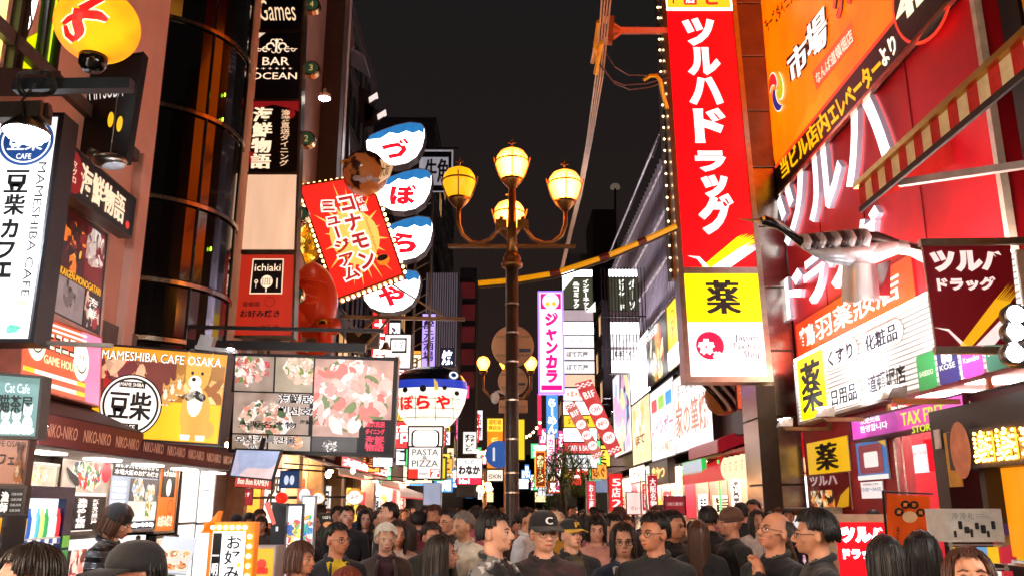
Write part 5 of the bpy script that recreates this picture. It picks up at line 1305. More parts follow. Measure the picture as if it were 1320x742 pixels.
part('wall', paint('#6a5c54', .6), A_dark, lambda m: m.box(LX - 1, LX + .05, 5.5, 10.9, 2.75, 3.9))
aq = Q(PY(-40, 560, 6), PY(46, 562, 6), PY(53, 487, 6), PY(-36, 480, 6))
t_ = board('cat_cafe_board', 'pale teal Cat Cafe board with faint white cats at the far left', 'sign', aq, lit('#6e9696', .55, .15), paint('#3a3634', .4), back=.12, fw=.02)
text(aq, 'Cat Cafe', (.5, .72, .86, .88), lit('#e8f0ec', .9, 0), t_, bold=0)
text(aq, '猫茶屋', (.42, .38, .92, .68), paint('#22302e', .5, bump=0), t_, bold=.04)
for k in range(3): dog(aq, .55 + k * .16, .03, .16, .17 + .06 * (k == 2), lit('#d8e0dc', .8, .1), lit('#f0f0ec', .8, .1), t_)
bq = Q(PY(-20, 622, 6.3), PY(30, 624, 6.3), PY(38, 562, 6.3), PY(-16, 558, 6.3))
t_ = board('wooden_cafe_board', 'pinkish wooden cafe board with dark letters フェ below the cat cafe board', 'sign', bq, paint('#c89078', .6, 0, .15, 3), paint('#5a3a30', .5), back=.08, fw=.015)
text(bq, 'CAFE OSAKA', (.1, .76, .98, .88), paint('#3a2420', .5, bump=0), t_, bold=0); text(bq, 'カフェ', (.1, .38, .72, .62), paint('#3a2420', .5, bump=0), t_, bold=.03)
dog(bq, .84, .2, .10, .25, paint('#6a4a40', .6), paint('#8a6a5a', .6), t_)
dog(bq, .84, .02, .12, .18, paint('#b8703a', .6), paint('#e0c0a0', .6), t_)
# long NIKO awning
NX = LX + .85
a0, a1 = PX(55, 536, NX), PX(305, 592, NX)
zA = PX(180, 560, NX).z;
nk = thing('maroon_awning', 'long maroon awning with repeated pale lettering over the left shop front', 'awning', (NX, (a0.y + a1.y) / 2, zA))
z1 = PX(60, 533, NX).z; z0 = z1 - .26
NQ = Q((NX, a0.y, z0), (NX, a1.y, z0), (NX, a1.y, z1), (NX, a0.y, z1))
part('valance', paint('#6a2c28', .7, 0, .15, 2), nk, lambda m: m.slab(NQ, .02, 0))
part('canopy', paint('#3a1c1c', .7), nk, lambda m: m.hexa([(NX - .021, a0.y, z1), (LX, a0.y, z1 + .35), (LX, a1.y, z1 + .35), (NX - .021, a1.y, z1), (NX - .021, a0.y, z1 + .02), (LX, a0.y, z1 + .38), (LX, a1.y, z1 + .38), (NX - .021, a1.y, z1 + .02)]))
for k in range(8):
 text(NQ, 'NIKO-NIKO', ((k + .1) / 8, .28, (k + .92) / 8, .72), lit('#c8866a', .45, 0), nk, bold=.01, d=.006)
part('soffit', paint('#cfc4bc', .5), nk, lambda m: m.box(LX, NX - .1, a0.y, a1.y, z0 + .0, z0 + .03))
for k in range(5):
 y_ = a0.y + .8 + k * 1.25
 part('soffit_light', lit('#fff4e8', 2.4, 0), nk, lambda m: m.box(LX + .25, LX + .45, y_, y_ + .5, z0 - .02, z0 - .001))
# CENTRE: street lamp
globe_glass, n_, l_, b_ = _new('amber_lamp_glass')
lw = n_.new('ShaderNodeLayerWeight'); lw.inputs[0].default_value = .35; r_ = n_.new('ShaderNodeValToRGB'); m_ = n_.new('ShaderNodeMapRange')
r_.color_ramp.elements[0].color = rgb('#ff9a28'); r_.color_ramp.elements[1].position = .75; r_.color_ramp.elements[1].color = rgb('#ff7808')
l_.new(lw.outputs['Facing'], r_.inputs[0]); l_.new(lw.outputs['Facing'], m_.inputs[0]); m_.inputs[2].default_value = .6; m_.inputs[3].default_value = 15; m_.inputs[4].default_value = .8
l_.new(r_.outputs[0], b_.inputs['Emission Color']); l_.new(m_.outputs[0], b_.inputs['Emission Strength'])
def globe_lamp_post(px, Y, label, scale=1.0, post_top=6.0, dead=0, on=40, nm='street_lamp', powers=True):
 """post with crossbar, curved arms and four glass globes"""
 X = PY(px, 600, Y).x if px else .1
 t = thing(nm, label, 'street lamp', (X, Y, 0))
 S = scale
 bz = metal('#8a6038', .4); bz2 = paint('#3a2a20', .4, .3)
 part('post', bz2, t, lambda m: m.lathe((X, Y, 0), [(.16 * S, 0), (.16 * S, .5), (.085 * S, .6), (.078 * S, 2.2), (.074 * S, 4.55 * S)], 16), smooth=True)
 for z in (1.9, 2.12, 2.5, 2.95, 3.4, 3.75, 4.1):
  part('band', metal('#b0a090', .3), t, lambda m: m.lathe((X, Y, z), [(.082, 0), (.082, .018)], 16))
 part('collar', bz, t, lambda m: m.lathe((X, Y, 4.55 * S), [(.08, 0), (.13, .03), (.13, .07), (.10, .1), (.115, .13), (.08, .2)], 16), smooth=True)
 part('crossbar', bz, t, lambda m: m.box(X - .78, X + .78, Y - .035, Y + .035, 4.82, 4.855))
 part('upper_post', bz, t, lambda m: m.lathe((X, Y, 4.7), [(.07, 0), (.06, .25), (.045, .9)], 12), smooth=True)
 r = .205
 specs = [((0, -.02), 5.88, on, True), ((-.66, 0), 5.63, dead or on, True), ((.66, 0), 5.60, on, True), ((-.03, .62), 5.42, on, False)]
 for i, ((dx, dy), z, e, arm) in enumerate(specs):
  c = V((X + dx, Y + dy, z))
  col = '#ff9a1c' if not (dead and i == 1) else '#ffa81e'
  e_ = e
  g = part('globe', globe_glass if not (dead and i == 1) else lit('#f09a10', e_, .08, 3), t, lambda m: m.lathe(c, [(.10, -.19), (.15, -.12), (.195, 0), (.205, .06), (.195, .12), (.15, .19), (.08, .225), (.01, .235)], 24), smooth=True)
  part('cup', bz, t, lambda m: m.lathe(c, [(.03, -.31), (.06, -.28), (.12, -.21), (.135, -.17), (.11, -.175)], 20), smooth=True)
  part('band_ring', bz, t, lambda m: m.lathe(c, [(.205, .045), (.212, .055), (.205, .068)], 24))
  for k in range(4):
   a = k * PI / 2 - PI / 2
   def rib(m):
    pts = [c + V((math.cos(a) * rr_, math.sin(a) * rr_, zz_)) for rr_, zz_ in ((.12, -.2), (.165, -.12), (.205, 0), (.222, .06), (.235, .12))]
    m.tube(pts, .009, 5)
   part('rib', bz, t, rib)
  part('finial', bz, t, lambda m: (m.lathe(c + V((0, 0, .22)), [(.05, 0), (.03, .03), (.008, .05), (.02, .08), (.008, .11), (.004, .16)], 8), m.bar(c + V((-.05, 0, .32)), c + V((.05, 0, .32)), .018)))
  if dx or dy > .1:
   s_ = -1 if dx < 0 else 1
   if abs(dx) > .1:
    pts = [c + V((0, 0, -.3)), V((c.x, Y, 5.12)), V((c.x - s_ * .05, Y, 4.98)), V((c.x - s_ * .16, Y, 4.89)), V((c.x - s_ * .27, Y, 4.875)), V((c.x - s_ * .40, Y, 4.93)), V((X + s_ * .16, Y, 5.06)), V((X + s_ * .13, Y, 5.22))]
   else:
    pts = [c + V((0, 0, -.3)), V((c.x, Y + .55, 4.95)), V((X, Y + .3, 4.87)), V((X, Y + .05, 4.95))]
   part('arm', bz, t, lambda m: m.tube(pts, .027, 8), smooth=True)
  else:
   part('arm', bz, t, lambda m: m.tube([V((X, Y, 5.3)), c + V((0, 0, -.3))], .028, 8), smooth=True)
 part('lamp_box', bz, t, lambda m: m.box(X - .2, X - .06, Y - .06, Y + .06, 5.07, 5.17)); part('lamp_box', bz, t, lambda m: m.box(X + .06, X + .2, Y - .06, Y + .06, 5.07, 5.17))
 return t
globe_lamp_post(660, 10, 'nearest tall bronze street lamp with four amber globes', dead=1.2)
globe_lamp_post(None, -1.2, 'added unseen bronze street lamp with four lit globes lighting the crowd from behind the viewer')  # unseen lamp added to light the crowd from the front
globe_lamp_post(None, -8, 'second added unseen bronze street lamp lighting the crowd from behind the viewer')  # farther unseen lamp, added for the same front light
Y2 = 17.5
c = PY(654, 500, Y2); t_ = thing('street_lamp', 'second, smaller looking lamp post with amber globes, right behind the nearest lamp', 'street lamp', (c.x, Y2, 0))
bz = metal('#8a6038', .4)
part('post', bz, t_, lambda m: m.tube([(c.x, Y2, 0), (c.x, Y2, 4.6)], .07, 10))
for px, py in ((623, 469), (684, 469), (652, 468)):
 g = PY(px, py, Y2 + (.3 if px == 652 else 0))
 part('globe', globe_glass, t_, lambda m: m.lathe(g, [(.06, -.14), (.13, -.02), (.14, .05), (.10, .13), (.02, .17)], 16), smooth=True)
 part('cup', bz, t_, lambda m: m.lathe(g, [(.02, -.24), (.08, -.17), (.09, -.13)], 12), smooth=True)
 part('arm', bz, t_, lambda m: m.tube([g + V((0, 0, -.2)), g + V((0, 0, -.5)), V(((g.x * 2 + c.x) / 3, Y2, g.z - .72)), V((c.x, Y2, g.z - .68))], .03, 6), smooth=True)
cm = thing('security_camera', 'white dome security camera on an arm left of the lamp post', 'camera', PY(640, 512, 11)); g = PY(638, 512, 11)
part('arm', paint('#c8c0b8', .4), cm, lambda m: m.tube([PY(652, 507, 11), PY(643, 504, 11), PY(638, 506, 11)], .02, 6)); part('dome', paint('#d8d0c8', .3), cm, lambda m: m.lathe(g, [(.03, .06), (.055, .03), (.055, -.01), (.04, -.06), (.01, -.08)], 14), smooth=True)
sgm = paint('#c8946c', .5, .1, .1, 4)
for (x, y, r, Y, lb_) in ((658, 446, 27, 10.25, 'upper round sign plate seen from behind on the lamp post'), (658, 491, 19, 10.25, 'lower round sign plate seen from behind on the lamp post')):
 c = PY(x + 3, y, Y); R_ = r * (PY(661, y, Y).x - PY(660, y, Y).x)
 t_ = thing('round_traffic_sign', lb_, 'traffic sign', c - V((0, 0, R_)))
 part('plate', sgm, t_, lambda m: m.lathe(c, [(R_, 0), (R_ * 1.01, .01), (R_, .02)], 36, (0, -1, 0)))
 part('brace', metal('#a08870', .4), t_, lambda m: (m.bar(c + V((-R_ * .8, -.03, R_ * .45)), c + V((R_ * .8, -.03, R_ * .45)), .03, .02)))
 part('brace', metal('#a08870', .4), t_, lambda m: (m.bar(c + V((-R_ * .8, -.03, -R_ * .45)), c + V((R_ * .8, -.03, -R_ * .45)), .03, .02)))
 q = Q(c + V((R_ * .3, -.024, -R_ * .3)), c + V((R_ * .85, -.024, -R_ * .3)), c + V((R_ * .85, -.024, -R_ * .12)), c + V((R_ * .3, -.024, -R_ * .12)))
 part('sticker', paint('#3a4460', .5), t_, lambda m: m.rect(q, 0, 0, 1, 1, .003))
q = FR(10.25, 643, 515, 680, 532); t_ = thing('square_traffic_sign', 'rounded rectangular sign plate seen from behind on the lamp post', 'traffic sign', q.pt(.5, 0))
part('plate', sgm, t_, lambda m: m.slab(q, .02, 0), bevel=.008); part('brace', metal('#a08870', .4), t_, lambda m: m.slab(q.sub(.05, .42, .95, .55), -.001, .02))
c = PY(643, 585, 10.6); t_ = thing('blue_round_sign', 'round blue traffic sign with a white mark left of the lamp post', 'traffic sign', c - V((0, 0, .16)))
part('plate', lit('#1c58a8', .45, 0), t_, lambda m: m.lathe(c, [(.165, 0), (.165, .015)], 28, (0, -1, 0))); part('mark', lit('#d8e0e8', .6, 0), t_, lambda m: m.tube([c + V((-.06, -.02, -.08)), c + V((-.06, -.02, .08))], .014, 6))
# yellow covered cable across the street and the cable bundle
t_ = thing('yellow_cable_cover', 'long yellow cable cover pipe crossing above the street in front of the slatted building', 'cable', PY(740, 350, 13))
ym = paint('#f0b000', .4, 0, .08, 3); ym2 = lit('#e8a400', .35, .1)  # second yellow emits: a glow put into the cover sections
pts = [(616, 365), (660, 361), (715, 352), (780, 331), (828, 311), (872, 291)]
P3 = [PY(x, y, 13.4) for x, y in pts]
for a, b_ in zip(P3[:-1], P3[1:]): part('cover_section', ym2, t_, lambda m: m.tube([a.lerp(b_, .01), a.lerp(b_, .99)], .045, 8))
for i in (1, 2, 3, 4): part('joint', paint('#5a1410', .5), t_, lambda m: m.tube([P3[i].lerp(P3[i - 1], .12), P3[i].lerp(P3[i + 1], .10)], .055, 8))
part('cable', paint('#2a1a10', .5), t_, lambda m: m.tube([p + V((0, .05, -.06)) for p in P3], .018, 5))
cb = thing('overhead_cables', 'bundle of bright overhead cables with yellow insulating covers dropping from the top centre', 'cable', PY(745, 230, 20))
cm_ = paint('#c89a70', .4, .3)
for k in range(4):
 part('cable', cm_, cb, lambda m: m.tube([PY(778 + k * 4, -30, 9 + k * .1), PY(768 + k * 3, 100, 12), PY(757 + k * 2, 180, 16), PY(745 + k * 1.5, 250, 24), PY(723 + k, 345, 40)], [.012, .014, .018, .026, .04], 5))
for k, (x0, y0, x1, y1) in enumerate(((772, 28, 765, 78), (775, 55, 768, 95), (768, 62, 764, 80))):
 part('insulating_cover', ym, cb, lambda m: m.tube([PY(x0, y0, 10.8), PY(x1, y1, 11.6)], .035, 8))
for (x0, y0, xm, ym_, x1, y1) in ((775, 60, 810, 97, 862, 92), (773, 82, 805, 110, 862, 100), (773, 84, 812, 116, 862, 104)):
 part('cable', paint('#3a2820', .5), cb, lambda m: m.tube([PY(x0, y0, 11.3), PY((x0 + xm) / 2, (y0 + ym_) / 2 + 8, 11.8), PY(xm, ym_, 12.4), PY((xm + x1) / 2, (ym_ + y1) / 2 + 3, 13), PY(x1, y1, 13.8)], .01, 5))
part('cover_bend', ym, cb, lambda m: m.tube([PY(830, 103, 13), PY(838, 98, 13), PY(846, 98, 13), PY(851, 104, 13), PY(854, 120, 13.2), PY(860, 140, 13.4)], .035, 8), smooth=True)
ub = thing('utility_bracket', 'orange steel crossarm bracket reaching out from the tall red sign', 'bracket', PY(800, 40, 13.8))
om = paint('#b85a28', .45, .2)
part('crossarm', om, ub, lambda m: m.bar(PY(786, 40, 12.6), PY(858, 40, 14), .09, .1)); part('end_plate', om, ub, lambda m: (m.bar(PY(788, 22, 12.6), PY(785, 57, 12.6), .1, .08)))
part('gusset', om, ub, lambda m: (m.bar(PY(790, 32, 12.6), PY(800, 38, 12.8), .05), m.bar(PY(790, 50, 12.6), PY(800, 42, 12.8), .05)))
for y in (26, 53): part('insulator', paint('#e8b080', .3), ub, lambda m: m.lathe(PY(781, y, 12.6), [(.03, -.06), (.06, -.03), (.04, 0), (.06, .03), (.03, .06)], 10))
# slatted building on the right
sb = thing('slatted_building', 'long dark building with vertical metal fins and pale floor lines, right of centre', 'building', (9, 30, 0))
FX = 5.9; HT = 14.6
part('wall', paint('#8a8288', .6), sb, lambda m: m.box(FX + .25, FX + 8, 17.6, 46, 3.4, HT))
fin_me = None
ny = 56
for k in range(ny):
 y = 17.8 + k * 28 / ny
 if fin_me is None:
  mb = MB(); mb.box(-.02, .16, -.03, .05, 0, HT - 6.2 + .1); o = mb.build('fin', paint('#c8bcbc', .45, .1, .2, 3)); o.parent = sb; fin_me = o.data
 else: o = bpy.data.objects.new('fin', fin_me); COL.objects.link(o); o.parent = sb
 o.location = V((FX + .02, y, 6.1)) - OFF[sb.name]
for k in range(5):
 z = 6.9 + k * 1.75
 part('floor_rail', paint('#a89488', .45, .2), sb, lambda m: m.bar((FX - .06, 17.7, z), (FX - .06, 46, z), .05, .07))
 for j in range(40): part('rail_light', lit('#b8a8a0', .9, 0), sb, lambda m: m.box(FX - .10, FX - .086, 17.9 + j * .7, 18.3 + j * .7, z - .02, z + .03))
for (y, z) in ((21.5, 9.6), (24.6, 9.4), (20.3, 11.8)):
 part('window', glass_dark('#0a0808'), sb, lambda m: m.box(FX - .03, FX + .02, y, y + .7, z, z + 1.1))
for k in range(6):
 part('roof_louvre', paint('#c8bab0', .45), sb, lambda m: m.bar((FX - .35 + k * .11, 30, HT + .15 + k * .24), (FX - .35 + k * .11, 44, HT + .15 + k * .24), .05, .07))
 part('roof_louvre', paint('#c8bab0', .45), sb, lambda m: m.bar((FX - .35 + k * .11, 18.5, HT + .15 + k * .24), (FX - .35 + k * .11, 24.5, HT + .15 + k * .24), .05, .07))
for y in (18.6, 24.4, 30.1, 36, 43.9): part('louvre_post', paint('#5a4c46', .5), sb, lambda m: m.bar((FX - .3, y, HT), (FX + .3, y, HT + 1.6), .08))
for z, y0, y1 in ((3.42, 17.6, 46),):
 part('signband', paint('#4a3a34', .5), sb, lambda m: m.box(FX - .7, FX + .249, y0, y1, 3.3, 6.05))
for k in range(5):  # floodlights added to brighten the fins and wall above
 y = 19.5 + k * 5.4; f_ = part('added_floodlight', metal('#8a8684', .4), sb, lambda m: m.box(FX - .75, FX - .55, y, y + .3, 6.06, 6.2)); part('added_floodlight_glass', lit('#e8e4ff', 20, 0), f_, lambda m: m.box(FX - .73, FX - .57, y + .02, y + .28, 6.201, 6.21))
 lamp('lamp_light', 'SPOT', (FX - .65, y + .15, 6.3), 900, '#dcd4f0', sb, .1, to=(FX + .6, y + .4, 12), spot=150)
part('ground_floor', paint('#6a5a50', .6), sb, lambda m: m.box(FX + 1.5, FX + 8, 17.6, 46, 0, 3.3))
for i, (x, y, z) in enumerate(((-4.3, 24.2, 8.2), (-4.3, 26.4, 6.6), (-4.4, 28.6, 9.4), (-4.6, 33, 5.4), (-4.6, 36, 7.6), (-3.3, 46, 8), (-3.3, 50, 11), (5.0, 47, 6.5), (4.7, 62, 8))):
 t_ = thing('air_conditioner', 'grey air conditioning unit with a round grille, ' + ['lowest but one on the angled panel building', 'lowest on the angled panel building', 'highest on the angled panel building', 'low on the lattice block', 'upper on the lattice block', 'lower on the dark louvred tower', 'upper on the dark louvred tower', 'on the first distant right building', 'on the second distant right building'][i], 'air conditioner', (x, y, z), 'air conditioning units on the facades')
 part('case', paint('#9a948e', .5), t_, lambda m: m.box(x - .45, x + .35, y, y + .35, z, z + .6)); part('grille', paint('#2a2826', .5), t_, lambda m: m.lathe((x - .08, y, z + .3), [(.22, 0), (.22, .02)], 16, (0, -1, 0)))
 part('pipe', paint('#b8b0a4', .5), t_, lambda m: m.tube([(x - .5, y + .1, z + .1), (x - .6, y + .1, z - .6), (x - .6, y + .1, z - 2.5)], .03, 6))
def tower(x0, x1, ytop, ybot, Y, names, label, seed):
 q0 = FR(Y, x0, ytop, x1, ybot)
 t = thing('tenant_sign_tower', label, 'sign', (q0.pt(.5, 0).x, Y, 0))
 part('housing', paint('#2a2628', .4), t, lambda m: m.slab(q0, .5, -.01))
 n = len(names)
 tot = sum(h for *_, h in names); v = 1.0
 for s, bgc, fgc, st, h in names:
  dv = h / tot; q = q0.sub(.02, v - dv + .004, .98, v - .004, .0); v -= dv
  pn = part('tenant_panel', lit(bgc, st if not s else min(st, .95), .08), t, lambda m: m.slab(q, .0, .02))
  if s and fgc: mb = MB(); put(mb, q, s, (.12, .25, .8, .75), bold=.02, d=.026); mb.build('lettering', paint(fgc, .5, bump=0) if fgc[1] in '0123' else lit(fgc, 1.2, 0), pn)
 return t
tl = [('', '#e8ecee', None, 1.6, 10), ('', '#4a4c3a', None, .5, 40), ('', '#a8989c', None, .8, 15), ('', '#f4f4f8', None, 2, 16), ('レインボー', '#f0f0f4', '#c0a0b0', 1.3, 16), ('ぼて茶屋', '#e8e0dc', '#3a3030', 1.2, 15), ('ぼて茶屋', '#f4f2f0', '#2a2626', 1.6, 16),
 ('', '#d8b898', None, .9, 16), ('中華', '#f0f0f0', '#e06010', 1.6, 16), ('', '#f4f4f8', None, 1.8, 16), ('酒場', '#f0c028', '#3a2010', 1, 15), ('', '#f4f4f8', None, 1.8, 16), ('CAFE & BAR', '#c03838', '#f4e0e0', .9, 14), ('ZAZA', '#f0f2f4', '#2a2a2a', 1.6, 16)]
tw = tower(725, 767, 347, 603, 30, tl, 'tall stack of white backlit tenant signs facing down the street, right of centre', 1)
q0 = FR(29.96, 725, 358, 767, 402)
text(q0, 'インターネット', (.62, .05, .82, .95), lit('#f4f4e8', 1.2, 0), tw, vert=True, bold=.05, d=.05); text(q0, '&コミック', (.32, .1, .52, .9), lit('#f4f4e8', 1.2, 0), tw, vert=True, bold=.05, d=.05)
part('corner_flash', lit('#f4f4e8', 1.2, 0), tw, lambda m: (m.face(q0.pt(0, 1, .05), q0.pt(0, .6, .05), q0.pt(.35, 1, .05)), m.face(q0.pt(1, 0, .05), q0.pt(1, .3, .05), q0.pt(.7, 0, .05))))
tl2 = [('', '#e8ecee', None, 1.6, 10), ('', '#4a4c3a', None, .5, 44), ('', '#5a4848', None, .4, 14), ('', '#f0f0f4', None, 1.4, 16), ('レインボー', '#f0f0f4', '#b8a0a0', 1.3, 16), ('ぼて', '#e0d8d4', '#3a3030', 1, 16), ('', '#f0f0f4', None, 1.4, 16)]
t2 = tower(786, 824, 347, 480, 31.5, tl2, 'shorter tenant sign tower seen through thin bars beside the slatted building', 2)
q0 = FR(31.4, 788, 358, 824, 402)
text(q0, 'ダーツ', (.62, .05, .85, .95), lit('#f4f4e8', 1.2, 0), t2, vert=True, bold=.03, d=.05); text(q0, 'ビリヤード', (.25, .05, .48, .95), lit('#f4f4e8', 1.2, 0), t2, vert=True, bold=.03, d=.05)
t_ = thing('bar_screen', 'screen of thin upright bars in front of the shorter tenant tower', 'screen', PY(800, 480, 30.5))
qa, qb = PY(778, 470, 30.6), PY(830, 345, 30.6)
for k in range(14):
 x = qa.x + (qb.x - qa.x) * k / 13
 part('bar', paint('#3a3034', .5), t_, lambda m: m.bar((x, 30.6, qa.z), (x, 30.6, qb.z), .035))
for z in (qa.z + .6, qa.z + 1.8): part('rail', paint('#3a3034', .5), t_, lambda m: m.bar((qa.x, 30.6, z), (qb.x, 30.6, z), .05))
q = FR(26, 696, 377, 725, 505)
jk = board('karaoke_sign', 'white vertical sign ジャンカラ in magenta with violet glowing edge and round emblem', 'sign', q, lit('#f4f4ff', 1.2, .05), lit('#8060ff', 2.2, .1), back=.3, fw=.05)
mg = lit('#e0107c', 1.0, 0)
part('top_square', mg, jk, lambda m: m.rect(q, .04, .83, .96, .99, .006)); part('emblem', lit('#f8e8f0', 1.2, 0), jk, lambda m: m.disc(q, .5, .91, .26, .012, 20)); part('emblem_figures', lit('#e8c020', .9, 0), jk, lambda m: (m.disc(q, .36, .885, .07, .016, 10), m.disc(q, .64, .885, .07, .016, 10)))
text(q, 'ジャンカラ', (.22, .09, .80, .80), mg, jk, vert=True, bold=.07, d=.012); part('foot_band', mg, jk, lambda m: m.rect(q, .04, .02, .96, .07, .006))
# lit picture boxes along the right wall
BX = 5.0
def wbox(name, label, x0, x1, yt, yb, face, cat='sign', **k):
 q = WR(BX, x0, x1, yt, yb); return q, board(name, label, cat, q, face, paint('#3a302c', .4), back=.25, fw=.03, **k)
q, t_ = wbox('manga_picture_box', 'tall lit box of pale manga style pictures, farthest of the right hand picture boxes', 791, 813, 487, 590, lit('#e8dce4', 1.0, .1))
collage(q, (.05, .02, .95, .98), ['#f4ecf4', '#d8a0c0', '#9ab0d8', '#4a4060', '#e8d0a0', '#f0e8f0'], 90, t_, 1.0, 11, .3, plates=3)
q, t_ = wbox('blank_white_box', 'plain bright white lit box left of the dark food picture', 813, 837, 452, 522, lit('#f4f4f8', 2.6, .05))
q, t_ = wbox('food_picture_box', 'lit box with an orange and brown food picture between white and yellow boxes', 833, 861, 431, 503, lit('#1c1210', .5, .1))
collage(q, (.02, .02, .98, .98), ['#3a2018', '#f08030', '#f0c080', '#c83c18', '#f8e0c0', '#4a6a20', '#2a1410'], 110, t_, 1.1, 12, .22, plates=2)
text(q, '大阪王将', (.05, .82, .6, .95), lit('#f4e8e0', 1.2, 0), t_, bold=.03, d=.02)
q, t_ = wbox('yellow_octopus_box', 'yellow lit box with a red line drawing and white foot', 860, 888, 396, 481, lit('#f8c810', 1.2, .05))
part('white_foot', lit('#f8f0ec', 1.4, 0), t_, lambda m: m.poly(q, [(0, .02), (1, .02), (1, .36), (0, .30)], .006))
rl = lit('#d85a10', .9, 0)
part('line_drawing', rl, t_, lambda m: (m.ring(q, .32, .72, .26, .31, .012, 16), m.ring(q, .3, .55, .3, .34, .012, 16, 0, 3.1), m.rect(q, .28, .38, .31, .7, .012)))
text(q, '金八', (.52, .45, .95, .92), rl, t_, vert=True, bold=.04, d=.012); text(q, 'TO', (.3, .16, .8, .27), lit('#e070a0', .9, 0), t_, bold=.01, d=.012)
q, t_ = wbox('tan_food_box', 'tan lit food picture box at the left of the lower row', 815, 839, 523, 600, lit('#e8c8a0', 1.2, .1))
collage(q, (.02, .02, .98, .98), ['#f0d8b0', '#e8a860', '#f8e8d0', '#c87838', '#e8c898'], 60, t_, 1.2, 13, .25)
text(q, 'ほて', (.2, .3, .7, .45), paint('#a04018', .5, bump=0), t_, bold=.03, d=.02)
q, t_ = wbox('rainbow_box', 'white lit box レインボー with three coloured squares in the lower row', 839, 870, 506, 595, lit('#fbf4f0', .95, .05))
for k, c in enumerate(('#e04a4a', '#90c040', '#3090d8')): part('colour_square', lit(c, 1, 0), t_, lambda m: m.rrect(q, .08 + k * .3, .68 - k * .0, .32 + k * .3, .86 - k * .0, .08, .008))
text(q, 'レインボー', (.06, .34, .94, .56), lit('#e85a8a', 1, 0), t_, bold=.03, d=.012); text(q, 'グルメ横丁', (.1, .08, .9, .22), lit('#d87848', 1, 0), t_, bold=.02, d=.012)
q, t_ = wbox('brown_letter_box', 'white lit box with tall brown brush characters, nearest of the lower picture boxes', 869, 917, 489, 585, lit('#fbf6f0', .95, .05))
br_ = lit('#a85418', .8, 0); text(q, 'ぼてぢゅう', (.12, .72, .7, .9), ink(), t_, bold=.0, d=.012); text(q, '家の箪焼', (.06, .18, .92, .62), br_, t_, bold=.03, d=.012)
part('sun_mark', lit('#e87a20', 1, 0), t_, lambda m: m.disc(q, .16, .62, .14, .01, 14))
sc_ = thing('dripping_pancake_model', 'giant striped pancake model with brown sauce and cream mounted below the tall red sign', 'model', PY(935, 540, 17))
c = PY(934, 506, 17); s = PY(935, 506, 17).x - c.x
part('base', paint('#b07038', .3, 0, .2, 3), sc_, lambda m: m.ell(c, 24 * s, 14 * s, 30 * s, 24, 16, M=Matrix.Rotation(.5, 3, 'Y'), fn=lambda p: 1 + .05 * noise.noise(p * 3)), smooth=True)
for k in range(7):
 t0 = -20 + k * 6.5
 part('cream_stripe' if k % 2 else 'sauce_stripe', paint('#f0e8e0' if k % 2 else '#2a120c', .15, 0, .05, 4, 0), sc_, lambda m: m.tube([c + V(((t0 + 10 * math.sin(a * 2.0) * .3 + 14 * a) * s, -math.sqrt(max(.02, 1 - (abs(t0 + 14 * a) / 30) ** 2 - (a * 20 / 34) ** 2)) * 15 * s, a * -24 * s)) for a in [-1 + j / 5 for j in range(11)]], 2.4 * s, 7), smooth=True)
part('bracket', paint('#2a2220', .5), sc_, lambda m: m.bar(c + V((0, .1, 0)), V((BX + 1, 17.3, c.z)), .08))
q = FR(16.4, 950, 488, 982, 526)
t_ = board('orange_red_sign', 'flat orange red sign with faint lettering behind the foot of the tall red sign', 'sign', q, lit('#d85a38', .75, .1), paint('#7a3020', .5), back=.1, fw=.01)
text(q, '大阪名物', (.1, .5, .9, .75), lit('#f0b8a0', .6, 0), t_, bold=0); text(q, 'たこ焼', (.2, .22, .85, .42), lit('#f0b8a0', .6, 0), t_, bold=0)
stc = thing('dark_steel_column', 'dark riveted steel column under the tall red sign', 'column', (4.25, 14.1, 0))
part('shaft', paint('#3a2c26', .5, .3), stc, lambda m: m.box(4.25, 4.4, 14.1, 14.3, 0, 3.7)); part('flange', paint('#3a2c26', .5, .3), stc, lambda m: m.box(4.17, 4.48, 14.08, 14.095, 0, 3.7))
def awning(x0, x1, yt, yb, X0, X1, label, col='#d81422'):
 q = WR(X0, x0, x1, yt, yb, at=x1)
 t = thing('red_awning', label, 'awning', q.pt(.5, 0))
 zb, ztt = q.c[0].z, q.c[2].z; ya, yb_ = q.c[0].y, q.c[1].y; m_ = lit(col, .55, .2)  # cloth emits, standing in for light coming through it
 part('canopy', m_, t, lambda m: m.hexa([(X0, ya, zb + .25), (X0, yb_, zb + .25), (X1, yb_, ztt + .2), (X1, ya, ztt + .2), (X0, ya, zb + .28), (X0, yb_, zb + .28), (X1, yb_, ztt + .24), (X1, ya, ztt + .24)]))
 part('valance', m_, t, lambda m: m.box(X0 - .01, X0, min(ya, yb_), max(ya, yb_), zb, zb + .249))
 part('side_panel', m_, t, lambda m: m.hexa([(X0, yb_, zb), (X0 + .01, yb_ - .01, zb), (X1, yb_ - .01, ztt - .1), (X1, yb_, ztt - .1), (X0, yb_, zb + .28), (X0 + .01, yb_ - .01, zb + .28), (X1, yb_ - .01, ztt + .24), (X1, yb_, ztt + .24)]))
 part('stay', paint('#5a4030', .5), t, lambda m: m.bar((X0 + .1, yb_ + .05, zb + .2), (X1, yb_ + .05, zb - .1), .03))
 return t
awning(880, 983, 563, 612, 4.6, 5.9, 'large open red awning over the lantern shop on the right')
awning(888, 925, 556, 583, 4.8, 5.8, 'small upper red awning behind the large one', '#8a1420')
ln_me = None
lg = 'white paper lanterns hung in a row under the red awning'
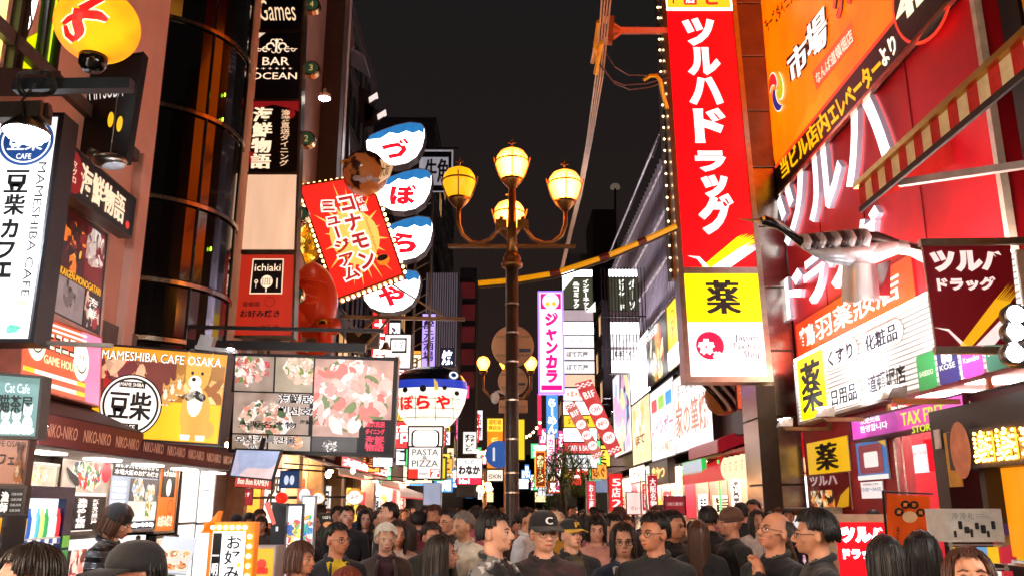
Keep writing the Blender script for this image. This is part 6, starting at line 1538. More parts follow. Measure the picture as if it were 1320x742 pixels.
for k in range(7):
 Yk = 15.05 + k * .42; c = V((4.55, Yk, 2.5))
 t_ = thing('white_lantern', ['nearest', 'second', 'third', 'fourth', 'fifth', 'sixth', 'farthest'][k] + ' white paper lantern of the row under the red awning', 'lantern', c, lg)
 prof = [(.10, -.22)] + [(.17 * math.sqrt(max(.1, 1 - (z / .26) ** 2)) + (.004 if i % 2 else -.004), z) for i, z in enumerate([-.2 + .4 * j / 16 for j in range(17)])] + [(.10, .22)]
 part('paper_shade', lit('#ffdcb0', .9, .1), t_, lambda m: m.lathe(c, prof, 18), smooth=False); part('rim', ink(), t_, lambda m: (m.lathe(c + V((0, 0, .215)), [(.10, 0), (.10, .03)], 14)))
 q = Q(c + V((-.19, .08, -.15)), c + V((-.19, -.08, -.15)), c + V((-.19, -.08, .15)), c + V((-.19, .08, .15)))
 text(q, '酒', (.1, .2, .9, .8), paint('#8a6a50', .5, bump=0), t_, bold=.02, d=.002)
q = WR(BX + .0, 812, 830, 603, 622, at=812)
for (x0, x1, yt, yb, bgc, st, s, fg, lb_) in ((812, 831, 604, 622, '#f4e8c8', 1.3, '酒場', '#3a2a20', 'small pale yellow lit sign box above the right hand shops'), (838, 861, 598, 624, '#1a100e', .5, '串かつ', '#ffb060', 'black sign with warm 串かつ lettering above the right hand shops'),
  (832, 838, 601, 624, '#e8f0d0', 1.2, '', None, 'narrow white strip sign between two shop signs on the right')):
 q = WR(BX - .5, x0, x1, yt, yb); t_ = board('shop_sign_box', lb_, 'sign', q, lit(bgc, st, .1), paint('#1a1412', .4), back=.2, fw=.03)
 if s: text(q, s, (.15, .2, .85, .8), lit(fg, 2, 0) if fg[1] in 'f' else paint(fg, .5, bump=0), t_, bold=.03, d=.016)
def flag(pts, Y, col, words, label, name='slanted_flag'):
 q = CR(Y, pts); t = thing(name, label, 'flag', q.pt(.5, 0))
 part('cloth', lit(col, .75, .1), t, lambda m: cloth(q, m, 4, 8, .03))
 part('checker', lit('#f0dcd8', .9, 0), t, lambda m: [m.rect(q, .02 + (i * 2 + j % 2) * .16, .94 + j * .02 - .02, .18 + (i * 2 + j % 2) * .16, .96 + j * .02 - .02, .04) for i in range(3) for j in range(3)] + [m.rect(q, .02 + (i * 2 + j % 2) * .16, .02 + j * .02, .18 + (i * 2 + j % 2) * .16, .04 + j * .02, .04) for i in range(3) for j in range(3)])
 n = len(words)
 for k, wd in enumerate(words):
  v = .80 - (k) * .78 / n
  if wd in ('B1F', 'B1'): text(q, wd, (.15, v - .03, .85, v + .06), lit('#f4e4e0', 1, 0), t, bold=.05, d=.045)
  else:
   part('white_disc', lit('#f4ece8', 1.1, 0), t, lambda m: m.disc(q, .5, v, q.w() * .42, .042, 20)); text(q, wd, (.2, v - .025, .8, v + .03), lit('#d03830', .8, 0), t, bold=.04, d=.05)
 return t
flag([(786, 588), (802, 580), (762, 488), (741, 494)], 22, '#c04040', ['B1F', 'CAFE', 'INFO', 'LIVE'], 'larger slanted red flag with white discs reading CAFE INFO LIVE')
flag([(766, 592), (778, 586), (741, 516), (727, 523)], 22.5, '#b86058', ['B1F', 'CAFE', 'INFO', 'LIVE'], 'smaller faded slanted red flag left of the larger one')
def nobori(x0, y0, x1, y1, Y, col, s, fg, label, st=.8, extra=None):
 q = FR(Y, x0, y0, x1, y1); t = thing('standing_banner', label, 'banner', (q.c[0].x, Y, 0), 'upright cloth banners on poles outside shops')
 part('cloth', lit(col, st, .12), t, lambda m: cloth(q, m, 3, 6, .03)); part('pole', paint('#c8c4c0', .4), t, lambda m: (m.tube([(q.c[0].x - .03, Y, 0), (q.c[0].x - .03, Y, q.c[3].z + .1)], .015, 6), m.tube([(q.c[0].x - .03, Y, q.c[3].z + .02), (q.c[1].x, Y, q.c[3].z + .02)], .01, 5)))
 if s: text(q, s, (.18, .08, .82, .92), lit(fg, 1, 0), t, vert=True, bold=.03, d=.05)
 return t
nobori(785, 610, 803, 658, 20, '#d01c20', '5店2', '#f4e8e4', 'red double banner with white 5 and 2 on the right')
nobori(757, 620, 767, 658, 24, '#c02838', 'お土産', '#f4e8e4', 'narrow red banner left of the double banner')
nobori(768, 618, 784, 634, 26, '#6a7a98', '', '#f0f0f4', 'grey blue cloth banner above the far right shops')
nobori(835, 612, 848, 657, 16.5, '#a01824', '大阪名物', '#f0e0dc', 'dark red banner 大阪名物 nearer the food stall')
nobori(828, 622, 834, 657, 16.8, '#b81c28', 'うまい', '#f0e0dc', 'thin red banner folded beside the dark red one')
q = FR(17.5, 808, 634, 832, 662); t_ = board('pale_menu_board', 'pale pink menu board with a dish picture among the banners', 'sign', q, lit('#e8c8c0', .9, .1), paint('#8a2028', .5), back=.05, fw=.02, base=(q.pt(.5, 0).x, 17.5, 0))
text(q, 'カレー', (.2, .2, .8, .36), lit('#d03040', .8, 0), t_, bold=.02, d=.014); part('leg', ink(), t_, lambda m: m.box(q.c[0].x + .1, q.c[0].x + .15, 17.52, 17.6, 0, q.c[0].z))
q = FR(15.6, 857, 640, 883, 662); t_ = board('maroon_notice_board', 'dark red notice board with pale handwriting behind the food stall customers', 'sign', q, lit('#8a1c28', .55, .1), paint('#5a141c', .5), back=.05, fw=.02, base=(q.pt(.5, 0).x, 15.6, 0))
text(q, 'この先にたこ焼あります', (.12, .5, .88, .7), lit('#e8c8c0', .9, 0), t_, bold=0, d=.014); part('leg', ink(), t_, lambda m: m.box(q.c[0].x + .1, q.c[0].x + .15, 15.62, 15.7, 0, q.c[0].z))
# shop rooms right, distance 15 to 46
def shop_room(name, label, side, y0, y1, wallc, litc, seed, X=None, h=2.9, power=30, lightc='#ffe8d0'):
 X = X or (5.0 if side > 0 else -4.8); s_ = side; D = 1.25
 rnd = random.Random(seed)
 t = thing(name, label, 'shop', (X + s_ * .6, (y0 + y1) / 2, 0))
 B_ = lambda m, xa, xb, *a: m.box(min(xa, xb), max(xa, xb), *a)
 wm_ = paint(wallc, .6)
 part('back_wall', wm_, t, lambda m: B_(m, X + s_ * D, X + s_ * (D + .1), y0, y1, 0, h))
 part('ceiling', paint('#c8bcb0', .6), t, lambda m: B_(m, X, X + s_ * D, y0, y1, h, h + .06)); part('shop_floor', paint('#8a7a6c', .4), t, lambda m: B_(m, X, X + s_ * D, y0, y1, .01, .04))
 nb = max(2, round((y1 - y0) / 1.7)); bw = (y1 - y0) / nb
 for k in range(nb):
  ya, yb = y0 + k * bw, y0 + (k + 1) * bw
  part('ceiling_light', lit(lightc, 60, 0), t, lambda m: B_(m, X + s_ * .3, X + s_ * .45, ya + .25, yb - .25, h - .06, h - .01))
  part('partition', wm_, t, lambda m: B_(m, X, X + s_ * D, yb - .08, yb - .002, .04, h))
  x = .06
  while x < D - .2:            # pictures and menus fixed to the partition, facing down the street
   w_ = rnd.uniform(.18, .5); x2 = min(x + w_, D - .03); za = rnd.uniform(1.0, 1.5); zb = min(h - .12, za + rnd.uniform(.5, 1.4))
   c_ = rnd.choice(litc); P_ = (X + s_ * x, X + s_ * x2)
   q = Q((min(P_), yb - .085, za), (max(P_), yb - .085, za), (max(P_), yb - .085, zb), (min(P_), yb - .085, zb))
   fr = part('wall_picture', lit(c_, rnd.uniform(.7, 1.2), .15, 6), t, lambda m: m.slab(q, 0, .02))
   if rnd.random() < .6: mb = MB(); put(mb, q, rnd.choice(['酒', '串', '肉', '寿司', '麺', '祭', '旨']), (.15, .3, .85, .9), bold=.03, d=.024); mb.build('lettering', ink() if min(H(c_)) > .2 else lit('#fff4e4', 1.2, 0), fr)
   x = x2 + rnd.uniform(.03, .2)
  for j in range(3):
   yy = ya + .1 + j * (bw - .3) / 3; za = rnd.uniform(1.0, 1.7)
   part('wall_poster', lit(rnd.choice(litc), rnd.uniform(.6, 1.2), .15, 6), t, lambda m: B_(m, X + s_ * (D - .03), X + s_ * (D - .002), yy, yy + bw / 3.6, za, min(za + rnd.uniform(.5, 1.1), h - .2)))
  part('counter', paint('#7a5038', .5), t, lambda m: B_(m, X + s_ * .05, X + s_ * .5, ya + .15, yb - .35, 0.04, 1.0)); part('counter_top', paint('#c8b8a8', .3), t, lambda m: B_(m, X + s_ * .02, X + s_ * .53, ya + .12, yb - .3, 1.0, 1.04))
  for j in range(4):
   part('goods', lit(rnd.choice(litc), .7, .2), t, lambda m: B_(m, X + s_ * .1, X + s_ * .4, ya + .2 + j * (bw - .6) / 4, ya + .2 + (j + .8) * (bw - .6) / 4, 1.04, 1.04 + rnd.uniform(.1, .4)))
 return t
pal = ['#e8c8a0', '#d84030', '#f0e8e0', '#e89030', '#c8d8e8', '#f0c850', '#b02838']
shop_room('takeaway_shop', 'warm lit takeaway shop under the red awning on the right', 1, 15.8, 19.6, '#8a6a58', pal, 1, power=16)
shop_room('glass_door_shop', 'shop with bright posters under the first picture boxes on the right', 1, 19.8, 24.5, '#7a5a50', pal, 2, power=14)
shop_room('souvenir_shop', 'busy lit shop front under the far picture boxes on the right', 1, 24.7, 31, '#9a7a68', pal, 3, power=14)
shop_room('added_shop_right', 'added unseen lit shop front on the right, lighting the crowd from beside and behind the viewer', 1, -7, 5.4, '#b09078', pal, 5)  # lit room added out of view to brighten the crowd
shop_room('added_shop_left', 'added unseen lit shop front on the left, lighting the crowd from beside and behind the viewer', -1, -7, 4.8, '#b09078', pal, 6)  # its unseen counterpart, added for light from the left
shop_room('far_right_shop', 'distant bright shop front right of the slanted flags', 1, 31.2, 40, '#a88a78', pal, 4, X=5.0, power=14)
part('green_strip', lit('#30e070', 1.2, 0), bpy.data.objects['glass_door_shop'], lambda m: m.box(4.9, 4.93, 19.9, 19.96, .3, 2.8))
q = WR(BX - .3, 880, 930, 596, 612); t_ = board('green_neon_sign', 'shop sign with a green to blue lit edge beneath the red awning', 'sign', WR(BX - .4, 880, 905, 597, 612), lit('#b8c8d8', .6, .1), lit('#20b850', .9, .1), back=.1, fw=.012)
# far street: buildings both sides
facade('far_left_building', 'dark far building with grey upright louvres left of the lamps', -1, 44, 62, 22.5, paint('#2c2628', .7), X=-3.9, rows=9, cols=6, lit_p=.2, seed=11)
t_ = thing('louvred_building', 'pale building with upright louvres behind the lowest fish sign', 'building', PY(560, 500, 40))
q = FR(40, 548, 352, 590, 470)
part('wall', paint('#2a2628', .6), t_, lambda m: m.slab(q, 4, -.1))
for k in range(14):
 part('louvre', lit('#8a7c88', .22, .1), t_, lambda m: m.slab(q.sub((k + .15) / 14, 0, (k + .6) / 14, 1), .09, .1))
rs = thing('red_tile_tower', 'dark tower with a column of dim red square panels beside the louvred building', 'building', PY(602, 640, 44))
q = FR(44, 591, 345, 613, 640); part('wall', paint('#1a1010', .6), rs, lambda m: m.slab(q, 4, 0))
for k in range(5): part('red_panel', lit('#5a1a1c', .35, .3, 1), rs, lambda m: m.slab(q.sub(.08, .93 - k * .1 - .07, .92, .93 - k * .1, .0), -.001, .1))
far_specs = [(-1, 62, 80, 15, -4.2), (-1, 80, 100, 12, -4.6), (1, 46, 60, 12.5, 5.4), (1, 60, 78, 13, 5.0), (1, 78, 100, 10, 5.2)]
for i, (s_, ya, yb, h, X) in enumerate(far_specs):
 facade('distant_building', f'distant dark building, {["third", "last", "first", "second", "last"][i]} of the {"left" if s_ < 0 else "right"} row towards the vanishing point', s_, ya, yb, h, paint('#2a2020', .7), X=X, rows=5, cols=8, lit_p=.6, seed=30 + i, litm=lit('#ffc890', 1.1))
t_ = facade('street_end_block', 'dark block closing the far end of the street', 1, 130, 140, 9, paint('#1c1616', .7), X=-12, rows=3, cols=5, lit_p=.3, seed=50, depth=24)
for k in range(9): part('lit_window', lit(('#ffd8a0', '#ff9840', '#f4f0ff')[k % 3], 1.2), t_, lambda m: m.box(-11 + k * 2.6, -9.4 + k * 2.6, 129.9, 129.97, 2.5 + (k * 5 % 3) * 1.9, 3.9 + (k * 5 % 3) * 1.9))
ro = thing('rooftop_block', 'pale grey rooftop box with a small dome lamp on the dark skyline right of centre', 'rooftop structure', PY(745, 420, 60))
q = FR(60, 768, 270, 800, 640); part('wall', paint('#3a3230', .6), ro, lambda m: m.slab(q, 5, 0)); q2 = FR(58, 733, 327, 768, 345)
part('roof_step', paint('#4a403c', .6), ro, lambda m: m.slab(FR(58, 734, 327, 768, 640), 4, 0)); c = PY(793, 243, 56); part('dome', lit('#8a7a6a', .3, 0), ro, lambda m: (m.lathe(c, [(.35, 0), (.35, .15), (.25, .3), (.05, .36)], 14)), smooth=True); part('mast', paint('#3a3230', .6), ro, lambda m: m.tube([PY(793, 275, 56.5), c], .08, 6))
# signs in the middle distance, left of the lamp
def fsign(x0, y0, x1, y1, Y, col, st, s, fg, label, vert=False, name='shop_sign', box=(.1, .1, .9, .9), bold=.03, frame=None, tilt=0, fst=1.3):
 q = FR(Y, x0, y0, x1, y1); t = board(name, label, 'sign', q, lit(col, min(st, .95), .08), paint('#2a201c', .4) if frame is None else lit(frame, 1.6, 0), back=.2, fw=.025)
 if s: text(q, s, box, lit(fg, fst, 0) if int(fg[1:3], 16) > 80 else paint(fg, .5, bump=0), t, vert=vert, bold=bold, d=.016)
 return q, t
q, t_ = fsign(496, 431, 529, 474, 20, '#f4ece8', 1.4, '', '#1a1412', 'white lit sign with a black framed brush mark above the puffer fish lantern')
part('mark_frame', ink(), t_, lambda m: (m.rect(q, .2, .45, .85, .9, .016))); part('mark_field', lit('#f4ece8', 1.3, 0), t_, lambda m: m.rect(q, .27, .52, .78, .84, .02)); text(q, '牛角', (.3, .54, .75, .82), ink(), t_, bold=.04, d=.026); text(q, '焼肉', (.4, .12, .65, .36), ink(), t_, vert=True, d=.016)
fsign(544, 404, 561, 472, 30, '#b8a0ff', 1.5, '酔元酒場', '#3a2090', 'narrow violet glowing vertical sign above the puffer fish lantern', True)
fsign(568, 449, 585, 472, 26, '#26304a', .5, '焼', '#d8e0f0', 'small navy sign with white 焼 right of the violet sign', False)
q, t_ = fsign(527, 550, 570, 574, 15.5, '#f4e8dc', 1.4, '', '#1a1412', 'white lit sign with a rounded brown frame above the pasta and pizza sign')
part('rounded_frame', paint('#3a2418', .5, bump=0), t_, lambda m: m.rrect(q, .08, -.1, .92, .85, .08, .015)); part('rounded_field', lit('#f4e8dc', 1.3, 0), t_, lambda m: m.rrect(q, .14, -.05, .86, .8, .07, .018))
q, t_ = fsign(527, 576, 568, 616, 15, '#f6efe8', 1.5, 'PASTA', '#2a2422', 'white PASTA and PIZZA sign with red foot hanging over the left side', box=(.1, .74, .92, .94), bold=.01)
text(q, '&', (.42, .60, .58, .72), paint('#2a2422', .5, bump=0), t_, d=.016); text(q, 'PIZZA', (.1, .38, .92, .58), paint('#2a2422', .5, bump=0), t_, bold=.01, d=.016)
part('red_foot', lit('#d83020', 1, 0), t_, lambda m: (m.rect(q, 0, 0, .3, .30, .016), m.rect(q, .68, .04, .98, .30, .016))); text(q, '2F', (.72, .07, .95, .27), lit('#f8f0ec', 1.5, 0), t_, bold=.04, d=.022); text(q, 'doppio!', (.33, .09, .65, .22), paint('#2a2422', .5, bump=0), t_, d=.016)
fsign(552, 590, 574, 616, 16.5, '#c8c010', 1.0, '', '#000000', 'yellow green sign edge behind the pasta and pizza sign')
q, t_ = fsign(589, 590, 621, 624, 22, '#f8f0f0', 1.6, 'わなか', '#1a1818', 'white lit sign わなか in black brush letters over a crimson foot', box=(.06, .38, .94, .72), bold=.06)
part('crimson_foot', lit('#c82848', 1, 0), t_, lambda m: m.rect(q, 0, 0, 1, .26, .016)); text(q, 'たこ焼', (.3, .78, .7, .93), paint('#1a1818', .5, bump=0), t_, d=.018); text(q, 'No1', (.1, .04, .5, .22), lit('#f8f0f0', 1.3, 0), t_, bold=.03, d=.022)
fsign(597, 556, 614, 584, 24, '#e8e4e0', 1.3, 'わびさび', '#1a1818', 'white sign with black vertical brush letters above the わなか sign', True)
q, t_ = fsign(628, 539, 648, 603, 19, '#f08018', 1.0, '', '#000', 'orange vertical banner sign 道頓堀 with yellow top left of the lamp post')
part('yellow_top', lit('#f8c838', 1.1, 0), t_, lambda m: m.rect(q, 0, .74, 1, 1, .014)); text(q, '道頓堀', (.1, .88, .9, .98), lit('#c84810', .9, 0), t_, bold=.03, d=.018); text(q, '商店会', (.1, .77, .9, .86), lit('#c84810', .9, 0), t_, bold=.03, d=.018)
text(q, '愛', (.25, .46, .75, .62), lit('#f8d060', 1.2, 0), t_, bold=.03, d=.018); text(q, '暴君王', (.3, .06, .7, .42), lit('#e03010', 1, 0), t_, vert=True, bold=.05, d=.018)
q, t_ = fsign(628, 605, 648, 619, 19, '#f0e4d0', 1.1, 'EDION', '#3a2a20', 'small cream sign under the orange banner sign', box=(.1, .2, .9, .6))
fsign(667, 540, 676, 592, 19, '#d8c020', .9, '', '#000', 'narrow yellow sign edge right of the lamp post')
q, t_ = fsign(691, 582, 702, 626, 32, '#8a2a10', .8, '金龍ラーメン', '#ffe8a0', 'brown vertical ramen sign outlined in orange light right of the lamp post', True, frame='#ff8a20', bold=.05)
fsign(705, 559, 715, 610, 36, '#f0e8ec', 1.3, 'カラオケ', '#d83078', 'thin white sign with pink foot and top above the willow tree', True)
fsign(648, 584, 652, 612, 24, '#d86018', .9, '', '#000', 'sliver of an orange sign tucked left behind the lamp post')
fsign(693, 507, 698, 560, 34, '#e02848', 1.2, '', '#000', 'thin red vertical neon strip under the karaoke sign')
rnd = random.Random(21)
cols = [('#ffe0b0', 'cream'), ('#ff9838', 'orange'), ('#e83030', 'red'), ('#f4f4ff', 'white'), ('#ffd040', 'yellow'), ('#4a90e0', 'blue'), ('#e84888', 'pink'), ('#50c878', 'green')]
seen = set()
words = ['酒場', 'たこ焼', '串かつ', '寿司', 'らーめん', '焼肉', 'カニ', '居酒屋', '薬', '土産', 'ふぐ', '千房', '餃子', '元祖', '名物']
heights = ['near head height', 'at awning height', 'at first floor height', 'high up']
k = 0
for side in (-1, 1):
 for Y in (24, 27, 30, 33, 37, 41, 46, 52, 58, 66, 75, 86, 98):
  for j in range(5):
   c_, cn = rnd.choice(cols); hz = rnd.randrange(4); z = (2.5, 3.3, 4.6, 6.4)[hz] + rnd.uniform(0, .6); w_ = rnd.uniform(.6, 1.3); hgt = rnd.uniform(.5, 1.0) if rnd.random() < .5 else rnd.uniform(1.3, 2.4)
   if hgt > 1.2: w_ = rnd.uniform(.4, .65)
   x = (side * (4.7 if side < 0 else 4.9) - side * rnd.uniform(.1, 1.2) * (2.3 if Y > 40 else 1))
   wd = rnd.choice(words); DW = {24: 'beside the willow', 27: 'just past the willow', 30: 'level with the tenant tower', 33: 'a little beyond the tenant tower', 37: 'well beyond the tenant tower', 41: 'before the dark louvred tower', 46: 'at the dark louvred tower', 52: 'just past the dark louvred tower', 58: 'in the middle distance', 66: 'past the middle distance', 75: 'in the far distance', 86: 'close to the street end', 98: 'at the very street end'}
   lbl = f'{cn} {"upright" if hgt > 1.2 else "squat"} sign {heights[hz]} {"left" if side < 0 else "right"}, {DW[Y]}'
   if lbl in seen: continue
   if side > 0 and (Y < 36 or hz == 3) or side < 0 and Y < 26: continue
   seen.add(lbl); Yj = Y + j * .55
   q = Q((x - w_ / 2, Yj, z), (x + w_ / 2, Yj, z), (x + w_ / 2, Yj, z + hgt), (x - w_ / 2, Yj, z + hgt))
   t_ = thing('distant_sign', lbl, 'sign', q.pt(.5, 0), 'small lit signs far up the street')
   part('panel', lit(c_, rnd.choice((.9, 1.1, 1.25)), .08), t_, lambda m: m.slab(q, .12, 0)); part('frame', paint('#1c1614', .5), t_, lambda m: m.rim(q, .03, .12, .01))
   part('bracket', paint('#1c1614', .5), t_, lambda m: m.bar(q.pt(.5, .9, -.06), V((side * 5.2, Yj + .06, z + hgt * .9)), .05))
   dkw = cn in ('cream', 'white', 'yellow', 'orange')
   text(q, wd, (.1, .1, .9, .9), paint('#5a1410', .5, bump=0) if dkw else lit('#fff0e0', 1.4, 0), t_, vert=hgt > 1.2, bold=.03, d=.006)
for i, (x0, y0, x1, y1, Y, lb_) in enumerate(((600, 560, 645, 548, 20, 'short string of tiny bulbs left of the orange banner sign'), (655, 545, 700, 535, 26, 'string of tiny bulbs crossing behind the lamp post'), (640, 600, 690, 612, 40, 'low string of bulbs far up the street'))):
 a, b_ = PY(x0, y0, Y), PY(x1, y1, Y + 2); t_ = thing('light_string', lb_, 'string lights', a)
 P4 = [a.lerp(b_, k / 10) + V((0, 0, -.5 * math.sin(PI * k / 10))) for k in range(11)]
 part('wire', ink(), t_, lambda m: m.tube(P4, .012, 4))
 for p in P4[1:-1]: part('bulb', lit('#ffc070', 9, 0), t_, lambda m: m.ell(p - V((0, 0, .05)), .045, nu=6, nv=5))
c0 = PY(625, 640, 34); t_ = thing('globe_cluster_lamp', 'many armed amber globe lamp low in the distance left of the post', 'street lamp', (c0.x, 34, 0))
part('post', bz, t_, lambda m: m.tube([(c0.x, 34, 0), (c0.x, 34, 3.2)], .08, 8))
for k in range(11):
 a = k * 2.4; p = PY(625 + 9 * math.cos(a) * (.4 + .06 * k), 627 + 8 * math.sin(a) * (.3 + .07 * k), 34)
 part('globe', lit('#ffb860', 12, 0), t_, lambda m: m.ell(p, .09, nu=8, nv=6), smooth=True)
# willow
wt_ = thing('willow_tree', 'slim willow with drooping green leaves right of the lamp post in mid street', 'tree', (1.9, 28, 0))
part('trunk', paint('#3a2a1c', .8), wt_, lambda m: (m.tube([(1.9, 28, 0), (1.95, 28, 1.4), (1.85, 28.05, 2.6), (2.0, 28, 3.4)], [.12, .09, .07, .03], 10), m.tube([(1.87, 28, 2.4), (1.5, 28.1, 3.1), (1.3, 28, 3.3)], [.05, .03, .015], 7), m.tube([(1.9, 28, 2.5), (2.4, 27.9, 3.1), (2.6, 28, 3.3)], [.05, .03, .015], 7)))
rnd = random.Random(9)
def leaves(m):
 for s_ in range(150):
  a = rnd.uniform(0, 2 * PI); r0 = rnd.uniform(.1, .95); x, y = 1.95 + r0 * math.cos(a), 28 + r0 * math.sin(a); z = 3.65 - r0 * .45 + rnd.uniform(-.2, .25); L = rnd.uniform(.6, 1.7)
  n = int(L / .08)
  for k in range(n):
   zz_ = z - k * .08; f = k / n; px_ = x + math.cos(a) * f * .25 + rnd.uniform(-.03, .03); py_ = y + math.sin(a) * f * .25 + rnd.uniform(-.03, .03)
   dx, dy = rnd.uniform(-.05, .05), rnd.uniform(-.05, .05); m.mat(rnd.randrange(3))
   m.face((px_, py_, zz_), (px_ + dx + .012, py_ + dy, zz_ - .05), (px_ + dx * 1.4, py_ + dy * 1.4, zz_ - .12), (px_ + dx - .012, py_ + dy, zz_ - .05))
mb = MB(); leaves(mb); mb.build('crown', [paint('#4a6a28', .7, 0, .2, 5, 0), paint('#37561f', .7, 0, .2, 5, 0), paint('#6a7a30', .7, 0, .2, 5, 0)], wt_, kind='stuff')
# LEFT SHOP FRONTS at street level
ls = thing('left_shop_front', 'shop front of backlit menu panels under the maroon awning on the left', 'shop', (LX - .5, 11, 0))
part('wall', paint('#8a7a70', .5), ls, lambda m: m.box(LX - 1, LX - .1, 5.0, 15.55, 0, 2.7))
part('fascia', paint('#d8ccc4', .4), ls, lambda m: m.box(LX - .09, LX + .05, 5.0, 15.55, 2.42, 2.62))
part('kerb_tiles', paint('#4a3c34', .5), ls, lambda m: m.box(LX - .1, LX + .02, 8.0, 15.55, 0, .12))
def lp(x0, x1, yt, yb, name, label, face, **k):
 q = WR(LX + .02, x0, x1, yt, yb, at=x0); t = board(name, label, 'menu panel', q, face, metal('#b8b0a8', .3), back=.1, fw=.035, **k); return q, t
q, t_ = lp(76, 137, 590, 686, 'fish_menu_panel', 'backlit menu panel of fish and seafood pictures with a red round, behind the vending machine', lit('#e8dcd4', .9, .1))
collage(q, (.01, .55, .99, .99), ['#e8e4e0', '#c8483a', '#f0d8c8', '#48505a', '#e8c8a0', '#d02030', '#5a8a40'], 110, t_, 1.0, 21, .16, plates=4, bg='#b8a898')
part('red_round', lit('#e01838', 1, 0), t_, lambda m: m.disc(q, .9, .86, .12, .02)); part('fish_silhouette', paint('#2a3038', .4), t_, lambda m: m.poly(q, [(.05, .9), (.14, .84), (.3, .76), (.34, .66), (.26, .64), (.12, .74), (.04, .86)], .02))
part('black_panel', paint('#1a1210', .4), t_, lambda m: m.rect(q, .3, .02, .99, .5, .008)); part('orange_panel', lit('#e86018', .9, .1), t_, lambda m: m.rect(q, .01, .02, .29, .5, .008))
text(q, '漁師めし物語', (.36, .05, .56, .47), lit('#f4e8e0', 1.1, 0), t_, vert=True, bold=.05, d=.016); text(q, '新鮮魚介居酒屋', (.68, .1, .82, .46), lit('#f4e8e0', 1.1, 0), t_, vert=True, bold=.02, d=.016)
q, t_ = lp(140, 202, 591, 684, 'okonomiyaki_menu_panel', 'black headed backlit menu panel with white lettering and two dish pictures', lit('#98a4b8', .8, .1))
part('black_header', paint('#0f0d0e', .4), t_, lambda m: m.rect(q, .01, .78, .99, .99, .008))
text(q, '道頓堀川を眺めながら', (.04, .90, .96, .97), lit('#f8f4f0', 1.1, 0), t_, bold=.02, d=.016); text(q, '本場大阪のお好み焼き', (.04, .80, .96, .88), lit('#f8f4f0', 1.1, 0), t_, bold=.02, d=.016)
collage(q, (.38, .42, .99, .76), ['#e8e8e4', '#c8b8a0', '#f4ece0', '#6a7a60', '#d8a878', '#98a8b8'], 100, t_, .9, 22, .2, plates=3, bg='#4a4a50'); collage(q, (.38, .13, .99, .42), ['#e8e0d0', '#b8a040', '#e8d8a0', '#5a7a30', '#c87840', '#f4f0e0'], 70, t_, .9, 23, .18)
part('white_bottles', lit('#e8f0f8', 1.2, .1), t_, lambda m: [m.rrect(q, .05, .64 - k * .09, .3, .70 - k * .09, .02, .012) for k in range(5)])
part('black_foot', paint('#0f0d0e', .4), t_, lambda m: m.rect(q, .01, .01, .99, .12, .014)); text(q, '一明(いちあき)', (.4, .025, .95, .10), lit('#f8f4f0', 1.5, 0), t_, bold=.04, d=.02)
q, t_ = lp(203, 227, 592, 684, 'orange_logo_panel', 'orange backlit panel with the black ichiaki square beside the white glass panels', lit('#f06c18', .85, .08))
part('logo_square', paint('#14100e', .4), t_, lambda m: m.rect(q, .14, .48, .86, .92, .008)); text(q, 'ichiaki', (.18, .78, .82, .88), lit('#f8f0e0', 1.2, 0), t_, d=.014); part('logo_disc', lit('#f8f0e0', 1.2, 0), t_, lambda m: (m.disc(q, .5, .62, .09, .014, ry=.12)))
text(q, 'お好み焼き', (.1, .06, .85, .22), lit('#f8e8d0', 1.1, 0), t_, bold=.04, d=.012); part('oval', lit('#c82818', .9, 0), t_, lambda m: m.ring(q, .7, .34, .09, .11, .012, 16))
for i, (x0, x1) in enumerate(((229, 251), (252, 272))):
 q, t_ = lp(x0, x1, 596, 756, 'white_glass_panel', ['left', 'right'][i] + ' tall white backlit glass panel with faint grey marks', lit('#eef4f4', 1.25, .06))
 part('cross_bar', metal('#8a8480', .3), t_, lambda m: m.slab(q.sub(0, .50, 1, .52), 0, .03))
 if i: part('faint_writing', paint('#9aa8a8', .5), t_, lambda m: [m.rect(q, .3, .62 + k * .08, .3 + .12 * (1 + k % 3), .628 + k * .08, .006) for k in range(5)])
for i, (x0, x1) in enumerate(((34, 72), (88, 122), (198, 226))):
 yt, yb = ((598, 625), (700, 760), (694, 760))[i]
 q, t_ = lp(x0, x1, yt, yb, 'picture_panel', ['small bright salad picture panel above the vending machine', 'meat picture panel low beside the vending machine', 'low red and green picture panel under the orange logo panel'][i], lit('#e8ece0', 1.0, .1))
 collage(q, (.02, .02, .98, .98), [['#f0f0e4', '#e8a078', '#90b850', '#f0d0b0', '#c8b8a0'], ['#e8e0dc', '#c84848', '#e08878', '#f0c8b8', '#6a4030'], ['#e8e0d8', '#b82830', '#3a7a38', '#f0c0a0']][i], 70, t_, 1.0, 31 + i, .2, plates=2)
part('ledge', lit('#e8e8e4', .9, .1), ls, lambda m: m.box(LX + .0, LX + .14, 8.9, 11.6, 1.30, 1.40))
for yy in (2.0, 3.6, 5.2):
 part('unseen_fill_panel', lit('#f4ece0', 1.4, .1), ls, lambda m: m.box(LX - .1, LX - .02, yy - .65, yy + .65, .9, 2.3))  # unseen glowing panels added to light the crowd from the left
VX = -3.5; ya, yb = PX(34, 625, VX).y, PX(98, 628, VX).y; zt_ = PX(40, 625, VX).z
vm = thing('vending_machine', 'navy drinks vending machine with lit shelves of bottles', 'vending machine', (VX, (ya + yb) / 2, 0))
nvy = paint('#16234a', .25, .2, .1, 4, 0); W_ = yb - ya
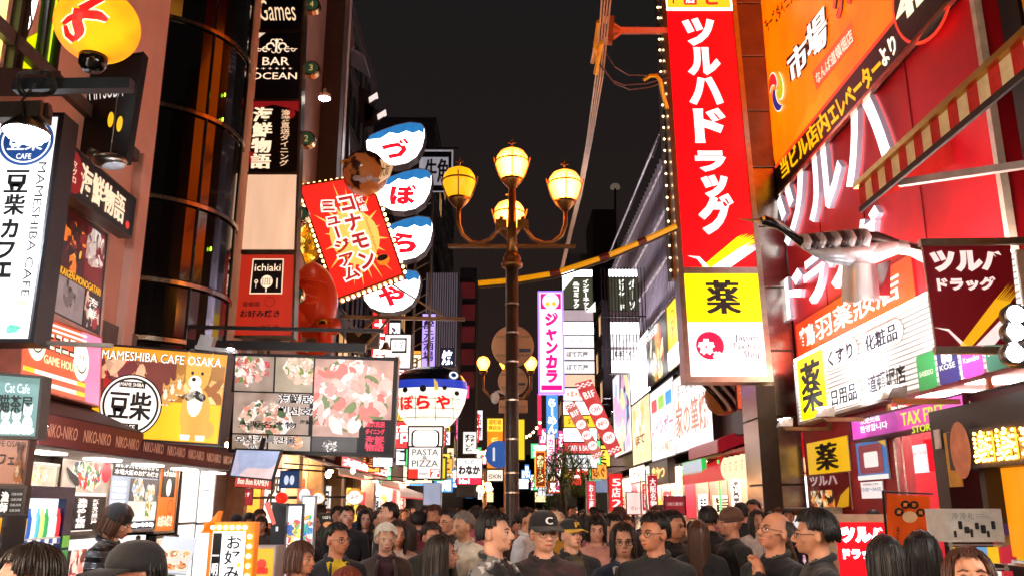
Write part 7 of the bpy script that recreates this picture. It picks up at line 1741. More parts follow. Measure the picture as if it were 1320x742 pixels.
part('cabinet', nvy, vm, lambda m: (m.box(VX - .62, VX - .07, ya, yb, 0.03, zt_), m.box(VX - .069, VX, ya, ya + .07, .03, zt_), m.box(VX - .069, VX, yb - .13, yb, .03, zt_), m.box(VX - .069, VX, ya + .07, yb - .13, zt_ - .09, zt_), m.box(VX - .069, VX, ya + .07, yb - .13, .03, .72)))
part('lit_back', lit('#e8f0f4', 1.1, .05), vm, lambda m: m.box(VX - .069, VX - .062, ya + .071, yb - .131, .72, zt_ - .091))
rnd = random.Random(4); bc = ['#e03038', '#e8e8e0', '#3aa060', '#f0c020', '#2a60b8', '#c87830', '#60b8c8', '#d8f080']
for r_ in range(3):
 zb = zt_ - .38 - r_ * .29
 part('shelf', metal('#c8ccd0', .3), vm, lambda m: m.box(VX - .061, VX - .01, ya + .071, yb - .131, zb - .05, zb))
 for k in range(9):
  y = ya + .10 + k * (W_ - .26) / 8
  part('bottle', lit(rnd.choice(bc), .9, .1), vm, lambda m: m.lathe((VX - .035, y, zb), [(.018, 0), (.022, .03), (.022, .14), (.008, .19), (.008, .215)], 8))
  part('price_tag', lit('#f4f4f0', .9, 0) if k % 2 else lit('#3050a0', .6, 0), vm, lambda m: m.box(VX - .009, VX - .004, y - .02, y + .02, zb - .045, zb - .012))
for c_, z0_, z1_ in (('#1a2238', 1.0, 1.25), ('#3a9a50', 1.33, 1.42), ('#70b840', 1.44, 1.53)): part('side_notice', lit(c_, .5, 0), vm, lambda m: m.box(VX + .001, VX + .008, yb - .12, yb - .02, z0_, z1_))
kb_ = thing('black_cabinet', 'black cabinet with a yellow edge at the bottom left corner', 'cabinet', (-3.2, 5.2, 0))
c = PY(6, 662, 5.2)
part('body', paint('#17181c', .4), kb_, lambda m: m.box(c.x - 1.4, c.x, 5.2, 5.46, 0, c.z), bevel=.01); part('yellow_edge', lit('#f0a818', .8, .1), kb_, lambda m: m.box(c.x - .4, c.x - .01, 5.18, 5.199, 0, c.z - .02))
q = FR(5.9, 0, 629, 30, 664); t_ = board('dark_menu_board', 'dark chalk style menu board with white writing behind the black cabinet', 'menu', q, paint('#1c1614', .5), paint('#3a2c24', .5), back=.05, fw=.02); text(q, '漁師', (.05, .1, .4, .9), lit('#d8d0c8', .8, 0), t_, vert=True, bold=.05, d=.012)
for k in range(4): text(q, '12:00-24:00', (.5, .75 - k * .2, .95, .84 - k * .2), lit('#c8c0b8', .7, 0), t_, d=.012)
q = FR(8.4, 270, 684, 314, 800)
t_ = thing('bulb_framed_sign', 'white お好み焼 pavement sign in an orange frame studded with round bulbs', 'sign', (q.pt(.5, 0).x, 8.4, 0))
zb = q.c[0].z
part('face', lit('#f8f6f4', 1.25, .05), t_, lambda m: m.slab(q, .1, 0)); part('black_column', paint('#14100f', .4), t_, lambda m: m.rect(q, .02, .02, .28, .98, .006))
def ofr(m):
 m.rim(q, .0, .1, .0) if 0 else None
 W_ = .085; a, b_ = W_ / q.w(), W_ / q.h()
 m.slab(q.sub(-a, 1, 1 + a, 1 + b_), .12, .03); m.slab(q.sub(1, 0, 1 + a, 1), .12, .03); m.slab(q.sub(-a * .3, 0, 0, 1), .12, .03)
 p = [q.pt(-a * 1.3, 1 - .02, .03), q.pt(.0, 1 - .02, .03), q.pt(.14, 1 + b_ * 2.2, .03)]; bk_ = [x + V((0, .15, 0)) for x in p]
 m.face(*p); m.face(*bk_[::-1]); [m.face(p[i], bk_[i], bk_[(i + 1) % 3], p[(i + 1) % 3]) for i in range(3)]
part('frame', lit('#d87018', .75, .1), t_, ofr)
for k in range(6): part('bulb', lit('#fff0c8', 6, 0), t_, lambda m: m.ell(q.pt(.02 + k * .19, 1.0 + .035 / q.h(), .045), .018, nu=8, nv=5))
for k in range(6): part('bulb', lit('#fff0c8', 6, 0), t_, lambda m: m.ell(q.pt(1 + .042 / q.w(), .94 - k * .11, .045), .018, nu=8, nv=5))
text(q, 'お好み焼', (.40, .28, .88, .96), ink(), t_, vert=True, bold=.02, d=.01); text(q, '一明', (.05, .5, .24, .8), lit('#f4f0ec', 1.0, 0), t_, vert=True, bold=.05, d=.01); part('yellow_dot', lit('#f0d020', 1, 0), t_, lambda m: m.disc(q, .84, .62, .02, .012, 12))
part('stand', paint('#3a2c24', .5), t_, lambda m: m.box(q.c[0].x, q.c[1].x, 8.42, 8.6, 0, zb))
a = PY(207, 694, 7.6); b_ = PY(243, 735, 7.5)
t_ = thing('tilted_menu_stand', 'tilted white menu stand with food photographs beside the man with the phone', 'menu stand', ((a.x + b_.x) / 2, 7.6, 0))
mq_ = Q((a.x, 7.45, b_.z), (b_.x, 7.45, b_.z - .02), (b_.x - .04, 7.75, a.z), (a.x - .03, 7.75, a.z + .02))
part('plate', lit('#c8ccd4', .5, .1), t_, lambda m: m.slab(mq_, .02, 0)); part('leg', paint('#8a8480', .4), t_, lambda m: m.box(a.x + .1, a.x + .14, 7.6, 7.64, 0, b_.z + .05))
for i in range(3):
 for j in range(2): collage(mq_, (.05 + i * .31, .06 + j * .3, .33 + i * .31, .32 + j * .3), ['#2a1c18', '#e8a060', '#c86838', '#f0d8b8'], 14, t_, .6, 40 + i * 2 + j, .3)
# ramen shop and others beyond
def Lroom(name, label, y0, y1, wc, seed, **k): return shop_room(name, label, -1, y0, y1, wc, pal, seed, X=LX, **k)
Lroom('ramen_shop', 'open ramen shop with a red notice and a counter beyond the white glass panels', 15.7, 19.6, '#8a4a38', 11, power=12, lightc='#ffe0c0')
Lroom('beige_restaurant', 'beige fronted restaurant with round fish plates beyond the ramen shop', 19.8, 24.8, '#b89a78', 12, power=12, lightc='#ffd8a8')
Lroom('awning_shop', 'lit shop with small pale awnings behind the couple in black', 25, 31, '#a08068', 13, power=12)
Lroom('far_left_shop', 'distant lit shop front left of the lamp post', 31.2, 43, '#a88a78', 14, power=12)
for (y0, y1, c_) in ((15.55, 15.75, '#b07a58'), (19.5, 19.9, '#caa880'), (22.0, 22.3, '#caa880'), (24.7, 25.1, '#caa880'), (30.9, 31.3, '#8a6a58')):
 t_ = thing('shop_pillar', 'square pillar between left shop fronts, ' + {15.55: 'tiled, at the ramen shop corner', 19.5: 'beige, between ramen shop and restaurant', 22.0: 'beige, in mid restaurant front', 24.7: 'beige, at the far edge of the restaurant', 30.9: 'brown, beyond the pale awnings'}[y0], 'pillar', (LX, y0, 0))
 part('shaft', paint(c_, .5), t_, lambda m: m.box(LX - .15, LX + .22, y0, y1, 0.1, 3.1)); part('plinth', paint('#3a302a', .5), t_, lambda m: m.box(LX - .17, LX + .24, y0 - .02, y1 + .02, 0, .1))
fb = thing('shop_fascia', 'maroon and brown fascia band above the middle left shop fronts', 'fascia', (LX, 22, 3));
for (y0, y1, c_) in ((15.6, 19.5, '#5a2a22'), (19.5, 24.8, '#6a3028'), (24.8, 31, '#8a7468'), (31, 43, '#4a3430')): part('band', paint(c_, .5), fb, lambda m: m.box(LX - .1, LX + .35, y0 + .01, y1 - .01, 2.95, 3.5))
q = CR(11, [(297, 612), (350, 617), (361, 581), (305, 579)]); t_ = board('hanging_monitor', 'tilted flat monitor with a pale blurred picture hanging over the ramen shop', 'screen', q, photo('screen', ['#8a94b0', '#a09cb4', '#c0a8a8', '#8890a8'], .9, .8, .6, lo=.8), paint('#181618', .4), back=.08, fw=.02)
part('ceiling_mount', metal('#4a4644', .4), t_, lambda m: m.bar(q.pt(.5, .8, -.1), q.pt(.5, 1.5, -.1), .05))
q = CR(11.2, [(302, 626), (349, 630), (351, 616), (304, 611)]); t_ = board('ramen_sign', 'red sign with pale ramen lettering under the hanging monitor', 'sign', q, lit('#b83020', .75, .1), paint('#5a1810', .5), back=.1, fw=.01); text(q, 'Bon Bon RAMEN', (.08, .25, .92, .8), lit('#f0d8c8', 1, 0), t_, bold=.03, d=.012)
q = FR(15.6, 287, 630, 325, 650); t_ = board('free_seating_notice', 'dark red notice 自由席あります beside the ramen shop counter', 'sign', q, lit('#a02028', .75, .1), paint('#5a1810', .5), back=.04, fw=.01); text(q, '自由席あります', (.08, .5, .92, .82), lit('#f4e4e0', 1.1, 0), t_, bold=.02, d=.012)
q = FR(15.7, 287, 611, 325, 629); t_ = board('fish_picture_notice', 'lit picture notice of red and white food above the dark red notice', 'sign', q, lit('#e8c8b8', .9, .1), paint('#5a1810', .5), back=.04, fw=.01); collage(q, (.02, .02, .98, .98), ['#f0e4dc', '#c83830', '#e8a080', '#f4f0e8', '#d86048'], 50, t_, 1, 61, .25)
q = FR(15.65, 286, 652, 300, 676); t_ = board('blue_menu_notice', 'small blue menu notice below the dark red notice', 'sign', q, lit('#1c4878', .6, .1), paint('#101820', .5), back=.03, fw=.01); text(q, 'メニュー', (.1, .6, .9, .85), lit('#d8e4f0', 1, 0), t_, d=.012)
q = FR(14.5, 361, 606, 385, 628); t_ = board('blue_poster', 'dark blue poster with two small white figures beside the ramen sign', 'poster', q, lit('#123468', .5, .15), paint('#101820', .5), back=.05, fw=.01); part('figures', lit('#c8d4e8', .7, 0), t_, lambda m: (m.disc(q, .35, .45, .04, .01, 10, ry=.08), m.disc(q, .65, .45, .04, .01, 10, ry=.08)))
q = FR(13.6, 440, 585, 499, 600)
t_ = board('red_eatery_sign', 'red lit sign with thick pale lettering under the food picture board', 'sign', WR(LX + .5, 440, 505, 586, 600), lit('#e02020', 1.0, .05), paint('#5a1810', .5), back=.2, fw=.03)
text(WR(LX + .5, 440, 505, 586, 600), '大阪名物たこ焼', (.03, .15, .97, .85), lit('#fff0e8', 2, 0), t_, bold=.05, d=.012)
c = PY(360, 700, 9.6)
t_ = thing('black_menu_pillar', 'tall dark upright display panel in front of the ramen shop', 'display stand', (c.x, 9.6, 0)); part('panel', paint('#14181e', .4), t_, lambda m: m.box(PY(350, 660, 9.6).x, PY(369, 660, 9.6).x, 9.6, 9.7, 0, PY(360, 648, 9.6).z)); part('hand_mark', lit('#c8ccd0', .7, 0), t_, lambda m: m.box(PY(357, 660, 9.6).x, PY(360, 660, 9.6).x, 9.59, 9.599, PY(360, 684, 9.6).z, PY(360, 678, 9.6).z))
q = FR(9.7, 369, 651, 387, 742); t_ = board('comic_picture_board', 'upright board of small bright comic pictures beside the dark display panel', 'display board', q, lit('#e8d8dc', .9, .1), paint('#2a2a2e', .4), back=.06, fw=.02, base=(q.pt(.5, 0).x, 9.7, 0)); collage(q, (.02, .02, .98, .98), ['#f4ecf0', '#d84850', '#6aa060', '#e8c050', '#4060a0', '#f0f0f0'], 80, t_, 1, 71, .3, plates=4)
part('foot', paint('#2a2a2e', .4), t_, lambda m: m.box(q.c[0].x, q.c[1].x, 9.72, 9.8, 0, q.c[0].z))
q = FR(10, 388, 640, 403, 740); t_ = board('postcard_rack', 'tall white rack of colourful cards beside the comic picture board', 'rack', q, lit('#e8ece8', 1.1, .1), paint('#c8ccd0', .4), back=.06, fw=.02, base=(q.pt(.5, 0).x, 10, 0)); collage(q, (.02, .02, .98, .98), ['#f4f4f4', '#c04868', '#50a888', '#e8a040', '#4878c0', '#f8f8f8'], 90, t_, 1.1, 72, .3, plates=5)
part('foot', paint('#8a8c90', .4), t_, lambda m: m.box(q.c[0].x, q.c[1].x, 10.02, 10.1, 0, q.c[0].z))
c = PY(363, 641, 11.6); t_ = thing('red_helmet_lamp', 'glossy red dome ornament above the dark display panel', 'ornament', c); part('dome', lit('#d02818', .7, .3), t_, lambda m: m.ell(c, .085, .085, .075, 16, 10), smooth=True); part('post', paint('#3a3230', .5), t_, lambda m: m.tube([(c.x, c.y, .02), c], .02, 6))
c = PY(393, 638, 11); t_ = thing('oval_shop_plate', 'white oval plate sign over a salmon board near the ramen shop', 'sign', c); q = FR(11.05, 383, 629, 403, 645); part('board', lit('#c86848', .6, .1), t_, lambda m: m.slab(q, .03, 0)); part('plate', lit('#e8e0d8', .9, .1), t_, lambda m: m.disc(q, .5, .45, .07, .01, 18, ry=.085)); part('post', paint('#3a3230', .5), t_, lambda m: m.bar((c.x, c.y + .1, 0), (c.x, c.y + .1, q.c[0].z), .04))
for i, (x, y, w_) in enumerate(((410, 641, 9), (457, 640, 12))):
 c = PY(x, y, 16.5 + i); r_ = w_ * (PY(x + 1, y, 16.5 + i).x - PY(x, y, 16.5 + i).x)
 t_ = thing('fish_plate_sign', ['smaller', 'larger'][i] + ' round pale plate sign with a gold puffer shape on the beige restaurant', 'sign', c); q = Q(c + V((-r_, 0, -r_)), c + V((r_, 0, -r_)), c + V((r_, 0, r_)), c + V((-r_, 0, r_)))
 part('rim', metal('#d8a850', .25), t_, lambda m: m.disc(q, .5, .5, r_, -.01, 24, ry=r_ * .85)); part('plate', lit('#f0e8d8', 1.1, .1), t_, lambda m: m.disc(q, .5, .48, r_ * .9, .0, 24, ry=r_ * .72)); text(q, 'ふぐ', (.25, .4, .7, .62), ink(), t_, bold=.03, d=.006); part('gold_back', lit('#d89838', .7, 0), t_, lambda m: m.ring(q, .5, .5, r_ * .7, r_ * .95, .005, 12, .3, 2.8))
 part('bracket', ink(), t_, lambda m: m.bar(c + V((0, .02, 0)), V((LX, c.y + .1, c.z)), .04))
q = FR(12.5, 411, 662, 434, 704); t_ = board('chalk_menu_sign', 'black framed standing menu with small dish discs behind the man in yellow', 'menu', q, paint('#1c1614', .5), paint('#5a3a20', .5), back=.05, fw=.02, base=(q.pt(.5, 0).x, 12.5, 0)); text(q, 'つぼらや', (.15, .85, .85, .95), lit('#e8d8c0', .9, 0), t_, d=.012)
for k in range(3): part('dish_print', lit('#d88848', .7, .2), t_, lambda m: m.disc(q, .5, .68 - k * .24, .07, .012, 12, ry=.04))
part('leg', ink(), t_, lambda m: m.box(q.c[0].x, q.c[1].x, 12.52, 12.6, 0, q.c[0].z))
q = FR(9, 322, 706, 352, 760); t_ = board('octopus_menu_box', 'yellow takoyaki price box with a red octopus picture and white cups on top', 'display box', q, lit('#e8a020', .85, .1), paint('#c8c0b8', .5), back=.4, fw=.02, base=(q.pt(.5, 0).x, 9.2, 0)); part('octopus_print', lit('#d83020', .9, 0), t_, lambda m: (m.disc(q, .5, .62, .05, .01, 14), [m.disc(q, .28 + k * .11, .46, .02, .01, 8, ry=.035) for k in range(5)])); text(q, 'たこ焼', (.2, .15, .8, .3), paint('#5a1a10', .5, bump=0), t_, bold=.03, d=.012)
part('foot', paint('#8a8078', .4), t_, lambda m: m.box(q.c[0].x, q.c[1].x, 9.02, 9.4, 0, q.c[0].z)); part('sliced_sign', lit('#e05848', .9, .2), t_, lambda m: m.slab(CR(9.3, [(351, 676), (355, 674), (347, 646), (340, 648)]), .02, 0))
for i, (x0, x1, y, Yk, c_) in enumerate(((437, 470, 604, 17, '#c8b8b0'), (492, 515, 618, 21, '#d8b8a8'), (516, 553, 633, 26, '#d8c8c8'))):
 q = WR(LX + 1.1, x0, x1, y, y + 8, at=x0); t_ = thing('small_awning', ['nearest pale pink shop awning over the beige restaurant', 'pale shop awning left of the pasta sign', 'farther pale awning with a red edge under the pasta sign'][i], 'awning', q.pt(.5, 0)); m_ = paint(c_, .7)
 ya, yb, za, zb = q.c[0].y, q.c[1].y, q.c[0].z, q.c[3].z
 part('valance', m_, t_, lambda m: m.slab(q, .02, 0)); part('canopy', m_, t_, lambda m: m.hexa([(LX + 1.07, ya, zb), (LX, ya, zb + .35), (LX, yb, zb + .35), (LX + 1.07, yb, zb), (LX + 1.07, ya, zb + .03), (LX, ya, zb + .38), (LX, yb, zb + .38), (LX + 1.07, yb, zb + .03)]))
 part('under_light', lit('#ffd8a0', 25, 0), t_, lambda m: m.box(LX + .5, LX + .6, (ya + yb) / 2 - .1, (ya + yb) / 2 + .1, zb + .0, zb + .05)); part('stripe', lit('#c83030', .6, 0), t_, lambda m: m.rect(q, 0, 0, 1, .25, .004))
q = FR(24, 546, 622, 568, 650); t_ = board('pale_street_cabinet', 'tall pale blue grey cabinet panel beyond the pasta sign', 'cabinet', q, lit('#a8b4d0', .55, .1), paint('#8a8488', .5), back=.5, fw=.01, base=(q.pt(.5, 0).x, 24, 0)); part('foot', paint('#6a6870', .5), t_, lambda m: m.box(q.c[0].x, q.c[1].x, 24.02, 24.5, 0, q.c[0].z))
for i, (x, y, Yk) in enumerate(((423, 611, 15), (455, 606, 18.2), (525, 622, 24), (549, 618, 27))):
 c = PY(x, y, Yk); t_ = thing('warm_eave_lamp', ['nearest', 'second', 'third', 'farthest'][i] + ' warm glowing lamp under the eaves of the left shops', 'lamp', c, 'warm lamps under the left eaves')
 part('bulb', lit('#ffc888', 30, 0), t_, lambda m: m.ell(c, .05, .05, .06, 10, 7), smooth=True); part('stem', ink(), t_, lambda m: m.bar(c + V((0, 0, .05)), V((LX + .2, c.y, c.z + .15)), .03))
for i, (side, y, c_, wd) in enumerate(((-1, -3.5, '#f4e8d8', '寿司'), (-1, .5, '#ffe0b8', 'ラーメン'), (1, -4.5, '#ffd8c0', '焼肉'), (1, 1.0, '#f4ece4', 'カフェ'))):
 X = side * 4.4; q = Q((X, y - 1.5 * side * -1, 3.2), (X, y + 1.5 * side * -1, 3.2), (X, y + 1.5 * side * -1, 4.3), (X, y - 1.5 * side * -1, 4.3))
 if q.n.x * side > 0: q = Q(q.c[1], q.c[0], q.c[3], q.c[2])
 t_ = board('unseen_fill_sign', 'long unseen shop sign added to light the crowd from behind the viewer, ' + ('left rear', 'left near', 'right rear', 'right near')[i], 'sign', q, lit(c_, 9, .05), paint('#2a201c', .4), back=.3, fw=.05)  # glowing boards added out of view as front light for the crowd
 text(q, wd, (.1, .15, .9, .85), paint('#8a1410', .5, bump=0), t_, bold=.05)
# PEOPLE
import numpy as np
def surface(blobs, lo, hi, h, k=.012):
 """one closed skin round a set of soft volumes (distance field on a grid, surface nets).
 blobs: (kind, data, region); returns vertices, quads and the region of every vertex"""
 lo = np.array(lo); n = np.ceil((np.array(hi) - lo) / h).astype(int) + 1
 F = np.full(n, .2, np.float32); Rg = np.ones(n, np.int8); B = np.full(n, .2, np.float32)
 ax = [lo[i] + h * np.arange(n[i]) for i in range(3)]
 for kind, dt, rg in blobs:
  if kind == 'c':
   p, q, ra, rb = dt; p, q = np.array(p), np.array(q); r = max(ra, rb) + .05; mn, mx = np.minimum(p, q) - r, np.maximum(p, q) + r
  else:
   c, R3, Mi = dt; c = np.array(c); r = max(R3) + .05; mn, mx = c - r, c + r
  i0 = np.maximum(0, ((mn - lo) / h).astype(int)); i1 = np.minimum(n, ((mx - lo) / h).astype(int) + 2)
  sl = tuple(slice(u, v) for u, v in zip(i0, i1))
  X, Y_, Z = np.meshgrid(*[ax[i][sl[i]] for i in range(3)], indexing='ij')
  if kind == 'c':
   d = q - p; L2 = float(d @ d) + 1e-12; t = np.clip(((X - p[0]) * d[0] + (Y_ - p[1]) * d[1] + (Z - p[2]) * d[2]) / L2, 0, 1)
   D = np.sqrt((X - p[0] - d[0] * t) ** 2 + (Y_ - p[1] - d[1] * t) ** 2 + (Z - p[2] - d[2] * t) ** 2) - (ra + (rb - ra) * t)
  else:
   P = np.stack([X - c[0], Y_ - c[1], Z - c[2]], -1) @ np.array(Mi).T
   k0 = np.sqrt(((P / R3) ** 2).sum(-1)); k1 = np.sqrt(((P / np.square(R3)) ** 2).sum(-1)) + 1e-9; D = k0 * (k0 - 1) / k1
  f = F[sl]; kk = k if (kind == 'c' and min(ra, rb) > .013) or (kind == 'e' and min(R3) > .03) else .004
  hm = np.clip(.5 + .5 * (f - D) / kk, 0, 1); F[sl] = f * (1 - hm) + D * hm - kk * hm * (1 - hm)
  w = D < B[sl]; B[sl] = np.where(w, D, B[sl]); Rg[sl] = np.where(w, rg, Rg[sl])
 S = F < 0
 m = n - 1; corner = [(i, j, l) for i in (0, 1) for j in (0, 1) for l in (0, 1)]
 cnt = sum(S[i:i + m[0], j:j + m[1], l:l + m[2]].astype(np.int8) for i, j, l in corner); cells = np.argwhere((cnt > 0) & (cnt < 8))
 idx = np.full(m, -1, np.int32); idx[tuple(cells.T)] = np.arange(len(cells))
 acc = np.zeros((len(cells), 3)); num = np.zeros(len(cells))
 for c0 in corner:
  for a in range(3):
   if c0[a]: continue
   c1 = list(c0); c1[a] = 1
   f0 = F[tuple((cells + c0).T)]; f1 = F[tuple((cells + c1).T)]; x = (f0 < 0) != (f1 < 0); t = np.where(x, f0 / (f0 - f1 + 1e-12), 0)
   p = np.tile(np.array(c0, float), (len(cells), 1)); p[:, a] += t; acc += p * x[:, None]; num += x
 vs = lo + h * (cells + acc / num[:, None]); rv = Rg[tuple(cells.T)]
 fs = []
 for a in range(3):
  b_, c_ = (a + 1) % 3, (a + 2) % 3
  sa = [slice(None)] * 3; sb = [slice(None)] * 3; sa[a] = slice(0, n[a] - 1); sb[a] = slice(1, n[a])
  E0 = S[tuple(sa)]; E1 = S[tuple(sb)]; e = np.argwhere(E0 != E1); e = e[(e[:, b_] > 0) & (e[:, c_] > 0) & (e[:, b_] < m[b_]) & (e[:, c_] < m[c_])]
  ub, uc = np.zeros(3, int), np.zeros(3, int); ub[b_] = 1; uc[c_] = 1
  g = lambda o: idx[tuple((e - o).T)]
  quad = np.stack([g(0 * ub), g(ub), g(ub + uc), g(uc)], 1); ins = E0[tuple(e.T)]; quad[~ins] = quad[~ins][:, ::-1]; fs.append(quad)
 return vs, np.concatenate(fs), rv
def body_mesh(pose, vox, female=False, walk=.0, key='', head=(0, 0)):
 """one continuous figure grown from soft volumes; regions: skin, top, trousers, shoes, inner shirt.
 faces -Y, 1.72 m tall"""
 bl = []; I3 = Matrix.Identity(3)
 def cap(a, b, ra, rb, reg): bl.append(('c', (tuple(a), tuple(b), ra, rb), reg))
 def ell(c, rx, ry, rz, reg, M=None): bl.append(('e', (tuple(c), (rx, ry, rz), [list(r) for r in (M or I3).transposed()]), reg))
 g_ = .92 if female else 1.0; sh = .183 if not female else .158; hipw = .09
 ell((0, .0, .93), .168, .125, .13, 1); ell((0, .0, 1.08), .150 * g_, .112, .15, 1); ell((0, .0, 1.24), .172 * g_, .122, .16, 1); ell((0, .008, 1.35), .190 * g_, .110, .105, 1)
 ell((0, .018, 1.425), .135 * g_, .078, .062, 1)
 cap((-.145 * g_, .012, 1.395), (.145 * g_, .012, 1.395), .066, .066, 1); cap((-.10, .02, 1.43), (0, .025, 1.465), .045, .058, 1); cap((.10, .02, 1.43), (0, .025, 1.465), .045, .058, 1)
 if female: ell((-.07, -.085, 1.27), .06, .05, .06, 1); ell((.07, -.085, 1.27), .06, .05, .06, 1)
 cap((-.06, 0, .87), (.06, 0, .87), .115, .115, 2)
 for s in (-1, 1):
  st = walk * s
  hip = (s * hipw, 0, .88); kn = (s * .10, -st * .16 - .02, .48); an = (s * .10, -st * .26 + (.10 if st < 0 else .0), .09 + (.04 if st < 0 else 0))
  cap(hip, kn, .092, .064, 2); cap(kn, an, .064, .048, 2)
  cap((an[0], an[1] + .03, .045), (an[0] * 1.15, an[1] - .16, .035), .045, .036, 3)
 for s, (el, wr) in zip((-1, 1), pose['arms']):
  shp = V((s * sh, .01, 1.385)); el, wr = V(el), V(wr)
  cap(shp, el, .066, .054, 1); cap(el, wr, .053, .040 if not pose.get('bare') else .030, 1 if not pose.get('bare') else 0)
  d = (wr - el).normalized(); hd = V(pose.get('hand', {}).get(s, d)).normalized()
  pc = wr + hd * .055; side = hd.cross(V((0, 1, .3))).normalized(); nrm = hd.cross(side).normalized()
  cap(wr, pc, .027, .034, 0)
  for o, L in ((-.027, .062), (-.009, .072), (.009, .068), (.027, .054)):
   b0 = pc + side * o + hd * .02; b1 = b0 + (hd * .8 + nrm * .35) * L * .55; b2 = b1 + (hd * .35 + nrm * .8) * L * .5
   cap(b0, b1, .0095, .009, 0); cap(b1, b2, .009, .008, 0)
  t0 = wr + hd * .02 + side * .026 * -s; cap(t0, t0 + (side * -s * .6 + hd * .7 + nrm * .3).normalized() * .055, .0128, .0105, 0)
 yaw, pit = head; HM = Matrix.Rotation(yaw, 3, 'Z') @ Matrix.Rotation(pit, 3, 'X'); piv = V((0, .015, 1.52))
 def hp(p): return piv + HM @ (V(p) - piv)
 cap((0, .026, 1.45), hp((0, .015, 1.56)), .056 * g_, .052, 0)
 def hell(c, rx, ry, rz): ell(hp(c), rx, ry, rz, 0, HM)
 g = .95 if female else 1.0
 hell((0, .018, 1.638), .075 * g, .092, .086); hell((0, -.020, 1.600), .062 * g, .068, .080); hell((0, -.036, 1.555), .046 * g, .044, .036)
 hell((0, -.070, 1.536), .018, .015, .014); hell((0, -.068, 1.634), .050 * g, .022, .013)
 for s in (-1, 1):
  hell((s * .038, -.060, 1.592), .021, .018, .021); hell((s * .076 * g, .012, 1.605), .011, .020, .031)
 cap(hp((0, -.084, 1.628)), hp((0, -.104, 1.591)), .0085, .0145, 0); hell((0, -.092, 1.586), .020, .015, .011)
 hell((0, -.081, 1.562), .024, .013, .0075); hell((0, -.079, 1.551), .021, .013, .008)
 vs, fs, rv = surface(bl, (-.42, -.52, -.02), (.42, .36, 1.80), vox)
 c = vs[fs].mean(1); R = rv[fs]; rg = np.sort(R, 1)[:, 1].astype(int)
 neck = (c[:, 2] > 1.40) & (np.abs(c[:, 0]) < .10)
 line = 1.492 + np.minimum(0, c[:, 1] + .01) * .55 + np.abs(c[:, 0]) * .1
 rg = np.where(neck & (c[:, 2] > line), 0, np.where(neck & (rg == 0), 1, rg))
 hem = pose.get('hem', .84); rg = np.where((rg == 1) & (c[:, 2] < hem) & (np.abs(c[:, 0]) < .2), 2, rg); rg = np.where((rg == 2) & (c[:, 2] > hem) & (np.abs(c[:, 0]) < .19), 1, rg)
 w = pose.get('open', 0)
 if w: rg = np.where((rg == 1) & (c[:, 1] < -.03) & (np.abs(c[:, 0]) < w * (.55 + (c[:, 2] - .9) * .75)), 4, rg)
 rn = random.Random(7)
 for i in np.argwhere((rv == 1) | (rv == 2))[:, 0].tolist():
  x, y, z = vs[i]
  if z > 1.47: continue
  f = noise.noise(V((x * 9, y * 9, z * 16))) * .011 + noise.noise(V((x * 26, y * 26, z * 26))) * .004 + .006 * (rv[i] == 1)
  r_ = math.hypot(x, y) + 1e-6 if abs(x) < .2 else 1e9
  if r_ < 1: vs[i, 0] += x / r_ * f; vs[i, 1] += y / r_ * f
  else: vs[i, 1] += f * (1 if y > .03 else -1)
 out = bpy.data.meshes.new('body'); out.vertices.add(len(vs)); out.vertices.foreach_set('co', vs.astype(np.float32).ravel())
 out.loops.add(len(fs) * 4); out.loops.foreach_set('vertex_index', fs.astype(np.int32).ravel())
 out.polygons.add(len(fs)); out.polygons.foreach_set('loop_start', np.arange(0, len(fs) * 4, 4, dtype=np.int32))
 for k in range(5): out.materials.append(None)
 out.polygons.foreach_set('material_index', rg.astype(np.int32)); out.polygons.foreach_set('use_smooth', np.ones(len(fs), bool))
 out.update(calc_edges=True); out.validate()
 return out, (HM, piv)
POSES = {
 'down': dict(arms=[((-.235, .04, 1.12), (-.25, -.03, .87)), ((.235, .04, 1.12), (.25, -.03, .87))]),
 'open': dict(arms=[((-.245, .04, 1.12), (-.25, -.05, .87)), ((.245, .04, 1.12), (.25, -.05, .87))], open=.085),
 'phone': dict(arms=[((-.225, -.02, 1.14), (-.09, -.25, 1.20)), ((.225, -.02, 1.14), (.06, -.24, 1.17))], hand={-1: (.4, -.7, .35), 1: (-.4, -.7, .35)}),
 'chest': dict(arms=[((-.225, -.03, 1.13), (-.03, -.20, 1.14)), ((.245, .05, 1.12), (.25, -.05, .88))], hand={-1: (.7, -.2, .6)}),
 'mouth': dict(arms=[((-.235, .04, 1.12), (-.25, -.05, .88)), ((.215, -.12, 1.16), (.10, -.19, 1.38))], hand={1: (-.3, .1, .9)}),
 'tee': dict(arms=[((-.235, .04, 1.12), (-.25, -.05, .88)), ((.235, .05, 1.11), (.18, -.14, .95))], bare=1),
 'pocket': dict(arms=[((-.25, .06, 1.12), (-.19, -.06, .95)), ((.25, .06, 1.12), (.19, -.06, .95))]),
}
_BM = {}
def get_body(pose, vox, female, walk, head):
 k = (pose, vox, female, walk, head)
 if k not in _BM: _BM[k] = body_mesh(POSES[pose], vox, female, walk, head=head)
 return _BM[k]
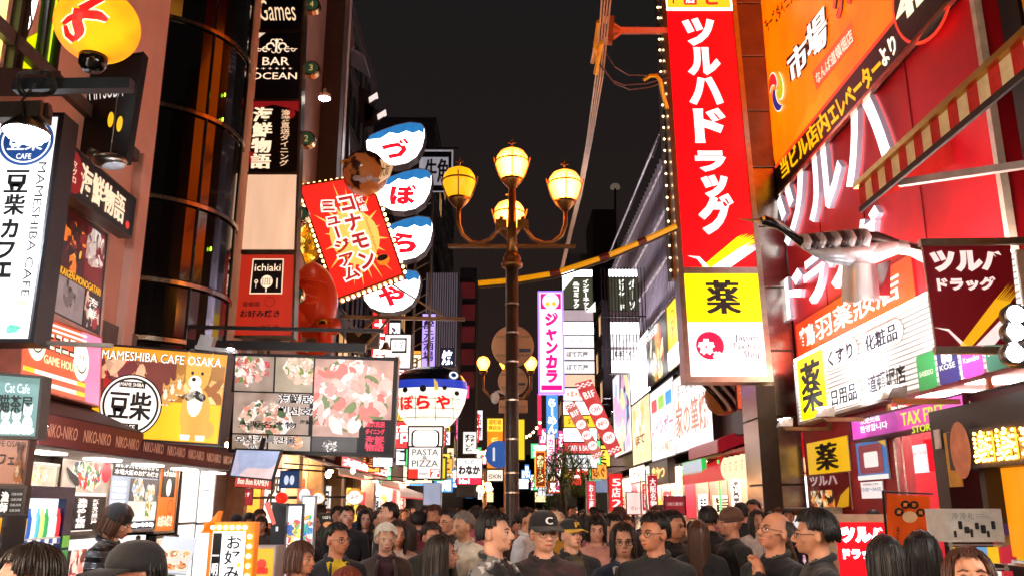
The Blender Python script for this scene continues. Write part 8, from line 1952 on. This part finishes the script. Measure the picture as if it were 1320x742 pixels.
def hair_mb(style, HM, piv, seed=0, female=False):
 r = random.Random(seed); mb = MB(); g = .95 if female else 1
 C = V((0, .018, 1.640)); n = 60; m = 14
 def hem(a):      # a: 0 = front, PI = back ; returns z of hair edge relative to head centre
  f = (1 + math.cos(a)) / 2      # 1 front .. 0 back
  s_ = math.sin(abs(a))
  if style == 'short': return .052 if f > .78 else .022 if f > .70 else .008 if f > .42 else -.05
  if style == 'thin': return .062 if f > .55 else -.055
  if style == 'side': return .01 if f < .5 else .2
  if style in ('bob', 'bobfringe'): return (.030 if style == 'bobfringe' else .055) if f > .86 else -.115
  if style in ('long', 'longer'): return .052 if f > .88 else (-.24 if style == 'long' else -.34)
  if style == 'curly': return .045 if f > .76 else .0 if f > .40 else -.055
  if style == 'bun': return .050 if f > .72 else -.06
  return -.02
 thick = dict(short=.012, thin=.006, bob=.014, bobfringe=.016, long=.013, longer=.013, curly=.017, bun=.010, side=.006, thick=.03).get(style, .014)
 vs = [];
 N1 = m
 for i in range(n):
  a = 2 * PI * i / n - PI
  hz = hem(a) + r.uniform(-.010, .010)
  for j in range(N1 + 1):
   t = j / N1
   z = .104 + thick * .6 + (hz - .104 - thick * .6) * (t ** 1.5 if hz > -.1 else t ** 1.35)
   zz = max(-1, min(1, z / (.094 + thick)))
   rad = math.sqrt(max(0, 1 - zz * zz)) if z > 0 else 1.0 - (.10 if hz > -.08 else .02) * min(1, abs(z) / .1)
   if style == 'side': z = .04 - .085 * t; rad = 1.0
   elif t == 0: rad = 0.0
   ridge = 1 + .018 * math.sin(i * 2.9 + j * .3) + .045 * noise.noise(V((i * .9, j * .25, seed)))
   if style == 'curly': ridge = 1 + .10 * noise.noise(V((math.cos(a) * 5, math.sin(a) * 5, z * 45 + seed)))
   tk_ = thick * (.25 + .75 * max(0, min(1, (z - .01) / .05))) if style == 'short' else thick
   rx, ry = (.077 * g + tk_) * rad * ridge, (.093 + tk_) * rad * ridge
   flare = 1 + (.25 * max(0, -z - .05) if hz < -.1 else 0)
   p = V((math.sin(a) * rx * flare, -math.cos(a) * ry * flare - (0 if z > 0 else -.006), z))
   vs.append(piv + HM @ (C + p - piv))
 fs = []
 for i in range(n):
  if style == 'side' and (i < 0 or abs(i - n / 2) < n * .22): continue
  for j in range(N1):
   a, b = i * (N1 + 1) + j, ((i + 1) % n) * (N1 + 1) + j
   fs.append((a, a + 1, b + 1, b))
 base = len(vs)
 cc = piv + HM @ (C - piv)
 for i in range(n):
  p = vs[i * (N1 + 1) + N1]; ax = HM @ V((0, 0, 1)); rel = p - cc; h_ = ax * rel.dot(ax); vs.append(cc + h_ + (rel - h_) * .80 + ax * .012)
 for i in range(n): fs.append((i * (N1 + 1) + N1, base + i, base + (i + 1) % n, ((i + 1) % n) * (N1 + 1) + N1))
 mb.raw(vs, fs)
 if style != 'side':           # loose locks over the shell
  for _ in range(110):
   i = r.randrange(n); j0 = r.randrange(1, 7); P_ = [vs[i * (N1 + 1) + j] for j in range(j0, N1 + 1, 2)]
   o_ = V((r.uniform(-1, 1), r.uniform(-1, 1), 0)) * .003
   P_ = [p + (p - cc).normalized() * .002 + o_ * (k / len(P_)) for k, p in enumerate(P_)]
   P_.append(P_[-1] + (P_[-1] - P_[-2]) * (.3 if style in ('long', 'longer', 'bob') else .05) + o_)
   mb.tube(P_, [.002 + .0022 * math.sin(PI * k / (len(P_) - 1)) if k < len(P_) - 1 else .0005 for k in range(len(P_))], 4, False)
 if style == 'bun': mb.ell(piv + HM @ (V((0, .12, 1.70)) - piv), .045, .045, .045, 12, 8)
 return mb
HAIR = {'black': '#14100f', 'dark': '#241812', 'brown': '#4a2a1a', 'red': '#6a2c1c', 'white': '#cfc4b4', 'grey': '#6e6660', 'salt': '#3a3634'}
def hair_mat(c):
 k = 'hair_' + c
 if k in _M: return _M[k]
 m, n, l, b = _new(k)
 t = n.new('ShaderNodeTexCoord'); mp = n.new('ShaderNodeMapping'); z = n.new('ShaderNodeTexNoise'); r = n.new('ShaderNodeValToRGB'); bp = n.new('ShaderNodeBump')
 mp.inputs['Scale'].default_value = (160, 160, 12); z.inputs['Scale'].default_value = 1; z.inputs['Detail'].default_value = 3
 col = rgb(HAIR[c]); r.color_ramp.elements[0].color = tuple(x * .45 for x in col[:3]) + (1,); r.color_ramp.elements[1].color = tuple(min(1, x * 1.7) for x in col[:3]) + (1,)
 bp.inputs['Strength'].default_value = .6; bp.inputs['Distance'].default_value = .004
 l.new(t.outputs['Object'], mp.inputs[0]); l.new(mp.outputs[0], z.inputs[0]); l.new(z.outputs[0], r.inputs[0]); l.new(r.outputs[0], b.inputs['Base Color']); l.new(z.outputs[0], bp.inputs['Height']); l.new(bp.outputs[0], b.inputs['Normal'])
 b.inputs['Roughness'].default_value = .42
 _M[k] = m; return m
def skin_mat(c='#c98f70'):
 k = 'skin_' + c
 if k in _M: return _M[k]
 m, n, l, b = _new(k)
 t = n.new('ShaderNodeTexCoord'); z = n.new('ShaderNodeTexNoise'); r = n.new('ShaderNodeValToRGB')
 z.inputs['Scale'].default_value = 14; z.inputs['Detail'].default_value = 4; col = rgb(c)
 r.color_ramp.elements[0].position = .35; r.color_ramp.elements[1].position = .65
 r.color_ramp.elements[0].color = (col[0] * .82, col[1] * .72, col[2] * .70, 1); r.color_ramp.elements[1].color = (min(1, col[0] * 1.08), min(1, col[1] * 1.05), min(1, col[2] * 1.02), 1)
 l.new(t.outputs['Object'], z.inputs[0]); l.new(z.outputs[0], r.inputs[0]); l.new(r.outputs[0], b.inputs['Base Color'])
 b.inputs['Roughness'].default_value = .48; b.inputs['Subsurface Weight'].default_value = .12; b.inputs['Subsurface Radius'].default_value = (.02, .008, .004); b.inputs['Subsurface Scale'].default_value = .4
 _M[k] = m; return m
def cloth_mat(c, kind='plain', c2=None):
 k = f'cloth_{c}_{kind}_{c2}'
 if k in _M: return _M[k]
 m, n, l, b = _new(k); col = rgb(c)
 t = n.new('ShaderNodeTexCoord'); z = n.new('ShaderNodeTexNoise'); bp = n.new('ShaderNodeBump'); r = n.new('ShaderNodeValToRGB')
 z.inputs['Scale'].default_value = 9; z.inputs['Detail'].default_value = 6; z.inputs['Roughness'].default_value = .7
 l.new(t.outputs['Object'], z.inputs[0]); bp.inputs['Strength'].default_value = .5; bp.inputs['Distance'].default_value = .015
 l.new(z.outputs[0], bp.inputs['Height']); l.new(bp.outputs[0], b.inputs['Normal'])
 e = r.color_ramp.elements
 if kind == 'camo':
  z2 = n.new('ShaderNodeTexNoise'); z2.inputs['Scale'].default_value = 13; z2.inputs['Detail'].default_value = 1.5; l.new(t.outputs['Object'], z2.inputs[0]); l.new(z2.outputs[0], r.inputs[0])
  r.color_ramp.interpolation = 'CONSTANT'; e[0].color = col; e[1].position = .56; e[1].color = rgb(c2); x = e.new(.46); x.color = tuple((col[i] + rgb(c2)[i]) * .3 for i in range(3)) + (1,)
 elif kind == 'plaid':
  br = n.new('ShaderNodeTexBrick'); mp = n.new('ShaderNodeMapping'); mp.inputs['Rotation'].default_value = (PI / 2, 0, 0); l.new(t.outputs['Object'], mp.inputs[0]); l.new(mp.outputs[0], br.inputs[0])
  br.inputs['Scale'].default_value = 14; br.offset = 0; br.inputs['Mortar Size'].default_value = .05; br.inputs['Brick Width'].default_value = .5; br.inputs['Row Height'].default_value = .5
  br.inputs['Color1'].default_value = col; br.inputs['Color2'].default_value = tuple(x * .5 for x in col[:3]) + (1,); br.inputs['Mortar'].default_value = rgb(c2); l.new(br.outputs[0], b.inputs['Base Color'])
 elif kind == 'puffer':
  w = n.new('ShaderNodeTexWave'); w.bands_direction = 'Z'; w.inputs['Scale'].default_value = 4.2; w.inputs['Distortion'].default_value = 1.2; l.new(t.outputs['Object'], w.inputs[0]); l.new(w.outputs[0], bp.inputs['Height']); bp.inputs['Strength'].default_value = 1; bp.inputs['Distance'].default_value = .05
  l.new(z.outputs[0], r.inputs[0]); e[0].color = col; e[1].color = tuple(min(1, x * 1.8) for x in col[:3]) + (1,); b.inputs['Roughness'].default_value = .35
 else:
  l.new(z.outputs[0], r.inputs[0]); e[0].position = .3; e[1].position = .7
  e[0].color = tuple(x * .65 for x in col[:3]) + (1,); e[1].color = tuple(min(1, x * 1.35) for x in col[:3]) + (1,)
 if kind != 'plaid': l.new(r.outputs[0], b.inputs['Base Color'])
 if kind != 'puffer': b.inputs['Roughness'].default_value = .85
 b.inputs['Sheen Weight'].default_value = .15
 _M[k] = m; return m
NEAR, FARV = .0088, .017
def person(px, ytop, Y, rz, label, pose='down', head=(0, 0), female=False, hair='short', hc='black', skin='#d8a488', top='#1a1a1e', tk='plain', t2=None, trousers='#16161c', inner='#e8e4e0', walk=.4, glasses=False, cap=None, beanie=None, mask=None, scarf=None, bag=None, item=None, vox=None, group='people walking in the street', shoes='#1a1816', collar=True, earrings=False, hat=None):
 """px, ytop: column and top of the head in the photograph; Y metres up the street; rz turn in degrees (0 faces the camera)"""
 P = PY(px, ytop, Y); H_ = P.z; hh = .018 if hair not in ('side', 'thin') else .005
 S = H_ / (1.735 + hh)
 vox = vox or (NEAR if Y < 9.2 else FARV)
 me, (HM, piv) = get_body(pose, vox, female, walk, head)
 o = bpy.data.objects.new('person', None); COL.objects.link(o); o.location = (P.x, Y, 0); OFF[o.name] = V((0, 0, 0))
 a = math.radians(rz); face_cam = math.atan2(-P.x, Y) * -1
 o.rotation_euler = (0, 0, a + math.atan2(P.x, Y) * -1); o.scale = (S, S, S)
 tag(o, label, 'person', group)
 b = bpy.data.objects.new('body', me); COL.objects.link(b); b.parent = o; OFF[b.name] = V((0, 0, 0))
 mats = [skin_mat(skin), cloth_mat(top, tk, t2), cloth_mat(trousers), paint(shoes, .5), cloth_mat(inner if inner else top)]
 for i, m_ in enumerate(mats): b.material_slots[i].link = 'OBJECT'; b.material_slots[i].material = m_
 hp = lambda p: piv + HM @ (V(p) - piv)
 hm = hair_mat(hc)
 def kid(name, mat, fn, smooth=False):
  mb = MB(); fn(mb); return mb.build(name, mat, o, smooth=smooth)
 ang = (rz + math.degrees(head[0])) % 360
 shows_face = ang < 125 or ang > 235
 if Y < 24 and shows_face:
  g = .95 if female else 1
  for s in (-1, 1):
   if shows_face:
    kid('eye', paint('#e8e0d8', .25, 0, 0, 5, 0), lambda m: m.ell(hp((s * .031 * g, -.0775, 1.614)), .0125, .008, .0062, 10, 6, M=HM), True)
    kid('iris', paint('#1a0f0a', .15, 0, 0, 5, 0), lambda m: m.ell(hp((s * .031 * g, -.0835, 1.614)), .0055, .004, .0056, 8, 6, M=HM), True)
    kid('eyelid', hm, lambda m: m.tube([hp((s * .017 * g, -.081, 1.617)), hp((s * .030 * g, -.0865, 1.6225)), hp((s * .045 * g, -.078, 1.618))], .0022, 5))
    kid('eyebrow', hm, lambda m: m.tube([hp((s * .014 * g, -.089, 1.634)), hp((s * .032 * g, -.088, 1.640)), hp((s * .050 * g, -.073, 1.635))], [.003, .0042, .002], 6))
  if shows_face:
   lipc = paint('#a8503e' if not female else '#b84440', .4, 0, 0, 5, 0)
   kid('mouth', lipc, lambda m: m.tube([hp((-.024, -.0865, 1.557)), hp((-.010, -.0935, 1.5585)), hp((0, -.094, 1.5565)), hp((.010, -.0935, 1.5585)), hp((.024, -.0865, 1.557))], [.0015, .005, .0055, .005, .0015], 6), True)
 if not beanie and not hat:
  if hair != 'none': mb = hair_mb('short' if (cap and hair == 'short') else hair, HM, piv, int(px), female); mb.build('hair', hm, o, smooth=True)
 else:
  if hair in ('long', 'bob', 'longer'): mb = hair_mb(hair, HM, piv, int(px), female); mb.build('hair', hm, o, smooth=True)
 HT_ = HM.to_4x4()
 if beanie or hat:
  def bn(m):
   m.lathe(hp((0, .022, 1.632)), [(.085, .0), (.089, .012), (.089, .035), (.083, .065), (.067, .092), (.04, .110), (.005, .116)], 22, HM @ V((0, -.12, 1)), 1, 1.14)
  kid('beanie' if beanie else 'cap_crown', cloth_mat(beanie or hat), bn, True)
  kid('cuff', cloth_mat(beanie or hat), lambda m: m.lathe(hp((0, .022, 1.628)), [(.087, 0), (.093, .008), (.093, .030), (.088, .036)], 22, HM @ V((0, -.12, 1)), 1, 1.14), True)
 if cap:
  cc, mark = cap
  ca = HM @ V((0, -.02, 1))
  kid('cap_crown', cloth_mat(cc), lambda m: m.lathe(hp((0, .018, 1.648)), [(.086, 0), (.088, .03), (.081, .060), (.058, .088), (.03, .100), (.004, .103)], 24, ca, 1, 1.15), True)
  def brim(m):
   pts_o = []; pts_i = []
   for k in range(13):
    a_ = -PI * .42 + PI * .84 * k / 12
    pts_o.append((math.sin(a_) * .092, -.085 - math.cos(a_) * .088, 1.654 - .010 * math.cos(a_) - .018 * abs(math.sin(a_)))); pts_i.append((math.sin(a_) * .094, -.005 - math.cos(a_) * .088, 1.660))
   for k in range(12):
    A, B_, C_, D2 = [hp(x) for x in (pts_i[k], pts_i[k + 1], pts_o[k + 1], pts_o[k])]; dn = HM @ V((0, 0, -.006))
    m.hexa([A + dn, B_ + dn, C_ + dn, D2 + dn, A, B_, C_, D2])
  kid('brim', cloth_mat(cc if mark != 'yellow' else '#e0b020'), brim)
  kid('button', cloth_mat(cc), lambda m: m.ell(hp((0, .016, 1.757)), .009, nu=8, nv=5))
  if mark:
   q = Q(hp((-.028, -.0985, 1.668)), hp((.028, -.0985, 1.668)), hp((.028, -.088, 1.712)), hp((-.028, -.088, 1.712)))
   mb = MB(); put(mb, q, {'C': 'C', 'yellow': 'P'}.get(mark, mark), (.1, .05, .9, .95), bold=.05, d=.004); mb.build('cap_letter', paint('#e8e4e0' if mark == 'C' else '#e0b020', .6), o)
 if glasses:
  gm = paint('#141414', .3)
  def gl(m):
   for s in (-1, 1):
    c = V((s * .033, -.096, 1.612)); m.tube([hp(c + V((.022 * math.cos(t), .004 * abs(math.cos(t)) * 0 + .006 * (s * math.cos(t) > 0) * abs(math.cos(t)), .016 * math.sin(t)))) for t in [2 * PI * k / 16 for k in range(17)]], .0018, 5)
    m.tube([hp((s * .055, -.088, 1.618)), hp((s * .078, -.02, 1.618)), hp((s * .079, .01, 1.612))], .0018, 5)
   m.tube([hp((-.011, -.096, 1.616)), hp((0, -.099, 1.619)), hp((.011, -.096, 1.616))], .0016, 5)
  kid('glasses', gm, gl)
 if mask: kid('mask', paint(mask, .7), lambda m: m.ell(hp((0, -.062, 1.568)), .048, .042, .036, 14, 8, M=HM), True)
 if scarf:
  kid('scarf', cloth_mat(scarf), lambda m: (m.tube([V((.098 * math.sin(t), .01 - .075 * math.cos(t), 1.452 + .012 * math.cos(t * 2))) for t in [2 * PI * k / 18 for k in range(19)]], .032, 8), m.tube([(.03, -.09, 1.44), (.05, -.14, 1.30), (.045, -.135, 1.12)], [.03, .034, .03], 8)), True)
 elif collar:
  kid('collar', cloth_mat(top, tk, t2), lambda m: m.tube([V((.073 * math.sin(t), .020 - .066 * math.cos(t), 1.486 - .022 * math.cos(t))) for t in ([.5 + (2 * PI - 1.0) * k / 16 for k in range(17)])], [.013 + .008 * math.sin(PI * k / 16) for k in range(17)], 7), True)
 if POSES[pose].get('open'):
  for s in (-1, 1):
   kid('lapel', cloth_mat(top, tk, t2), lambda m: m.tube([(s * .062, -.068, 1.455), (s * .082, -.118, 1.38), (s * .092, -.142, 1.25), (s * .088, -.130, 1.08), (s * .085, -.135, .92)], [.010, .014, .014, .011, .012], 6), True)
 if pose in ('chest', 'pocket', 'down') and Y < 10 and (px * 7) % 3 < 2:
  kid('zip', metal('#8a8680', .35), lambda m: m.tube([(0, -.098, 1.44), (0, -.135, 1.36), (0, -.146, 1.25), (0, -.138, 1.10), (0, -.146, .95)], .004, 5))
 if bag:
  kid('bag_strap', paint(bag, .6), lambda m: m.tube([(-.16, .06, 1.44), (-.10, -.13, 1.36), (.02, -.155, 1.20), (.14, -.13, 1.02), (.19, -.02, .95)], .012, 6))
  kid('bag', paint(bag, .6), lambda m: m.ell((.235, .02, .86), .05, .13, .13, 12, 8), True)
 if item == 'phone': kid('phone', paint('#0c0c10', .15, 0, 0, 5, 0), lambda m: m.hexa([(x - .02, y - .31, z + 1.27) for x, y, z in ((-.036, 0, -.05), (.036, 0, -.05), (.036, .008, -.054), (-.036, .008, -.054), (-.036, -.05, .09), (.036, -.05, .09), (.036, -.042, .094), (-.036, -.042, .094))]))
 if item == 'food': kid('snack', paint('#d8a050', .6), lambda m: m.ell((-.0, -.31, 1.25), .06, .045, .03, 10, 6), True)
 return o
F = True
person(640, 655, 5.0, 62, 'young man with cropped black hair in black and white camouflage jacket by the lamp post', 'open', (.10, -.05), top='#15161a', tk='camo', t2='#cfcac4', inner='#1c1216', hc='black')
person(701, 656, 5.1, 8, 'man in black cap with white letter, glasses and dark red camouflage jacket', 'pocket', (.15, .0), top='#1c1618', tk='camo', t2='#3a2024', cap=('#101018', 'C'), glasses=True)
person(737, 667, 6.7, 25, 'man in black and yellow cap, plaid shirt under a dark open jacket', 'open', (.12, -.12), top='#1a1a22', inner='#4a4428', cap=('#16161a', 'yellow'))
person(803, 671, 5.7, 10, 'woman with glasses and dark bob in denim jacket over a white tee', 'open', (-.12, 0), F, 'bob', 'dark', '#d09c80', '#27344a', inner='#e4d4cc', glasses=True, bag='#3a2a20')
person(842, 657, 5.3, -22, 'broad man with glasses in a black jacket, one hand held at his chest', 'chest', (-.35, 0), top='#131215', skin='#bf8262', glasses=True, hair='short')
person(768, 661, 7.4, 12, 'woman in beanie like black hair and pink coat holding her hands together', 'phone', (-.1, .1), F, 'bobfringe', 'black', '#d29c82', '#c88a7c', trousers='#18181e', bag='#18181c')
person(791, 660, 7.9, 38, 'young man with full black fringe in a grey shirt', 'down', (.1, 0), hair='bobfringe' if 0 else 'curly', hc='black', top='#5a5658', bag='#2a2420')
person(866, 655, 7.3, 40, 'man in profile holding a snack behind the broad man', 'phone', (.25, .1), top='#15161c', item='food', skin='#c48a6a')
person(900, 668, 7.0, 168, 'woman with very long brown hair seen from behind in black', 'down', (0, 0), F, 'longer', 'brown', top='#121216')
person(912, 650, 8.3, 175, 'man in dark grey hooded jacket seen from behind', 'down', (0, 0), top='#1e1f24', hair='short')
person(939, 651, 7.2, -62, 'man in brown flat cap and black tee shirt facing left, hands together', 'tee', (0, 0), top='#0f0f12', hat='#5a3a2c', skin='#c48c70', trousers='#1c2436', collar=False)
person(992, 656, 5.0, -48, 'bald man with glasses in a dark suit raising a hand to his mouth', 'mouth', (0, -.2), hair='side', hc='salt', top='#14151b', skin='#c98c6c', glasses=True, inner='#e8e4e4')
person(1046, 653, 4.6, -78, 'man with thick black hair and glasses in black, profile facing left', 'down', (-.1, 0), hair='curly', hc='black', top='#101014', glasses=True, skin='#c08868', bag='#7a6a58')
person(963, 699, 3.9, -150, 'person in black tee with only a shoulder and arm in view, left of the bald man', 'tee', (0, 0), top='#101014', hair='short') if 0 else None
person(1137, 686, 4.0, -165, 'woman with long straight black hair and black coat before the red lightbox', 'down', (0, 0), F, 'longer', 'black', top='#0f0f12')
person(1186, 681, 4.3, 172, 'woman with long black hair and dark purple top before the orange banner', 'down', (0, 0), F, 'longer', 'black', top='#241a38')
person(1246, 700, 3.0, 4, 'brown haired woman at the bottom right edge looking up', 'down', (.05, -.30), F, 'bob', 'brown', '#d0987c', '#2a2226')
person(38, 696, 2.75, -95, 'dark haired man cropped at the bottom left corner, face turned left', 'down', (0, 0), False, 'short', 'dark', '#c89074', '#22242a')
person(172, 694, 2.95, -72, 'man in plain black flat brimmed cap at the bottom left', 'down', (0, 0), False, 'short', 'black', '#b87a5c', '#1c1c20', cap=('#131317', None))
person(149, 645, 6.4, 62, 'woman in black beanie and black puffer jacket looking down at a phone', 'phone', (.1, .35), F, 'bob', 'brown', '#c89074', '#16161a', tk='puffer', beanie='#121216', item='phone', walk=.1)
person(389, 695, 5.7, 30, 'woman with short brown bowl cut wearing a red jacket and striped top', 'open', (.45, 0), F, 'bobfringe', 'brown', '#c88c6c', '#a01828', inner='#1c1a1c')
person(436, 671, 6.3, 18, 'man with glasses in navy coat over a bright yellow shirt', 'open', (.35, 0), False, 'short', 'black', '#b87c5c', '#10141f', inner='#e0c010', glasses=True)
person(450, 728, 3.9, 20, 'person whose reddish hair just shows at the bottom edge', 'down', (0, 0), F, 'bob', 'red', top='#2a1a1a')
person(498, 672, 6.9, 4, 'elderly woman with white hair in a brown zip jacket with gold lining', 'open', (.08, .05), F, 'curly', 'white', '#cfa088', '#3a2820', inner='#3a121c')
person(448, 650, 10.2, -5, 'man in black coat standing beside the woman in black, left', 'down', (.2, 0), top='#121216', vox=.012, walk=0.)
person(471, 654, 10.4, 8, 'long haired woman in black coat standing before the beige restaurant', 'down', (0, 0), F, 'long', 'black', '#d0a088', '#111114', vox=.012, walk=0.)
person(499, 645, 9.6, -70, 'man in profile by the dark pillar, looking left', 'down', (0, -.1), top='#1a1a20', vox=.012)
person(557, 671, 7.3, 14, 'woman with short wavy dark hair in an olive brown coat', 'down', (.1, 0), F, 'curly', 'dark', '#c88e70', '#2e2a1e')
person(571, 686, 5.5, 72, 'young woman in profile with long dark hair and denim jacket', 'down', (.05, 0), F, 'long', 'dark', '#d0987c', '#243a4c')
person(598, 657, 7.7, -28, 'elderly man with grey hair in a cream jacket', 'down', (-.4, .1), False, 'short', 'grey', '#c49070', '#cfc0a8')
person(579, 653, 8.8, -42, 'man with glasses in a dark grey jacket looking left behind the cream jacket', 'down', (-.1, .1), False, 'short', 'black', '#c48c6c', '#26282e', glasses=True)
person(513, 668, 7.6, 12, 'woman with long dark hair and pale jacket just behind the elderly woman', 'down', (0, 0), F, 'long', 'dark', '#c88e70', '#c8a898')
person(718, 658, 8.9, 12, 'man in tan cap and mustard jacket behind the capped men', 'down', (0, .0), False, 'short', 'dark', '#c08868', '#c09020', cap=('#b89878', None))
person(681, 652, 8.8, 65, 'man with black hair in a white shirt just right of the lamp post', 'down', (0, 0), False, 'short', 'black', '#c08868', '#d8d4d0')
person(671, 662, 9.1, 20, 'man with ruddy face and brown top beside the lamp post', 'down', (0, 0), False, 'short', 'dark', '#b87858', '#4a2c20')
person(541, 656, 10, 170, 'man in navy jacket walking away beyond the woman in olive', 'down', (0, 0), False, 'short', 'black', top='#141c2c')
person(527, 672, 8.2, 150, 'woman with long wavy hair in black turned away', 'down', (0, 0), F, 'long', 'dark', top='#121214')
person(867, 657, 9.8, 10, 'woman with dark hair under the maroon notice board', 'down', (0, 0), F, 'long', 'black', '#d09c80', '#2a2a30') if 0 else None
person(955, 646, 10.5, 170, 'person with cropped hair in a dark coat near the lantern shop', 'down', (0, 0), False, 'short', 'black', top='#1c1c22')
person(975, 655, 9.6, 20, 'woman with long black hair in a white blouse near the lanterns', 'down', (0, 0), F, 'long', 'black', '#d09c80', '#c8c0bc')
person(970, 642, 11.0, -10, 'man wearing a white mask beneath the lanterns', 'down', (0, 0), False, 'short', 'black', '#c89070', '#2a2a2e', mask='#e0e0e4')
person(305, 661, 12.6, 5, 'ramen cook in black with a black hat behind the counter', 'down', (0, .1), False, 'short', 'black', '#c08868', '#16161a', hat='#14141a', walk=0., vox=.012, group='staff at the ramen shop')
person(322, 659, 12.8, 15, 'cook in black cap and dark apron at the ramen counter', 'down', (0, .1), False, 'short', 'black', '#c08868', '#26262a', hat='#1c1a1a', walk=0., vox=.012, group='staff at the ramen shop')
person(338, 664, 12.2, 10, 'woman with dark fringe in grey uniform by the ramen counter', 'down', (0, 0), F, 'bobfringe', 'dark', '#cf9a7c', '#4a4a50', walk=0., vox=.012, group='staff at the ramen shop')
person(404, 659, 10.8, 60, 'woman in a black sleeveless top with hair tied up beyond the card rack', 'tee', (0, 0), F, 'bun', 'black', '#c48c6c', '#101014', walk=0., vox=.012)
rnd = random.Random(12)
tops = [('#141418', 'black'), ('#1c2434', 'navy'), ('#3a3a3e', 'grey'), ('#5a4632', 'brown'), ('#cfc8bc', 'cream'), ('#6a1820', 'dark red'), ('#28402c', 'green'), ('#c8a068', 'tan'), ('#2a3c5c', 'blue'), ('#b86878', 'pink'), ('#d8d8dc', 'white'), ('#b89020', 'mustard')]
where = [(9.5, 12, 'just beyond the near group'), (12, 15, 'level with the lantern shop'), (15, 19, 'before the banners'), (19, 24, 'by the standing banners'), (24, 31, 'near the willow'), (31, 42, 'beyond the willow'), (42, 60, 'far up the street'), (60, 88, 'near the street end')]
used = set(); placed = []
counts = [18, 24, 26, 26, 26, 26, 24, 18]
def band(x, Y):
 f = x / 4.5
 return 'far left' if f < -.55 else 'left' if f < -.15 else 'middle' if f < .2 else 'right' if f < .6 else 'far right'
for (ya, yb, wh_l), cnt in zip(where, counts):
 k = 0; tries = 0
 while k < cnt and tries < 800:
  tries += 1
  Y = rnd.uniform(ya, yb); x = rnd.uniform(-4.0, 4.2)
  if any((x - a) ** 2 + (Y - b) ** 2 < .30 for a, b in placed) or abs(x - .09) < .4 and abs(Y - 10) < 1: continue
  if Y < 12 and (x < -1.6): continue
  fem = rnd.random() < .45; (tc_, tn) = rnd.choice(tops if rnd.random() < .75 else tops[:4]); hs = rnd.choice(['long', 'bob', 'bun', 'bobfringe'] if fem else ['short', 'short', 'curly']); hcn = rnd.choice(['black', 'black', 'dark', 'brown'])
  away = rnd.random() < .45
  hn = {'long': 'long', 'bob': 'bobbed', 'bun': 'tied up', 'bobfringe': 'fringed', 'short': 'short', 'curly': 'tousled'}[hs]
  lab = f'{"woman" if fem else "man"}, {hn} {hcn} hair, {tn} top, {"from behind" if away else "facing us"}, {band(x, Y)}, {wh_l}'
  if lab in used: continue
  used.add(lab); placed.append((x, Y)); k += 1
  hgt = rnd.uniform(1.54, 1.68) if fem else rnd.uniform(1.64, 1.80)
  fwd, up_, rt = [cam.rotation_euler.to_matrix() @ V(v) for v in ((0, 0, -1), (0, 1, 0), (1, 0, 0))]
  dv = V((x, Y, hgt)) - CAMP; dd = dv.dot(fwd)
  person(660 + FPX * dv.dot(rt) / dd, 371 - FPX * dv.dot(up_) / dd, Y, (180 if away else 0) + rnd.choice((-25, 0, 25)), lab, rnd.choice(['down', 'open', 'pocket']) if Y < 20 else 'down', (0, 0), fem, hs, hcn, rnd.choice(['#c98f70', '#c08868', '#d29c82']), tc_, trousers=rnd.choice(['#16161c', '#1c2436', '#3a3632']), vox=FARV if Y < 20 else .024, group='crowd farther up the street', bag=rnd.choice([None, None, '#2a2420', '#5a3a2a']) if Y < 20 else None, collar=Y < 15, walk=rnd.choice((.4, -.4)))
